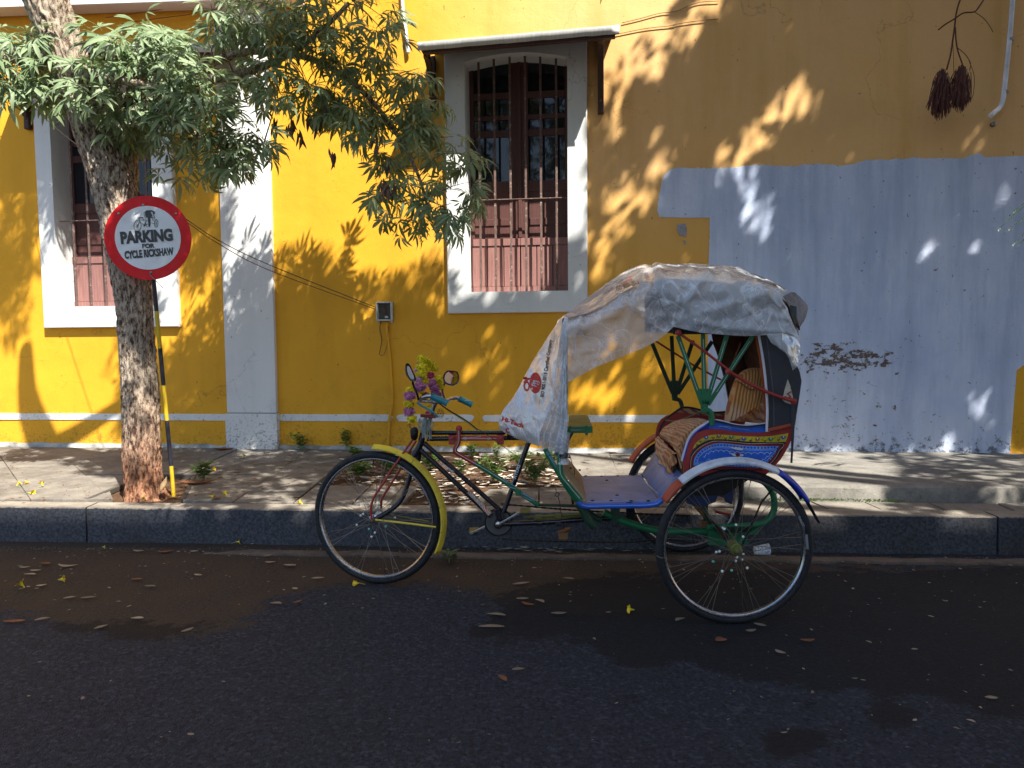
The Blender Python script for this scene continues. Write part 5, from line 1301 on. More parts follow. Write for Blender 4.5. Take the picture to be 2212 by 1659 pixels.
# ================================================================== garland of marigolds and asters
gar = empty('flower_garland', P(*cA(1205, 950), 3.74), 'garland of yellow and purple pompon flowers looped over the handlebar and mirrors', 'garland')
GY = M('marigold_yellow', (.80, .66, .02), .7, var=.12, dirt=0); GP = M('aster_purple', (.56, .20, .40), .7, var=.2, dirt=0); GPK = M('aster_pale_pink', (.68, .42, .55), .7, var=.2, dirt=0); GR = M('aster_red_pink', (.55, .10, .20), .7, dirt=0)
def pompon(c, r, mat, seed):
    rr = random.Random(seed); m = MB()
    for k in range(130):
        z = rr.uniform(-1, 1); a = rr.uniform(0, 6.283); s = math.sqrt(1 - z * z); d = V((s * math.cos(a), s * math.sin(a), z * .8))
        t = d.cross(V((rr.uniform(-1, 1), rr.uniform(-1, 1), rr.uniform(-1, 1)))).normalized(); L = r * rr.uniform(.85, 1.15)
        b = c + d * r * .35; tip = c + d * L + t * r * .18
        m.add([b + t * r * .09, b - t * r * .09, tip - t * r * .12, tip + t * r * .12], [(0, 1, 2, 3)])
    m.ball(c, r * .72, 8)
    return m.build('flower', mat, gar)
fl = [(1345, 240, 50, GY, 3.86), (1395, 262, 48, GY, 3.88), (1440, 285, 44, GY, 3.9), (1330, 285, 34, GPK, 3.88), (1345, 325, 55, GY, 3.84), (1400, 350, 38, GY, 3.86), (1490, 340, 42, GY, 3.92), (1450, 335, 36, GY, 3.91), (1440, 420, 42, GR, 3.93), (1300, 365, 34, GPK, 3.86), (1345, 410, 56, GY, 3.82), (1310, 465, 36, GPK, 3.8), (1375, 485, 42, GY, 3.84), (1325, 545, 60, GP, 3.78),
      (1535, 455, 44, GY, 3.95), (1545, 500, 36, GY, 3.96), (1552, 545, 36, GY, 3.97), (1455, 500, 46, GP, 3.9), (1480, 545, 46, GP, 3.9), (1495, 592, 44, GP, 3.92), (1540, 630, 30, GP, 3.95), (1215, 585, 44, GY, 3.76), (1262, 560, 34, GY, 3.78), (1212, 650, 58, GP, 3.75), (1203, 735, 52, GY, 3.75), (1207, 820, 56, GP, 3.75), (1235, 898, 50, GY, 3.75), (1385, 640, 40, GR, 3.86), (1340, 600, 30, GY, 3.84), (1435, 760, 22, GY, 3.86), (1410, 830, 22, GR, 3.86)]
for i, (x, y, r, mt, Y) in enumerate(fl): pompon(P(*cA(x, y), Y), r / 2.765 / 1.8517 * Y / F_PX * 1.18, mt, i)
m = MB(); m.tube(catmull([P(*cA(x, y), 3.76) for x, y in [(1240, 880), (1222, 940), (1210, 985), (1222, 1000), (1228, 960)]], 5), .0018, 5); m.build('string', WIRE, gar)
# ================================================================== trees
TRAVEL = V((-.62, 1.0, -1.5))
def on_wall(p):                                          # where the shadow of p lands on the wall (view coordinates)
    k = (W0 - p).dot(WN) / TRAVEL.dot(WN); q = p + TRAVEL * k
    if q.z < .25:
        k2 = (p.z - .24) / 1.5; q = p + TRAVEL * k2
    return view_uv(q), q
def rand_in(poly, rr):
    xs = [p[0] for p in poly]; ys = [p[1] for p in poly]
    while True:
        x, y = rr.uniform(min(xs), max(xs)), rr.uniform(min(ys), max(ys))
        if inpoly(x, y, poly): return x, y
def poly_area(p): return abs(sum(p[i - 1][0] * p[i][1] - p[i][0] * p[i - 1][1] for i in range(len(p)))) / 2
# --- one compound leaf: petiole and five to seven lance-shaped leaflets
def leaf_geo(seed, n=None, size=1.0):
    rr = random.Random(seed); n = n or rr.choice((5, 5, 6, 7)); m = MB()
    pe = .055 * size
    m.tube([(0, 0, 0), (pe * .5, 0, .004), (pe, 0, 0)], .0012, 3, cap=False)
    for i in range(n):
        a = R(-78 + 156 * i / (n - 1) + rr.uniform(-9, 9)); L = size * rr.uniform(.105, .165) * (1 - .3 * abs(a) / 1.4); w = L * rr.uniform(.14, .185)
        dr = rr.uniform(.2, .75); tw = rr.uniform(-.3, .3); d = V((math.cos(a), math.sin(a), 0)); s = V((-math.sin(a), math.cos(a), tw))
        rows = []
        for t, ww in ((0, .06), (.12, .12), (.35, .85), (.6, 1.0), (.82, .6), (1, .03)):
            c = V((pe, 0, 0)) + d * (L * t * math.cos(dr * t)) + V((0, 0, -L * math.sin(dr * t) * t * .9))
            rows.append([c + s * (w / 2 * ww) + V((0, 0, w * .16 * ww)), c, c - s * (w / 2 * ww) + V((0, 0, w * .16 * ww))])
        m.grid(rows)
    return m
LG = [leaf_geo(100 + i) for i in range(8)]
LM = []
for i, g_ in enumerate(LG):
    me = bpy.data.meshes.new('leaf'); me.from_pydata(g_.v, [], g_.f); me.materials.append(LEAF); me.polygons.foreach_set('use_smooth', [True] * len(me.polygons)); LM.append(me)
def frame_for(d, up):
    x = d.normalized(); y = up.cross(x)
    y = y.normalized() if y.length > 1e-3 else V((0, 1, 0)); z = x.cross(y)
    return Matrix(((x.x, y.x, z.x), (x.y, y.y, z.y), (x.z, y.z, z.z)))
REG = {  # in-view foliage masses: polygon, depth range, clusters per 1000 px^2
 'A1': ([(-60, 60), (20, 42), (80, 60), (120, 110), (140, 150), (125, 200), (60, 200), (-60, 190)], (4.85, 5.2), .9),
 'A2': ([(150, 90), (230, 55), (300, 30), (370, 70), (410, 120), (450, 160), (500, 195), (470, 255), (380, 275), (300, 280), (235, 262), (205, 200), (160, 150)], (4.72, 5.1), .70),
 'A3': ([(300, 0), (520, -30), (560, 60), (420, 110), (330, 90)], (4.9, 5.3), .16),
 'B': ([(250, 260), (330, 230), (470, 240), (545, 265), (580, 300), (560, 335), (525, 352), (455, 362), (400, 378), (330, 350), (260, 310)], (4.95, 5.45), .85),
 'C': ([(440, 60), (480, 10), (560, -30), (820, -30), (838, 40), (850, 100), (885, 150), (860, 190), (790, 215), (700, 250), (620, 235), (550, 215), (480, 180), (430, 130)], (5.2, 5.9), .74),
 'D1': ([(640, 190), (780, 180), (900, 140), (945, 190), (985, 270), (1005, 320), (985, 370), (900, 385), (820, 345), (760, 280), (690, 262)], (5.45, 5.9), .80),
 'D2': ([(815, 360), (1000, 350), (1010, 420), (1015, 470), (985, 500), (950, 540), (905, 500), (830, 440), (800, 400)], (5.5, 5.9), .52)}
LIT = [[(596, 330), (690, 320), (770, 335), (800, 400), (800, 500), (880, 540), (940, 560), (860, 590), (760, 575), (640, 555), (598, 560)],
       [(-300, 770), (20, 740), (110, 715), (160, 790), (235, 850), (240, 1000), (250, 1075), (-300, 1080)],
       [(482, 392), (585, 330), (590, 540), (560, 570), (520, 500), (480, 480)], [(200, 560), (250, 560), (250, 650), (120, 660), (100, 560), (140, 500)],
       [(600, 240), (760, 290), (800, 345), (600, 345)], [(965, 300), (1010, 500), (1010, 650), (965, 640)], [(870, -50), (1330, -50), (1330, 50), (900, 70)], [(960, 550), (1230, 640), (1200, 670), (960, 670)],
       [(385, 640), (470, 600), (480, 760), (400, 790)]]
tree = empty('trumpet_tree', G(315, 1070, .22), 'leaning street tree with furrowed bark and silvery green leaves growing from the pavement pit', 'tree')
rr = random.Random(21)
def radius(px, Y): return px / 2 / F_PX * Y
def bark_tube(path, name, n=110, step=.011, amp=.021, par=tree, seed=0):
    pts = [P(u, v, Y) for u, v, wd, Y in path]; rs = [radius(wd, Y) for u, v, wd, Y in path]
    P4 = [V((p.x, p.y, p.z)) for p in catmull(pts, 10)]; R4 = [q.x for q in catmull([V((r, 0, 0)) for r in rs], 10)]
    cp = []; cr = []; L = 0; last = None
    for i in range(len(P4) - 1):
        d = (P4[i + 1] - P4[i]).length; k = max(1, int(d / step))
        for j in range(k): cp.append(P4[i].lerp(P4[i + 1], j / k)); cr.append(R4[i] + (R4[i + 1] - R4[i]) * j / k)
    rows = []; prev = V((1, 0, 0)); L = 0
    for i, p in enumerate(cp):
        t = (cp[min(i + 1, len(cp) - 1)] - cp[max(i - 1, 0)]).normalized(); x = (prev - t * prev.dot(t)).normalized(); prev = x; y = t.cross(x)
        if i: L += (p - cp[i - 1]).length
        r = []
        for j in range(n + 1):
            a = 2 * math.pi * (j % n) / n; d = x * math.cos(a) + y * math.sin(a)
            big = .07 * mnoise.noise(V((d.x * 1.2, d.y * 1.2, L * 2.2 + seed))) + .05 * mnoise.noise(V((d.x * 3, d.y * 3, L * 4 + seed)))
            q = V((d.x * 6.5, d.y * 6.5, L * 7 + 1.5 * mnoise.noise(V((d.x * 2, d.y * 2, L * 5)))))
            rg = 1 - abs(mnoise.noise(q)) * 2.4; rg = max(-.8, min(1, rg))
            q2 = V((d.x * 15, d.y * 15, L * 26)); rg2 = mnoise.noise(q2)
            r.append(p + d * (cr[i] * (1 + big) + amp * (.9 * -(1 - rg) * .6 + .45 * rg2 + .25)))
        rows.append(r)
    m = MB(); m.grid(rows); return m.build(name, BARK, par, smooth='all')
trunk = bark_tube([(318, 1092, 112, 5.2), (315, 1072, 90, 5.2), (311, 1040, 78, 5.2), (307, 950, 74, 5.2), (302, 850, 74, 5.2), (297, 760, 69, 5.2), (293, 700, 69, 5.2), (288, 640, 71, 5.2), (277, 560, 80, 5.2), (262, 480, 84, 5.2), (248, 420, 86, 5.2), (228, 350, 80, 5.18), (206, 290, 78, 5.15), (186, 230, 76, 5.12), (165, 170, 76, 5.1), (141, 110, 78, 5.06), (118, 50, 82, 5.03), (99, 0, 84, 5.0), (80, -60, 82, 4.97), (52, -140, 76, 4.93), (15, -260, 66, 4.9), (-20, -420, 54, 4.85), (-30, -640, 36, 4.8)], 'trunk')
LIMBS = [
 [(262, 440, 62, 5.25), (268, 380, 58, 5.28), (274, 320, 46, 5.33), (292, 262, 36, 5.38), (335, 205, 26, 5.45), (390, 160, 21, 5.5), (470, 130, 18, 5.55), (560, 110, 15, 5.6), (680, 130, 13, 5.68), (780, 195, 11, 5.75), (850, 280, 9, 5.75), (900, 370, 7, 5.72), (930, 470, 5, 5.7)],
 [(300, 250, 26, 5.38), (350, 205, 22, 5.42), (420, 178, 24, 5.45), (520, 160, 18, 5.5), (620, 120, 14, 5.55), (700, 60, 10, 5.6), (760, 0, 8, 5.6)],
 [(150, 150, 36, 5.05), (200, 165, 26, 4.95), (270, 175, 18, 4.88), (340, 190, 12, 4.85), (400, 215, 9, 4.9), (450, 250, 6, 5.0)],
 [(130, 95, 34, 5.05), (90, 130, 24, 5.02), (50, 135, 15, 5.0), (0, 120, 11, 5.0), (-60, 110, 8, 5.0)],
 [(335, 215, 16, 5.42), (380, 260, 12, 5.35), (440, 300, 9, 5.25), (510, 320, 7, 5.2), (570, 310, 5, 5.2)],
 [(60, -140, 50, 4.95), (180, -230, 38, 4.9), (330, -300, 30, 4.9), (520, -340, 24, 4.95), (720, -350, 16, 5.0)]]
limb_pts = []
for i, L_ in enumerate(LIMBS):
    bark_tube(L_, 'branch', 30 if i == 0 else 20, .03, .004, tree, i * 7)
    for p in catmull([P(u, v, Y) for u, v, wd, Y in L_], 8): limb_pts.append(p)
tips = []                                                # cluster centres
vis = []
for k, (poly, (y0, y1), dens) in REG.items():
    for _ in range(int(poly_area(poly) / 1000 * dens)):
        u, v = rand_in(poly, rr); Y = rr.uniform(y0, y1); tips.append((P(u, v, Y), k))
nvis = len(tips)
# foliage above the picture, where its shadows fall on the wall, the sign and the lower leaves
SH = [([(-60, 350), (50, 400), (72, 480), (60, 640), (30, 720), (-60, 760)], 54), ([(95, 340), (170, 400), (190, 470), (120, 500), (90, 450)], 12), ([(385, 395), (468, 395), (470, 560), (420, 640), (385, 560)], 44),
      ([(480, 600), (598, 560), (600, 900), (490, 900), (470, 760)], 48), ([(600, 620), (690, 575), (730, 640), (860, 640), (870, 700), (760, 780), (600, 800)], 62),
      ([(250, 720), (360, 700), (480, 780), (600, 820), (900, 720), (950, 960), (245, 960), (190, 800)], 105), ([(120, 890), (200, 870), (250, 960), (250, 1020), (130, 985)], 7), ([(260, 970), (900, 970), (900, 1085), (330, 1085)], 130), ([(860, 600), (960, 620), (960, 700), (880, 700)], 14)]
SUNNY = [(4.9, [REG['A1'][0], REG['A2'][0]]), (5.1, [REG['A1'][0], REG['A2'][0], [(100, 0), (230, 0), (240, 340), (170, 300)]]), (5.65, [[(900, 130), (960, 190), (1020, 330), (900, 330), (870, 200)]])]
def vis_ok(p):
    u, v = view_uv(p)
    return v < -95 or u < -110
def try_add(target, k0, k1, tag_, lit=True):
    for _ in range(30):
        k = rr.uniform(k0, k1); p = target - TRAVEL * k
        if abs(p.x + 2.0) > 3.6 or p.z > 7.5 or p.y < 2.6: continue
        if not vis_ok(p): continue
        (u, v), q = on_wall(p)
        if lit and any(inpoly(u + du, v + dv, L_) for L_ in LIT for du, dv in ((0, 0), (35, 0), (-35, 0), (0, 40), (0, -40))): continue
        bad = False
        for YY, pls in SUNNY:
            kk = YY - p.y; qq_ = p + TRAVEL * kk; uu, vv = view_uv(qq_)
            if kk > 0 and any(inpoly(uu + du, vv + dv, L_) for L_ in pls for du, dv in ((0, 0), (45, 0), (-45, 0), (0, 45), (0, -45))): bad = True
        if bad: continue
        tips.append((p, tag_)); return
for poly, n in SH:
    for _ in range(n):
        u, v = rand_in(poly, rr); tg = Wpt(u, v) if v < 962 else Gw(u, v); try_add(tg, 1.1, 3.6, 'U')
for k, n in (('C', 42), ('B', 26), ('D2', 4)):
    poly, (y0, y1), _ = REG[k]
    for _ in range(n):
        u, v = rand_in(poly, rr); try_add(P(u, v, (y0 + y1) / 2), .3, 2.2, 'U')
for _ in range(30):                                       # leaves that dapple the round sign
    try_add(P(320 + rr.uniform(-90, 90), 515 + rr.uniform(-90, 90), 5.03), 1.45, 2.3, 'U', False)
NSP = []
for poly_, n_s in (([(482, 560), (600, 560), (602, 900), (490, 900)], 60), ([(380, 400), (470, 400), (470, 640), (385, 640)], 34), ([(0, 400), (70, 430), (60, 720), (0, 740)], 14), ([(600, 590), (860, 610), (860, 780), (600, 820)], 44), ([(90, 360), (180, 420), (190, 560), (95, 540)], 12), ([(110, 880), (250, 880), (250, 1010), (110, 1010)], 12)):
    for _ in range(n_s): NSP.append((*rand_in(poly_, rr), rr.uniform(5, 11)))
all_leaves = []
for p, k in tips:
    nl = rr.randint(6, 8)
    for _ in range(nl):
        a = rr.uniform(0, 6.283); el = rr.uniform(-.9, .5)
        d = V((math.cos(a) * math.cos(el), math.sin(a) * math.cos(el), math.sin(el)))
        if k.startswith('D'): d = (d + V((.25, -.1, -.55))).normalized()
        if k == 'A2': d = (d + V((.1, -.35, .15))).normalized()
        o = p + d * rr.uniform(.015, .07) + V((rr.uniform(-.03, .03), rr.uniform(-.03, .03), rr.uniform(-.03, .03)))
        up = (SUN * .9 + V((rr.uniform(-.6, .6), rr.uniform(-.9, .2), rr.uniform(-.3, .6)))).normalized()
        u, v = view_uv(o + d * .09)
        if k == 'U':
            (uu, vv), _q = on_wall(o + d * .1)
            if any(abs(uu - a_) < r_ and abs(vv - b_) < r_ * 1.3 for a_, b_, r_ in NSP): continue
        if k != 'U':
            if 600 < u < 640 and v > 300: continue
        all_leaves.append((o, d, up, rr.uniform(.82, 1.22), rr.randrange(8), k))
all_leaves = [L_ for L_ in all_leaves if L_[5] == 'U' or not any(inpoly(*view_uv(L_[0] + L_[1] * .1), q) for q in ([(596, 345), (790, 345), (800, 520), (596, 520)], [(70, 260), (220, 300), (240, 420), (80, 420)]))]
# the big hand of leaves hanging in front of the left window
for (u, v, Y, dx, dz, s) in ((178, 190, 4.75, -1, .1, 1.5), (176, 196, 4.74, -.8, -.4, 1.45), (182, 200, 4.74, -.5, -1, 1.4), (186, 196, 4.76, .9, -.25, 1.3)):
    o = P(u, v, Y); all_leaves.append((o, V((dx, -.1, dz)).normalized(), V((0, -.6, 1)), s, rr.randrange(8), 'A'))
# the 300 nearest, largest showing leaves are parts; the others one mass
shown = [L_ for L_ in all_leaves if L_[5] != 'U' and -10 < view_uv(L_[0])[1] and 0 < view_uv(L_[0])[0] < 1060]
shown.sort(key=lambda L_: -L_[3] / L_[0].y); top300 = set(id(L_) for L_ in shown[:298])
Vv = []; Ff = []; base = 0
garr = [(np.array(g_.v), g_.f) for g_ in LG]
for L_ in all_leaves:
    o, d, up, s, gi, k = L_; M3 = frame_for(d, up)
    if id(L_) in top300:
        ob = bpy.data.objects.new('leaf', LM[gi]); COL.objects.link(ob); ob.parent = tree; ob.matrix_parent_inverse = WM[tree.name].inverted()
        mw = (M3 * s).to_4x4(); mw.translation = o; ob.matrix_basis = mw
    else:
        A = garr[gi][0] @ np.array(M3).T * s + np.array(o); Vv.append(A); Ff += [tuple(i + base for i in f) for f in garr[gi][1]]; base += len(A)
me = bpy.data.meshes.new('foliage'); me.from_pydata(np.vstack(Vv).tolist(), [], Ff); me.materials.append(LEAF); me.polygons.foreach_set('use_smooth', [True] * len(me.polygons))
fo = bpy.data.objects.new('foliage', me); COL.objects.link(fo); setp(fo, tree); fo['kind'] = 'stuff'
# twigs from the limbs to the clusters
m = MB()
for p, k in tips[:nvis]:
    q = min(limb_pts, key=lambda z: (z - p).length + .25 * abs(z.y - p.y))
    mid = q.lerp(p, .5) + V((rr.uniform(-.04, .04), rr.uniform(-.04, .04), .10 * (q - p).length + rr.uniform(-.02, .03)))
    L = (q - p).length; pts = catmull([q, mid, p], 5)
    m.tube(pts, [max(.0018, (.0028 + .003 * min(1.4, L)) * (1 - i / len(pts)) + .0016) for i in range(len(pts))], 5, cap=False)
m.build('twigs', TWIG, tree, kind='stuff', smooth='all')
# dead brown leaves hanging in the crown, and a few blossoms
m = MB()
for (u, v, n) in ((598, 262, 5), (628, 262, 8), (645, 285, 7), (700, 235, 12), (690, 262, 5), (815, 300, 7), (835, 345, 8), (825, 395, 10), (845, 400, 7), (720, 330, 4), (672, 250, 6)):
    for _ in range(n):
        p = P(u + rr.uniform(-9, 9), v + rr.uniform(-10, 10), 5.55 + rr.uniform(-.05, .05)); L = rr.uniform(.06, .12); w_ = L * .22; sx = rr.uniform(-.3, .3); cu_ = rr.uniform(-.3, .3)
        rows = []
        for i in range(5):
            t = i / 4; c = p + V((sx * L * t + cu_ * L * t * t, rr.uniform(-.004, .004), -L * t)); ww = w_ * math.sin(math.pi * (t * .92 + .06)); rows.append([c - V((ww / 2, .006, 0)), c, c + V((ww / 2, -.006, 0))])
        m.grid(rows)
m.build('dead_leaves', DRY, tree, kind='stuff', smooth='all')
def blossom(p, s, rot, name='blossom', par=None, mat=PETAL):
    m = MB(); n = 20; rows = []
    for i in range(5):
        t = i / 4; r = (.10 + .9 * t ** 2.2) * s
        rows.append([p + rot @ V((r * math.cos(6.283 * j / n) * (1 + (.18 if t == 1 else .05) * math.cos(5 * 6.283 * j / n)), r * math.sin(6.283 * j / n) * (1 + (.18 if t == 1 else .05) * math.cos(5 * 6.283 * j / n)), s * (1.9 * t - (.35 * (t - .75) * 4 if t > .75 else 0)) + .12 * s * math.sin(j * 2.2) * t)) for j in range(n + 1)])
    m.grid(rows); return m.build(name, mat, par, smooth='all')
for u, v, Y in ((320, 213, 4.85), (1180 / 1.8517, 35, 5.5), (722, 15, 5.5), (848, 365, 5.6), (905, 520, 5.6), (640, 205, 5.5), (212, 60, 4.9)):
    blossom(P(u, v, Y), .018, Matrix.Rotation(rr.uniform(0, 6), 3, 'Y'), par=tree)

# ---------------------------------------------------------------- big street tree behind the camera: its crown dapples the right-hand wall
big = empty('rain_tree', (7.6, -1.2, 0), 'tall spreading tree overhanging the street whose leaf shade dapples the blue patch of wall', 'tree')
rb2 = random.Random(33)
SHADE = [[(1560, -120), (1430, 40), (1330, 120), (1275, 210), (1255, 330), (1255, 520), (1180, 590), (960, 690), (880, 640), (850, 700), (600, 800), (500, 830), (420, 960), (420, 1110), (2600, 1150), (2600, -150)]]
def spots():
    o = []
    def st(u0, v0, u1, v1, n, jit, r0, r1):
        for _ in range(n):
            t = rb2.random(); o.append((u0 + (u1 - u0) * t + rb2.gauss(0, jit), v0 + (v1 - v0) * t + rb2.gauss(0, jit), rb2.uniform(r0, r1)))
    st(1520, 10, 1340, 170, 60, 32, 6, 12); st(1400, 20, 1300, 120, 14, 20, 14, 24); st(1770, 170, 1600, 350, 44, 20, 6, 11); st(1620, 300, 1560, 360, 8, 14, 12, 20)
    st(1350, 90, 1290, 300, 14, 14, 7, 14); st(1370, 380, 1290, 580, 60, 34, 4, 9); st(1420, 330, 1320, 460, 30, 26, 4, 8); st(1460, 250, 1380, 480, 10, 18, 6, 11); st(1700, 210, 1760, 250, 5, 10, 7, 10)
    st(1590, 390, 1660, 490, 10, 14, 9, 15); st(1650, 470, 1620, 520, 4, 8, 8, 12); st(1990, 540, 2030, 520, 2, 6, 10, 15); st(2100, 550, 2110, 560, 3, 8, 11, 15); st(2170, 410, 2185, 425, 3, 8, 9, 12)
    st(2115, 850, 2130, 910, 4, 10, 13, 20); st(2180, 940, 2190, 930, 2, 5, 16, 20); st(2110, 300, 2120, 310, 2, 8, 10, 14); st(2030, 970, 2060, 975, 2, 8, 12, 18); st(1720, 480, 1900, 200, 4, 40, 6, 9)
    st(1050, 760, 1450, 760, 16, 40, 9, 18); st(1200, 830, 1430, 900, 14, 25, 8, 16); st(1700, 1020, 1900, 1070, 26, 14, 18, 30); st(1640, 1030, 1700, 1070, 8, 12, 16, 26); st(1780, 1092, 1850, 1094, 6, 10, 12, 18)
    st(600, 1040, 680, 1065, 6, 12, 12, 20); st(500, 1050, 560, 1065, 3, 10, 9, 14); st(1150, 1010, 1320, 1030, 14, 22, 10, 18); st(960, 1000, 1100, 1040, 12, 22, 8, 15); st(1240, 1000, 1360, 1060, 8, 18, 10, 16); st(1000, 640, 1240, 520, 22, 26, 7, 13); st(1240, 260, 1250, 560, 12, 8, 9, 15); st(760, 1060, 860, 1070, 6, 14, 9, 14)
    st(1230, 640, 1000, 655, 5, 8, 10, 14)
    return o
SP = [(a_, b_, r_ * 1.0 + 2) for a_, b_, r_ in spots()]
WEDGE = [[(1640, 1000), (1700, 1006), (1800, 1028), (1880, 1050), (1915, 1075), (1900, 1098), (1600, 1098), (1600, 1000)], [(-300, 700), (100, 700), (160, 790), (240, 850), (255, 1075), (-300, 1080)]]
# bin spots for speed
def in_spot(u, v):
    if any(inpoly(u, v, w_) for w_ in WEDGE): return True
    for a, b, r in SP:
        if abs(u - a) < r * 1.5 and abs(v - b) < r * 1.9:
            du = u - a; dv = v - b
            x = du * .90 + dv * -.43; y = du * .43 + dv * .90   # spots lean with the sun
            # long axis runs along the slant of the light
            lx = du * -.45 + dv * .89; ly = du * .89 + dv * .45
            if (lx / (r * 2.0)) ** 2 + (ly / (r * 1.15)) ** 2 < 1: return True
    return False
Vv = []; Ff = []; n_ = 0; cnt = 0
clumps = []
for _ in range(42000):
    u = rb2.uniform(250, 2560); v = rb2.uniform(-150, 1110)
    if not inpoly(u, v, SHADE[0]) : continue
    if v < 965: tg = Wpt(u, v)
    else: tg = Gw(u, v)
    fade = 1.0
    k = rb2.uniform(2.4, 4.2); p = tg - TRAVEL * k
    if p.z < 3.9 or view_uv(p)[1] > -60: continue
    if in_spot(u, v) and (rb2.random() > .09 or v > 950): continue
    s = rb2.uniform(.05, .085)
    a = V((rb2.gauss(0, 1), rb2.gauss(0, 1), rb2.gauss(0, .5))).normalized(); nn = (SUN + V((rb2.gauss(0, .7), rb2.gauss(0, .7), rb2.gauss(0, .7)))).normalized(); b_ = nn.cross(a).normalized(); a = b_.cross(nn)
    Vv += [p - a * s, p + b_ * s * .45, p + a * s, p - b_ * s * .45]; Ff.append((n_, n_ + 1, n_ + 2, n_ + 3)); n_ += 4
# a looser margin of leaves round the shading mass, so that the crown is whole
for _ in range(5000):
    th = rb2.uniform(0, 6.283); ph = math.acos(rb2.uniform(-.2, 1)); r = rb2.uniform(.55, 1) ** .4
    p = V((5.6 + 4.2 * r * math.sin(ph) * math.cos(th), -.6 + 3.4 * r * math.sin(ph) * math.sin(th), 8.8 + 3.6 * r * math.cos(ph)))
    (u, v), q = on_wall(p)
    if not inpoly(u, v, SHADE[0]) and u < 2300 and v < 1120: continue
    if in_spot(u, v): continue
    s = rb2.uniform(.08, .14); a = V((rb2.gauss(0, 1), rb2.gauss(0, 1), rb2.gauss(0, .6))).normalized(); b_ = a.cross(V((rb2.gauss(0, 1), rb2.gauss(0, 1), 1))).normalized()
    Vv += [p - a * s, p + b_ * s * .45, p + a * s, p - b_ * s * .45]; Ff.append((n_, n_ + 1, n_ + 2, n_ + 3)); n_ += 4
me = bpy.data.meshes.new('crown'); me.from_pydata(Vv, [], Ff); me.materials.append(LEAFBIG)
o = bpy.data.objects.new('crown', me); COL.objects.link(o); setp(o, big); o['kind'] = 'stuff'
m = MB(); m.tube(catmull([(7.6, -1.2, 0), (7.5, -1.1, 2.0), (7.4, -1.2, 4.0), (7.0, -1.1, 6.2), (6.2, -.9, 8.6)], 6), [.38 - .012 * i for i in range(25)], 16); m.build('trunk', BARK, big, smooth='all')
for e in ((3.0, .2, 8.5), (4.2, 1.4, 8.4), (8.8, .5, 9.5), (8.0, -2.8, 9.8), (5.0, -2.3, 10.2), (3.6, .9, 10)):
    m = MB(); q = catmull([(7.1, -1.15, 5.4), V((6.9, -1.1, 6.4)).lerp(V(e), .4) + V((0, 0, .4)), e], 6); m.tube(q, [.16 * (1 - i / (len(q) + 1)) + .015 for i in range(len(q))], 10); m.build('branch', BARK, big, smooth='all')

# ---------------------------------------------------------------- feathery tree just beyond the right edge of the view
fe = empty('feathery_tree', (5.9, 5.0, .25), 'feathery-leaved tree at the right edge whose dark fronds reach in front of the blue wall', 'tree')
FROND = leafmat('feathery_leaf', (.018, .045, .015), (.035, .07, .02), .15)
rf = random.Random(9)
Vf = []; Fg = []; nf = 0
def frond(o, d, L, seed=0, pinn=.035):
    global nf
    n = int(L / .010); side = d.cross(V((0, 0, 1))).normalized(); up = side.cross(d)
    for i in range(n):
        t = i / n; c = o + d * (L * t) + V((0, 0, -.25 * L * t * t)); w_ = pinn * math.sin(math.pi * (.12 + .82 * t)) * rf.uniform(.8, 1.1)
        for s in (-1, 1):
            e = side * s * w_ + d * w_ * .45 + V((0, 0, rf.uniform(-.012, .004))); b = d * .0045
            Vf.extend([c - b, c + b, c + e + b * .5, c + e - b * .5]); Fg.append((nf, nf + 1, nf + 2, nf + 3)); nf += 4
for (a, b, Y, L) in (((2290, 395), (2155, 462), 4.6, .33), ((2300, 420), (2170, 470), 4.62, .30), ((2280, 400), (2180, 440), 4.6, .28), ((2300, 440), (2186, 500), 4.62, .28), ((2290, 430), (2200, 505), 4.6, .25)):
    p, q = P(*a, Y), P(*b, Y); frond(p, (q - p).normalized(), (q - p).length, 0, .022)
cntf = 0
while cntf < 900:
    p = V((rf.uniform(2.6, 8.2), rf.uniform(2.2, 6.2), rf.uniform(1.2, 6.6)))
    if ((p.x - 6.0) / 3.0) ** 2 + ((p.y - 4.4) / 2.4) ** 2 + ((p.z - 4.6) / 2.5) ** 2 > 1: continue
    u, v = view_uv(p)
    if -60 < u < 2330 and v > -120: continue
    (a, b), q = on_wall(p)
    if in_spot(a, b) or any(in_spot(a + x, b + y) for x, y in ((25, 0), (-25, 0), (0, 25), (0, -25))): continue
    th = rf.uniform(0, 6.283); frond(p, V((math.cos(th), math.sin(th), rf.uniform(-.4, .2))).normalized(), rf.uniform(.25, .4), 0, .055); cntf += 1
for _ in range(30000):  # unseen leaf clumps added to the crown to darken the wall's right end
    if nf > 4 * 52000: break
    p = V((rf.uniform(2.6, 8.4), rf.uniform(1.8, 6.2), rf.uniform(1.6, 7.2)))
    if ((p.x - 6.0) / 3.1) ** 2 + ((p.y - 4.2) / 2.6) ** 2 + ((p.z - 4.8) / 2.6) ** 2 > 1: continue
    u, v = view_uv(p)
    if -60 < u < 2360 and v > -120: continue
    (a, b), q = on_wall(p)
    if in_spot(a, b): continue
    s = rf.uniform(.05, .09); d = V((rf.gauss(0, 1), rf.gauss(0, 1), rf.gauss(0, .5))).normalized(); e = d.cross(V((rf.gauss(0, 1), rf.gauss(0, 1), 1))).normalized()
    Vf += [p - d * s, p + e * s * .4, p + d * s, p - e * s * .4]; Fg.append((nf, nf + 1, nf + 2, nf + 3)); nf += 4
me = bpy.data.meshes.new('fronds'); me.from_pydata(Vf, [], Fg); me.materials.append(FROND); o = bpy.data.objects.new('fronds', me); COL.objects.link(o); setp(o, fe); o['kind'] = 'stuff'
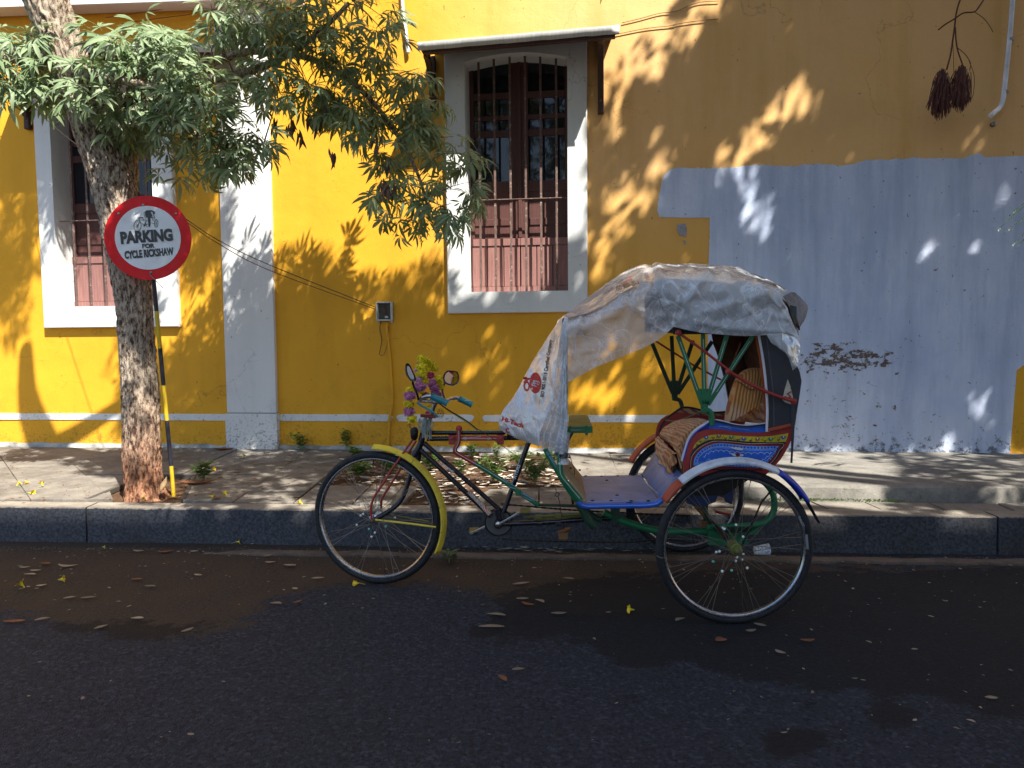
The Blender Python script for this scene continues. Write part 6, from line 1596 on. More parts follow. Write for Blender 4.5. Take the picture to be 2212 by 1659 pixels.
m = MB(); m.tube(catmull([(5.9, 5.0, .1), (5.85, 4.95, 1.6), (6.0, 4.8, 3.2), (5.9, 4.6, 5.2)], 6), [.13 - .004 * i for i in range(19)], 14); m.build('trunk', BARK, fe, smooth='all')
for e in ((4.0, 4.4, 4.6), (7.6, 5, 5), (5.2, 3.0, 5.2), (4.6, 5.6, 5.4)):
    m = MB(); q = catmull([(5.95, 4.85, 2.8), V((5.9, 4.8, 3.6)).lerp(V(e), .5) + V((0, 0, .3)), e], 5); m.tube(q, [.05 * (1 - i / (len(q) + 1)) + .008 for i in range(len(q))], 8); m.build('branch', BARK, fe, smooth='all')
# ================================================================== plastic sheet over hood and saddle
def plastic(name, base, alpha_lo, alpha_hi, silver=0.0, tl_=.42):
    b = NB(name)
    cr = b.noise(14, 7, .62, dist=1.2); cr2 = b.noise(34, 5, .6, dist=1.0)
    vo = b.n('ShaderNodeTexVoronoi', feature='DISTANCE_TO_EDGE'); vo.inputs['Scale'].default_value = 16
    ad = b.n('ShaderNodeVectorMath', operation='ADD'); nz = b.n('ShaderNodeTexNoise'); nz.inputs['Scale'].default_value = 7; nz.inputs['Detail'].default_value = 4; b.t.links.new(b.co, nz.inputs['Vector'])
    sc = b.n('ShaderNodeVectorMath', operation='SCALE'); b.t.links.new(nz.outputs['Color'], sc.inputs[0]); sc.inputs['Scale'].default_value = .18
    b.t.links.new(b.co, ad.inputs[0]); b.t.links.new(sc.outputs[0], ad.inputs[1]); b.t.links.new(ad.outputs[0], vo.inputs['Vector'])
    crease = b.ramp(vo.outputs['Distance'], .0, .09)
    def ridge(n): return b.math('ABSOLUTE', b.math('SUBTRACT', n, .5))
    r1 = b.math('MINIMUM', ridge(b.noise(7, 2, .5, dist=.7, rot=(0, .8, 0), sc=(1, 1, .28))), ridge(b.noise(6, 2, .5, dist=.9, rot=(0, -.7, 0), sc=(1, 1, .3)))); r2 = ridge(b.noise(20, 3, .55, dist=.8, rot=(0, .3, 0), sc=(1, 1, .5))); r3 = ridge(b.noise(45, 3, .6, dist=1.0))
    crease = b.ramp(b.math('MINIMUM', r1, b.math('ADD', r2, .012)), .0, .045)
    h = b.math('ADD', b.math('ADD', r1, b.math('MULTIPLY', r2, .5)), b.math('MULTIPLY', r3, .10))
    nm = b.bump(h, .9 if tl_ > .2 else .6, .026)
    c = b.mix(b.ramp(b.noise(5, 3), .35, .65), base, tuple(x * .85 for x in base))
    pr = b.n('ShaderNodeBsdfPrincipled'); b.t.links.new(c, pr.inputs['Base Color']); pr.inputs['Roughness'].default_value = .16; pr.inputs['Specular IOR Level'].default_value = .9; pr.inputs['Metallic'].default_value = silver
    b.t.links.new(nm, pr.inputs['Normal'])
    tl = b.n('ShaderNodeBsdfTranslucent'); b.t.links.new(c, tl.inputs[0])
    m1 = b.n('ShaderNodeMixShader'); m1.inputs[0].default_value = tl_; b.t.links.new(pr.outputs[0], m1.inputs[1]); b.t.links.new(tl.outputs[0], m1.inputs[2])
    tp = b.n('ShaderNodeBsdfTransparent'); gl = b.n('ShaderNodeBsdfGlossy'); gl.inputs['Roughness'].default_value = .22; b.t.links.new(nm, gl.inputs['Normal'])
    fr = b.n('ShaderNodeFresnel'); fr.inputs[0].default_value = 1.5; b.t.links.new(nm, fr.inputs['Normal'])
    lines = b.math('SUBTRACT', 1.0, b.ramp(b.math('MINIMUM', r1, b.math('MULTIPLY', r2, 1.3)), .0, .013))  # denser white crease lines painted in as streak highlights
    soft = b.ramp(b.noise(3.2, 3, .5), .35, .65, -.10, .10)
    al = b.math('ADD', b.math('ADD', soft, alpha_lo), b.math('MULTIPLY', lines, alpha_hi - alpha_lo))
    m2 = b.n('ShaderNodeMixShader'); b.t.links.new(al, m2.inputs[0]); b.t.links.new(tp.outputs[0], m2.inputs[1]); b.t.links.new(m1.outputs[0], m2.inputs[2])
    m3 = b.n('ShaderNodeMixShader'); b.t.links.new(b.math('MULTIPLY', fr.outputs[0], .4), m3.inputs[0]); b.t.links.new(m2.outputs[0], m3.inputs[1]); b.t.links.new(gl.outputs[0], m3.inputs[2])
    b.t.links.new(m3.outputs[0], b.out.inputs[0])
    return b.m
PLC = plastic('clear_crinkled_plastic', (.95, .96, 1.0), .56, .92, tl_=.34)
PLM = plastic('milky_crinkled_plastic', (.90, .95, 1.0), .60, .98, tl_=.25)
PLS = plastic('printed_silver_plastic', (.88, .90, .94), .97, 1.0, .0, .12)
PLD = plastic('grey_printed_plastic', (.13, .14, .15), .9, .97, .3)
sheet = empty('plastic_sheet', P(1400, 720, 3.6), 'crumpled translucent plastic sheet with printed lettering draped over the rickshaw hood and saddle', 'plastic sheet')
def patch(name, rows, mat, ku=7, kv=7, amp=.010, seed=0, fold=None, par=sheet, sub=None):
    """rows of 3D control points -> smooth crumpled surface"""
    R1 = [catmull(r, ku) for r in rows]; cols = list(zip(*R1)); C1 = [catmull(list(c), kv) for c in cols]
    gr = [list(r) for r in zip(*C1)]; nr, nc = len(gr), len(gr[0]); out = []
    for i in range(nr):
        r = []
        for j in range(nc):
            p = gr[i][j]; du = gr[i][min(j + 1, nc - 1)] - gr[i][max(j - 1, 0)]; dv = gr[min(i + 1, nr - 1)][j] - gr[max(i - 1, 0)][j]
            n = du.cross(dv); n = n.normalized() if n.length > 1e-9 else V((0, -1, 0))
            if n.y > 0: n = -n
            e = min(1, .35 + .65 * min(i, j, nr - 1 - i, nc - 1 - j) / 3)
            q = p * 9 + V((seed, 0, 0)); a = (1 - abs(mnoise.noise(q)) * 3) * .8 + .5 * (1 - abs(mnoise.noise(p * 19 + V((0, seed, 0)))) * 3) + .25 * mnoise.noise(p * 48)
            f = fold(i / (nr - 1), j / (nc - 1)) if fold else 0
            r.append(p + n * (amp * a * e + f))
        out.append(r)
    m = MB(); m.grid(out); return m.build(name, mat, par, smooth='all')
def mir(p, zs=0.0): return V((p.x, 2 * YC - p.y + .0, p.z + zs))
# hood cover: cross sections from the near hem over the top to the far hem
cols = [[(1454, 706, 3.475), (1428, 655, 3.47), (1409, 607, 3.51), (1409, 574, YC)],
        [(1518, 719, 3.47), (1500, 655, 3.455), (1494, 593, 3.50), (1498, 568, YC)],
        [(1615, 726, 3.465), (1598, 660, 3.455), (1584, 600, 3.50), (1600, 584, YC)],
        [(1690, 722, 3.47), (1672, 672, 3.46), (1650, 616, 3.50), (1668, 606, YC)],
        [(1725, 735, 3.50), (1703, 668, 3.48), (1688, 640, 3.53), (1702, 626, YC)]]
c3 = [[P(*q) for q in c] for c in cols]
c3 = [c + [mir(c[2]), mir(c[1], .04), mir(c[0], .10)] for c in c3]
rows = [list(r) for r in zip(*c3)]
def rdg(x): return (1 - abs(math.sin(x))) ** 2
def hf(a, b):
    # creases fanning out from the knot at the front corner and long sags between the hoops
    r = math.hypot(a * .8 - .1, b - .12); th = math.atan2(a * .8 - .1, b - .12)
    return .022 * rdg(th * 5.2 + .6) * min(1, r * 2.2) + .012 * rdg(b * 9 + a * 5) * math.sin(math.pi * min(1, a * 1.2)) - .008
patch('hood_cover', rows[0:4], PLM, 14, 12, .012, 3, hf); patch('hood_cover', rows[3:], PLM, 10, 8, .010, 5)
# grey print band over the front top of the hood and the rear corner flap
fl = [[P(1690, 640, 3.52), P(1703, 662, 3.50), P(1716, 700, 3.50), P(1724, 735, 3.52)], [P(1716, 632, 3.75), P(1726, 655, 3.75), P(1728, 690, 3.72), P(1722, 722, 3.68)], [P(1744, 660, 4.0), P(1744, 668, 4.0), P(1738, 690, 3.95), P(1720, 716, 3.9)]]
patch('rear_flap', fl, PLD, 8, 8, .006, 11)
fl = [[P(1738, 652, 4.0), P(1745, 668, 4.0), P(1735, 695, 3.98)], [P(1730, 650, 4.1), P(1738, 668, 4.1), P(1728, 700, 4.1)]]
patch('rear_flap', fl, PLS, 6, 6, .004, 12)
fl = [[P(1652, 716, 3.465), P(1690, 716, 3.455), P(1726, 728, 3.48)], [P(1668, 742, 3.46), P(1694, 748, 3.45), P(1728, 762, 3.48)], [P(1690, 752, 3.46), P(1704, 770, 3.45), P(1722, 790, 3.47)], [P(1700, 760, 3.47), P(1708, 786, 3.46), P(1712, 800, 3.47)]]
patch('side_flap', fl, PLM, 8, 8, .006, 13)
# tent running forward and down to the post
t_top = [P(1409, 574, YC), P(1383, 576, YC - .02), P(1339, 596, 3.90), P(1261, 652, 3.86), P(1218, 682, 3.80)]
t_mid = [P(1409, 607, 3.51), P(1380, 612, 3.52), P(1335, 640, 3.55), P(1270, 690, 3.57), P(1221, 694, 3.565)]
t_m2 = [P(1428, 655, 3.47), P(1395, 678, 3.50), P(1345, 700, 3.54), P(1280, 742, 3.56), P(1224, 760, 3.56)]
t_bot = [P(1454, 706, 3.475), P(1414, 739, 3.50), P(1350, 768, 3.53), P(1290, 792, 3.55), P(1226, 826, 3.555)]
def tf_(a, b):
    th = math.atan2(a - 1.15, b + .12); r = math.hypot(a - 1.15, b + .12)
    return .020 * rdg(th * 6.5) * min(1, r) + .012 * rdg(a * 5 - b * 9 + 1) - .008
patch('tent_side', [t_bot, t_m2, t_mid, t_top], PLC, 12, 10, .010, 21, tf_)
ff = [V((p.x, 2 * YC - .06 - p.y, p.z)) for p in t_mid]; fb = [V((p.x, 2 * YC - .03 - p.y, p.z + .04)) for p in t_m2]
patch('tent_side', [t_top, ff, fb], PLC, 10, 8, .008, 25)
# silver printed top strip of the tent
s_top = [P(1400, 572, YC - .03), P(1383, 573, YC - .05), P(1339, 593, 3.87), P(1261, 649, 3.83), P(1222, 680, 3.76)]
s_bot = [P(1436, 604, 3.50), P(1405, 610, 3.50), P(1352, 628, 3.53), P(1290, 668, 3.55), P(1226, 689, 3.555)]
patch('printed_strip', [s_bot, [a.lerp(b, .5) for a, b in zip(s_bot, s_top)], s_top], PLS, 10, 6, .005, 27)
p0 = P(*cE(-10, 420), 3.50)
# flap down to the saddle: printed left part, clear right part
L_ = [(1217, 681, 3.66), (1195, 712, 3.72), (1151, 781, 3.78), (1112, 853, 3.82), (1086, 889, 3.84), (1079, 925, 3.85), (1118, 948, 3.80)]
Mx = [(1221, 683, 3.58), (1212, 720, 3.58), (1203, 790, 3.60), (1196, 860, 3.62), (1180, 905, 3.64), (1168, 935, 3.66), (1165, 964, 3.68)]
Rt = [(1226, 688, 3.545), (1226, 730, 3.54), (1226, 800, 3.54), (1226, 860, 3.54), (1227, 910, 3.54), (1224, 950, 3.54), (1216, 982, 3.55)]
def three(a, b, f): return [P(*[x + (y - x) * f for x, y in zip(p, q)]) for p, q in zip(a, b)]
def r3(a, b, fs): return [list(r) for r in zip(*[three(a, b, f) for f in fs])]
patch('printed_flap', r3(L_, Mx, (0, .35, .7, 1)), PLS, 12, 9, .0055, 31)
def gf(a, b): return .010 * math.sin(b * 26 + a * 3) * (.25 + a)
patch('clear_flap', r3(Mx, Rt, (0, .35, .7, 1)), PLM, 12, 10, .007, 33, gf)
# far layer of the flap so the bag has two sides
patch('clear_flap', [[q + V((0, .28 * min(1, i * .5), 0)) for i, q in enumerate(r)] for r in [list(x) for x in zip(*[three(Rt, Mx, f) for f in (0, .4, .8)])]], PLC, 8, 8, .006, 35)
# gathered neck tied with cord round the post
m = MB(); rows = []
pa, pb_ = P(1217, 935, YE - .0), P(1217, 1002, YE)
for i in range(16):
    t = i / 15; c = pa.lerp(pb_, t); r_ = .030 - .012 * math.sin(min(1, t * 1.25) * math.pi / 2) + (.010 * max(0, (t - .85) / .15)); rows.append([c + V((math.cos(a / 40 * 6.283), math.sin(a / 40 * 6.283), 0)) * (r_ + .004 * math.sin(a * 1.9 + t * 2)) for a in range(41)])
m.grid(rows); m.build('gathered_neck', PLM, sheet, smooth='all')
m = MB()
for k in range(5):
    c = P(1217, 979 + k * 2.2, YE); m.tube([c + V((.021 * math.cos(a / 18 * 6.283), .021 * math.sin(a / 18 * 6.283), .002 * math.sin(a + k))) for a in range(18)], .0016, 5, closed=True)
m.build('tie_cord', WIRE, sheet)
# print on the plastic
INKR = M('red_ink', (.55, .025, .02), .4, dirt=.1, bump=0); INKB = M('black_ink', (.02, .02, .025), .4, dirt=.1, bump=0)
def sp_(x, y, Y, c=cD): return P(*c(x, y), Y)
def onflap(u, v):                                        # a point a few mm in front of the printed flap
    best = None
    for i in range(len(L_) - 1):
        for (A_, B_) in ((L_, Mx),):
            v0 = (A_[i][1] + B_[i][1]) / 2; v1 = (A_[i + 1][1] + B_[i + 1][1]) / 2
            if v0 <= v <= v1 or (i == 0 and v < v0) or (i == len(L_) - 2 and v > v1):
                t = max(0, min(1, (v - v0) / (v1 - v0))); ul = A_[i][0] + (A_[i + 1][0] - A_[i][0]) * t; ur = B_[i][0] + (B_[i + 1][0] - B_[i][0]) * t
                yl = A_[i][2] + (A_[i + 1][2] - A_[i][2]) * t; yr = B_[i][2] + (B_[i + 1][2] - B_[i][2]) * t; f = max(-.1, min(1.1, (u - ul) / (ur - ul)))
                return P(u, v, yl + (yr - yl) * f - .024)
def ftext(s, a, b, size, mat, **k):
    p, q = onflap(*a), onflap(*b); d = q - p; o = text_mesh('lettering', s, p, d, V((-.2, 0, 1)) if abs(d.z) < abs(d.x) * 1.2 else V((-1, 0, .3)), size, mat, sheet, **k)
    w_ = max((V(v.co) - p).dot(d.normalized()) for v in o.data.vertices)
    dn = d.normalized(); f = d.length / w_
    for v in o.data.vertices:
        r = V(v.co) - p; a_ = r.dot(dn); v.co = p + r + dn * (a_ * (f - 1))
    return o
ftext('ISO 9001-2015 Certified Company', cD(533, 1150), cD(600, 700), .022, INKB, bold=.035)
ftext('Hi-Tech', cD(205, 1330), cD(375, 1390), .034, INKR, bold=.03, shear=.2)
ftext('C', cD(240, 1425), cD(268, 1428), .034, INKR, bold=.03)
c_ = onflap(*cD(470, 1038)); e1 = (onflap(*cD(510, 1038)) - c_).normalized()
def disc(c, rx, rz, mat, name, th=.0012, n=28, hole=None, e=e1, off=0):
    m = MB(); o = [c + e * (rx * math.cos(6.283 * k / n)) + V((0, -off, rz * math.sin(6.283 * k / n))) for k in range(n)]
    if hole:
        i_ = [c + e * (rx * hole * math.cos(6.283 * k / n)) + V((0, -off, rz * hole * math.sin(6.283 * k / n))) for k in range(n)]; m.grid([o + [o[0]], i_ + [i_[0]]])
    else: m.plate(o, (0, th, 0))
    return m.build(name, mat, sheet)
disc(c_, .044, .051, INKR, 'printed_badge')
disc(onflap(*cD(402, 1062)), .024, .026, INKR, 'printed_ring', hole=.58)
q = onflap(*cD(405, 1010)); m = MB(); m.bar(q, onflap(*cD(385, 1040)), .006, .012); m.bar(onflap(*cD(380, 1000)), onflap(*cD(425, 1006)), .006, .010); m.bar(onflap(*cD(395, 990)), onflap(*cD(400, 1012)), .005, .008); m.build('printed_mark', INKR, sheet)
for i, t_ in enumerate(('YEARS OF', 'BLISSFUL', 'SLEEP')):
    y = 1022 + i * 17; ftext(t_, cD(432 + i * 4, y), cD(496 - (8 if i == 2 else 0), y + 12), .0105, LINE, bold=.02)
for o_ in list(sheet.children)[-3:]:
    for v in o_.data.vertices: v.co.y -= .004
# lettering on the silver strip
a, b = P(*cD(1105, 318), 3.44), P(*cD(1280, 262), 3.44); text_mesh('lettering', 'ISO 9001-2015', a, b - a, V((-.3, 0, 1)), .028, INKB, sheet, bold=.01, xs=.62)
a, b = P(*cE(1475, 338), 3.47), P(*cE(1700, 410), 3.47); text_mesh('lettering', '9001-2015 Certified', a, b - a, V((.3, 0, 1)), .016, INKB, sheet, bold=.012, xs=.66)
q = [P(*cD(x, y), 3.455) for x, y in ((1135, 262), (1175, 235), (1215, 205), (1228, 222), (1190, 262), (1160, 268))]; m = MB(); m.plate(q, (0, .002, 0)); m.build('printed_mark', M('pale_red_ink', (.62, .25, .22), .5, dirt=.0), sheet)

# lay the print on the crumpled surface itself
from mathutils.bvhtree import BVHTree
_vs = []; _fs = []
for o_ in sheet.children:
    if o_.name.split('.')[0] in ('hood_cover', 'printed_strip', 'tent_side', 'printed_flap', 'clear_flap'):
        b_ = len(_vs); _vs += [tuple(v.co) for v in o_.data.vertices]; _fs += [tuple(i + b_ for i in p.vertices) for p in o_.data.polygons]
_bvh = BVHTree.FromPolygons(_vs, _fs)
def lay_on(obs):
    for o_ in obs:
        k = .0035 if o_.name.startswith('lettering') else .0022
        for v in o_.data.vertices:
            d = (v.co - V((0, 0, CAM_H))).normalized(); h = _bvh.ray_cast(V((0, 0, CAM_H)), d)
            if h[0] is not None: v.co = h[0] - d * k + V((0, 0, 0))
PRINTS = [o_ for o_ in sheet.children if o_.name.split('.')[0] in ('lettering', 'printed_badge', 'printed_ring', 'printed_mark')]
def dense(o_, n=3):
    import bmesh
    bm = bmesh.new(); bm.from_mesh(o_.data); bmesh.ops.triangulate(bm, faces=bm.faces); bmesh.ops.subdivide_edges(bm, edges=[e for e in bm.edges if e.calc_length() > .006], cuts=n); bm.to_mesh(o_.data); bm.free()
for o_ in PRINTS: dense(o_, 2)
lay_on(PRINTS)
# ================================================================== parking sign
SY = 5.03
sign = empty('parking_sign', Gw(375, 1062), 'round red and white parking sign on a striped pole against the tree trunk', 'sign')
SRED = M('sign_red', (.60, .004, .006), .5, spec=.25, var=.06, chip=24, chipc=(.45, .25, .2), chipt=.74, dirt=.1); SWH = M('sign_white', (.66, .68, .68), .4, dirt=.12, var=.08); SBK = M('sign_black', (.015, .015, .018), .45, dirt=0)
sc_ = P(320, 514, SY); sr = 89.5 / F_PX * SY
tn = V((.10, -1, .03)).normalized(); ex = V((0, 0, 1)).cross(tn).normalized() * -1; ex = ex if ex.x > 0 else -ex; ez = (tn.cross(ex)); ez = ez if ez.z > 0 else -ez
def SP3(dx, dz, d=0.0): return sc_ + ex * dx + ez * dz + tn * d
def dent(a, r): return .004 * mnoise.noise(V((math.cos(a) * 1.7, math.sin(a) * 1.7, r * 9)))
def sdisc(r0, r1, d, mat, name, par, sx=1.0):
    m = MB(); n = 72; rows = []
    for k in range(7):
        r = r0 + (r1 - r0) * k / 6; rows.append([SP3(r * math.cos(6.283185 * j / n) * sx, r * math.sin(6.283185 * j / n), d + dent(6.283185 * j / n, r)) for j in range(n + 1)])
    m.grid(rows); return m.build(name, mat, par, smooth=False, sol=.0022)
plate = sdisc(.001, sr, 0, SRED, 'sign_plate', sign); wd_ = sdisc(.001, sr * .755, .0035, SWH, 'white_disc', plate)
ur = -(ROLL) * 0
def stext(s, X0, Y0, X1, Y1, size, b=.035, xs_fit=True):
    def loc(X, Y):
        u, v = cS(X, Y); q = P(u, v, SY); r = q - sc_; return SP3(r.dot(ex), r.dot(ez), .008)
    a, b_ = loc(X0, Y0), loc(X1, Y1); d = b_ - a; o = text_mesh('lettering', s, a, d, tn.cross(d.normalized()) if tn.cross(d.normalized()).z > 0 else -tn.cross(d.normalized()), size, SBK, wd_, bold=b, depth=.0004)
    dn = d.normalized(); w_ = max((V(v.co) - a).dot(dn) for v in o.data.vertices)
    for v in o.data.vertices:
        r = V(v.co) - a; t = r.dot(dn); v.co = a + r + dn * (t * (d.length / w_ - 1))
pxm = SY / F_PX / 4.1475 / 1.8517
sdummy = 0; stext('PARKING', 372, 935, 1205, 865, 172 * pxm / .68, .055); stext('FOR', 712, 1008, 915, 995, 62 * pxm / .68, .05); stext('CYCLE RICKSHAW', 440, 1186, 1222, 1110, 112 * pxm / .68, .045)
def sl(pts, r, closed=False, name='drawn_line'):
    m = MB(); q = []
    for X, Y in pts:
        u, v = cS(X, Y); w_ = P(u, v, SY) - sc_; q.append(SP3(w_.dot(ex), w_.dot(ez), .008))
    m.tube(q, r, 5, closed=closed); return m.build(name, SBK, wd_)
def ell(cx, cy, rx, ry, n=24, a0=0, tilt=0): return [(cx + rx * math.cos(6.283 * k / n) * math.cos(tilt) - ry * math.sin(6.283 * k / n) * math.sin(tilt), cy + rx * math.cos(6.283 * k / n) * math.sin(tilt) + ry * math.sin(6.283 * k / n) * math.cos(tilt)) for k in range(n)]
sl(ell(632, 640, 58, 88), .0013, True); sl(ell(628, 640, 8, 12), .0012, True)
for k in range(12): a = k * math.pi / 6; sl([(630 + 8 * math.cos(a), 640 + 12 * math.sin(a)), (632 + 56 * math.cos(a), 640 + 86 * math.sin(a))], .0005)
sl(ell(930, 595, 28, 66), .0014, True); sl(ell(800, 600, 38, 56), .0011, True); sl(ell(742, 632, 10, 14), .0014, True)
for k in range(8): a = k * math.pi / 4; sl([(930, 595), (930 + 27 * math.cos(a), 595 + 64 * math.sin(a))], .0005)
for q in ([(650, 545), (672, 500)], [(635, 510), (700, 500), (735, 545)], [(655, 545), (770, 540)], [(660, 560), (740, 632)], [(742, 632), (770, 545)], [(742, 632), (830, 590)], [(672, 545), (640, 640)], [(742, 470), (735, 420), (775, 385)], [(905, 400), (880, 440), (910, 500), (890, 530)], [(862, 490), (885, 560)], [(835, 500), (905, 490)], [(860, 590), (905, 600)], [(745, 470), (760, 520)]): sl(q, .0014)
def blobs(pts, name='drawn_shape'):
    m = MB(); q = []
    for X, Y in pts:
        u, v = cS(X, Y); w_ = P(u, v, SY) - sc_; q.append(SP3(w_.dot(ex), w_.dot(ez), .008))
    m.plate(q, tn * -.001); m.build(name, SBK, wd_)
blobs([(752, 420), (775, 380), (860, 375), (905, 400), (908, 440), (885, 440), (870, 405), (835, 400), (870, 470), (830, 500), (770, 500), (755, 460)]); blobs([(795, 500), (835, 500), (842, 610), (828, 660), (805, 640), (800, 560)]); blobs([(650, 500), (715, 495), (725, 508), (655, 515)])
for X, Y in ((715, 290), (1245, 425), (325, 440), (850, 1415)):
    u, v = cS(X, Y); w_ = P(u, v, SY) - sc_; m = MB(); m.lathe([(0, .009), (.003, .008), (.005, .004)], SP3(w_.dot(ex), w_.dot(ez), .002), tn, 10); m.build('rivet', STEEL, plate, smooth=True)
pb = Gw(375, 1062); pt = P(331, 600, 5.06); ptt = P(320, 480, 5.055); dpo = (ptt - pb)
POLB = M('pole_black', (.018, .018, .03), .5, dirt=.3, chip=20, chipc=(.1, .06, .03)); POLY = M('pole_yellow', (.62, .42, .02), .5, chip=16, chipc=(.10, .05, .02), chipt=.68)
cutsP = [(0, .125, POLY), (.127, .38, POLB), (.382, .475 + .11, POLY), (.5, .5, POLB)]
vv = [1062, 998, 912, 826, 743, 680, 600]
def pole_at(v): 
    lo, hi = 0, 1
    for _ in range(30):
        md = (lo + hi) / 2
        if view_uv(pb + dpo * md)[1] > v: lo = md
        else: hi = md
    return pb + dpo * lo
prv = pb + V((0, 0, -.05)); first = None
for i, vtop in enumerate([1006, 908, 832, 752, 672, 500]):
    q = pole_at(vtop); m = MB(); m.tube([prv, q], .0135, 12); o = m.build('pole' if first is None else 'painted_band', POLY if i % 2 == 0 else POLB, sign if first is None else first, smooth=True); first = first or o; prv = q
tbm = lambda name, pts, r, mat, par, k=6: MB().tube(catmull(pts, k) if k > 1 and len(pts) > 2 else pts, r, 7).build(name, mat, par, smooth='all')
tbm('tie_wire', [P(*cS(815, 1400), SY - .015), P(*cS(850, 1470), SY - .02), P(*cS(915, 1530), SY - .02), P(*cS(970, 1600), SY - .01), P(*cS(1045, 1665), SY)], .0022, STEEL, sign)
tbm('tie_wire', [P(*cO(945, -30), 5.06), P(*cO(955, -18), 5.03)], .002, STEEL, sign)

# ================================================================== wiring on and near the wall
bx_uv = cK(44, 1528)
box = empty('junction_box', Wpt(829, 672, .05), 'open grey electrical junction box with loose wires beside the tall window', 'junction box')
BX = M('pale_grey_box', (.50, .50, .46), .6, dirt=.4)
s0, zt = Wuv(812, 652, .06); s1, zb = Wuv(847, 693, .06)
m = MB()
m.plate([Wp(s0, zb, .0), Wp(s1, zb, .0), Wp(s1, zt, .0), Wp(s0, zt, .0)], WN * .012)
b0 = m.build('box_back', M('dark_box_inside', (.07, .075, .06), .6), box)
for (a, b_, c, d) in ((s0, s0 + .012, zb, zt), (s1 - .012, s1, zb, zt), (s0 + .012, s1 - .012, zt - .012, zt), (s0 + .012, s1 - .012, zb, zb + .014)):
    m = MB(); m.plate([Wp(a, c, .012), Wp(b_, c, .012), Wp(b_, d, .012), Wp(a, d, .012)], WN * .055); m.build('box_wall', BX, box, bevel=.003)
for s in (s0 + .012, s1 - .014): m = MB(); m.box(Wp(s, zb - .008, .03), (.018, .02, .02)); m.build('box_lug', BX, box, bevel=.003)
m = MB(); m.box(Wp((s0 + s1) / 2 + .015, zb + .035, .03), (.03, .02, .02)); m.build('terminal', M('terminal_white', (.5, .48, .44), .6), box, bevel=.002)
for a in range(4): tbm('wire', [Wp((s0 + s1) / 2 - .02 + a * .012, zt - .03, .03), Wp((s0 + s1) / 2 + .01 * math.sin(a * 2), (zt + zb) / 2, .045), Wp((s0 + s1) / 2 + .02, zb + .04, .03)], .0022, WIREB, box)
lo = lambda X, Y, d=.03: Wpt((1400 + X / 2.074) / 1.8517, (1050 + Y / 2.074) / 1.8517, d)
tbm('wire', [lo(262, 480), lo(250, 540), lo(266, 640), lo(250, 730), lo(246, 765), lo(275, 768), lo(305, 700), lo(312, 600), lo(322, 530)], .0022, WIREB, box)
tbm('wire', [lo(255, 480), lo(246, 560), lo(262, 640), lo(243, 755)], .002, WIRE, box)
# cables strung from the tree
cab = empty('strung_cable', P(620, 570, 6), 'pair of thin cables strung from the tree to the junction box', 'cable')
tbm('cable', [P(*cM(1000, 130), 5.3), P(*cM(1330, 300), 5.4), P(*cM(1600, 475), 5.9), P(*cM(1980, 660), 6.5), Wpt(812, 664, .05)], .0035, WIRE, cab)
tbm('cable', [P(*cM(1020, 140), 5.3), P(*cM(1350, 330), 5.4), P(*cM(1600, 500), 5.9), P(*cM(1980, 700), 6.5), Wpt(811, 668, .05)], .0035, WIREB, cab)
cab2 = empty('window_cable', P(150, 200, 6), 'thin cable sagging across the left window behind the trunk', 'cable')
tbm('cable', [Wpt(-30, 140, .3), Wpt(60, 215, .3), P(*cL(230, 770), 6.6), P(*cL(480, 1000), 6.2), P(*cM(960, 70), 5.5), P(*cM(1060, 150), 5.3)], .003, WIRE, cab2)
for k, (pts, lab) in enumerate((([cL(780, 130), cL(1000, 98), cL(1240, 62), cL(1500, 18), cL(1700, -20)], 'upper of two thin cables crossing the yellow wall above the leaves'), ([cL(900, 175), cL(1130, 140), cL(1380, 108), cL(1560, 75), cL(1800, 30)], 'lower of two thin cables crossing the yellow wall above the leaves'))):
    o = tbm('wall_cable', [Wpt(u, v, .06) for u, v in pts], .0035, WIREB, None); tag(o, lab, 'cable', 'cables stapled across the wall')
for k, (pts, lab) in enumerate((([cK(1215, 112), cK(1300, 92), cK(1400, 65), cK(1480, 55), cR(400, 15), cR(520, 5)], 'upper thin cable running right from the canopy tip'), ([cK(1180, 170), cK(1330, 140), cK(1470, 125), cR(250, 140), cR(380, 118), cR(520, 105)], 'lower thin cable running right from the canopy'))):
    o = tbm('wall_cable', [Wpt(u, v, .012) for u, v in pts], .0035, M('tan_cable', (.30, .17, .06), .6), None); tag(o, lab, 'cable', 'cables stapled across the wall')
# conduits
YCON = bpy.data.materials['yellow_limewash']
o = tbm('conduit', [Wpt(836, 697, .02), Wpt(838, 730, .02), Wpt(843, 780, .02), Wpt(846, 830, .02), Wpt(847, 870, .022), Wpt(841, 910, .024), Wpt(839, 968, .022)], .013, YCON, None); tag(o, 'yellow painted conduit pipe running down the wall below the junction box', 'pipe')
def pipe(pts, r, name, label):
    e = empty(name, Wpt(*pts[-1][:2], .05), label, 'pipe')
    o = tbm('pipe', [Wpt(u, v, d) for u, v, d in pts], r, PVC, e)
    return e
e = pipe([(868, -30, .03), (871, 30, .03), (877, 70, .03), (880, 96, .03), (882, 115, .03)], .016, 'drain_pipe', 'thin white downpipe meeting the left end of the window canopy')
e = pipe([(2190, -40, .05), (2186, 20, .05), (2182, 70, .05), (2174, 150, .05), (2167, 212, .06), (2160, 232, .09), (2148, 243, .16), (2140, 250, .2)], .019, 'drain_pipe', 'white drain pipe with bent outlet high on the wall at the right')
for u, v in ((2183, 85), (2172, 198)): m = MB(); q = Wpt(u, v, .05); m.lathe([(-.01, .023), (.01, .023)], q, (0.05, 0, 1), 14); m.build('pipe_clip', M('clip_grey', (.3, .3, .32), .5), e)
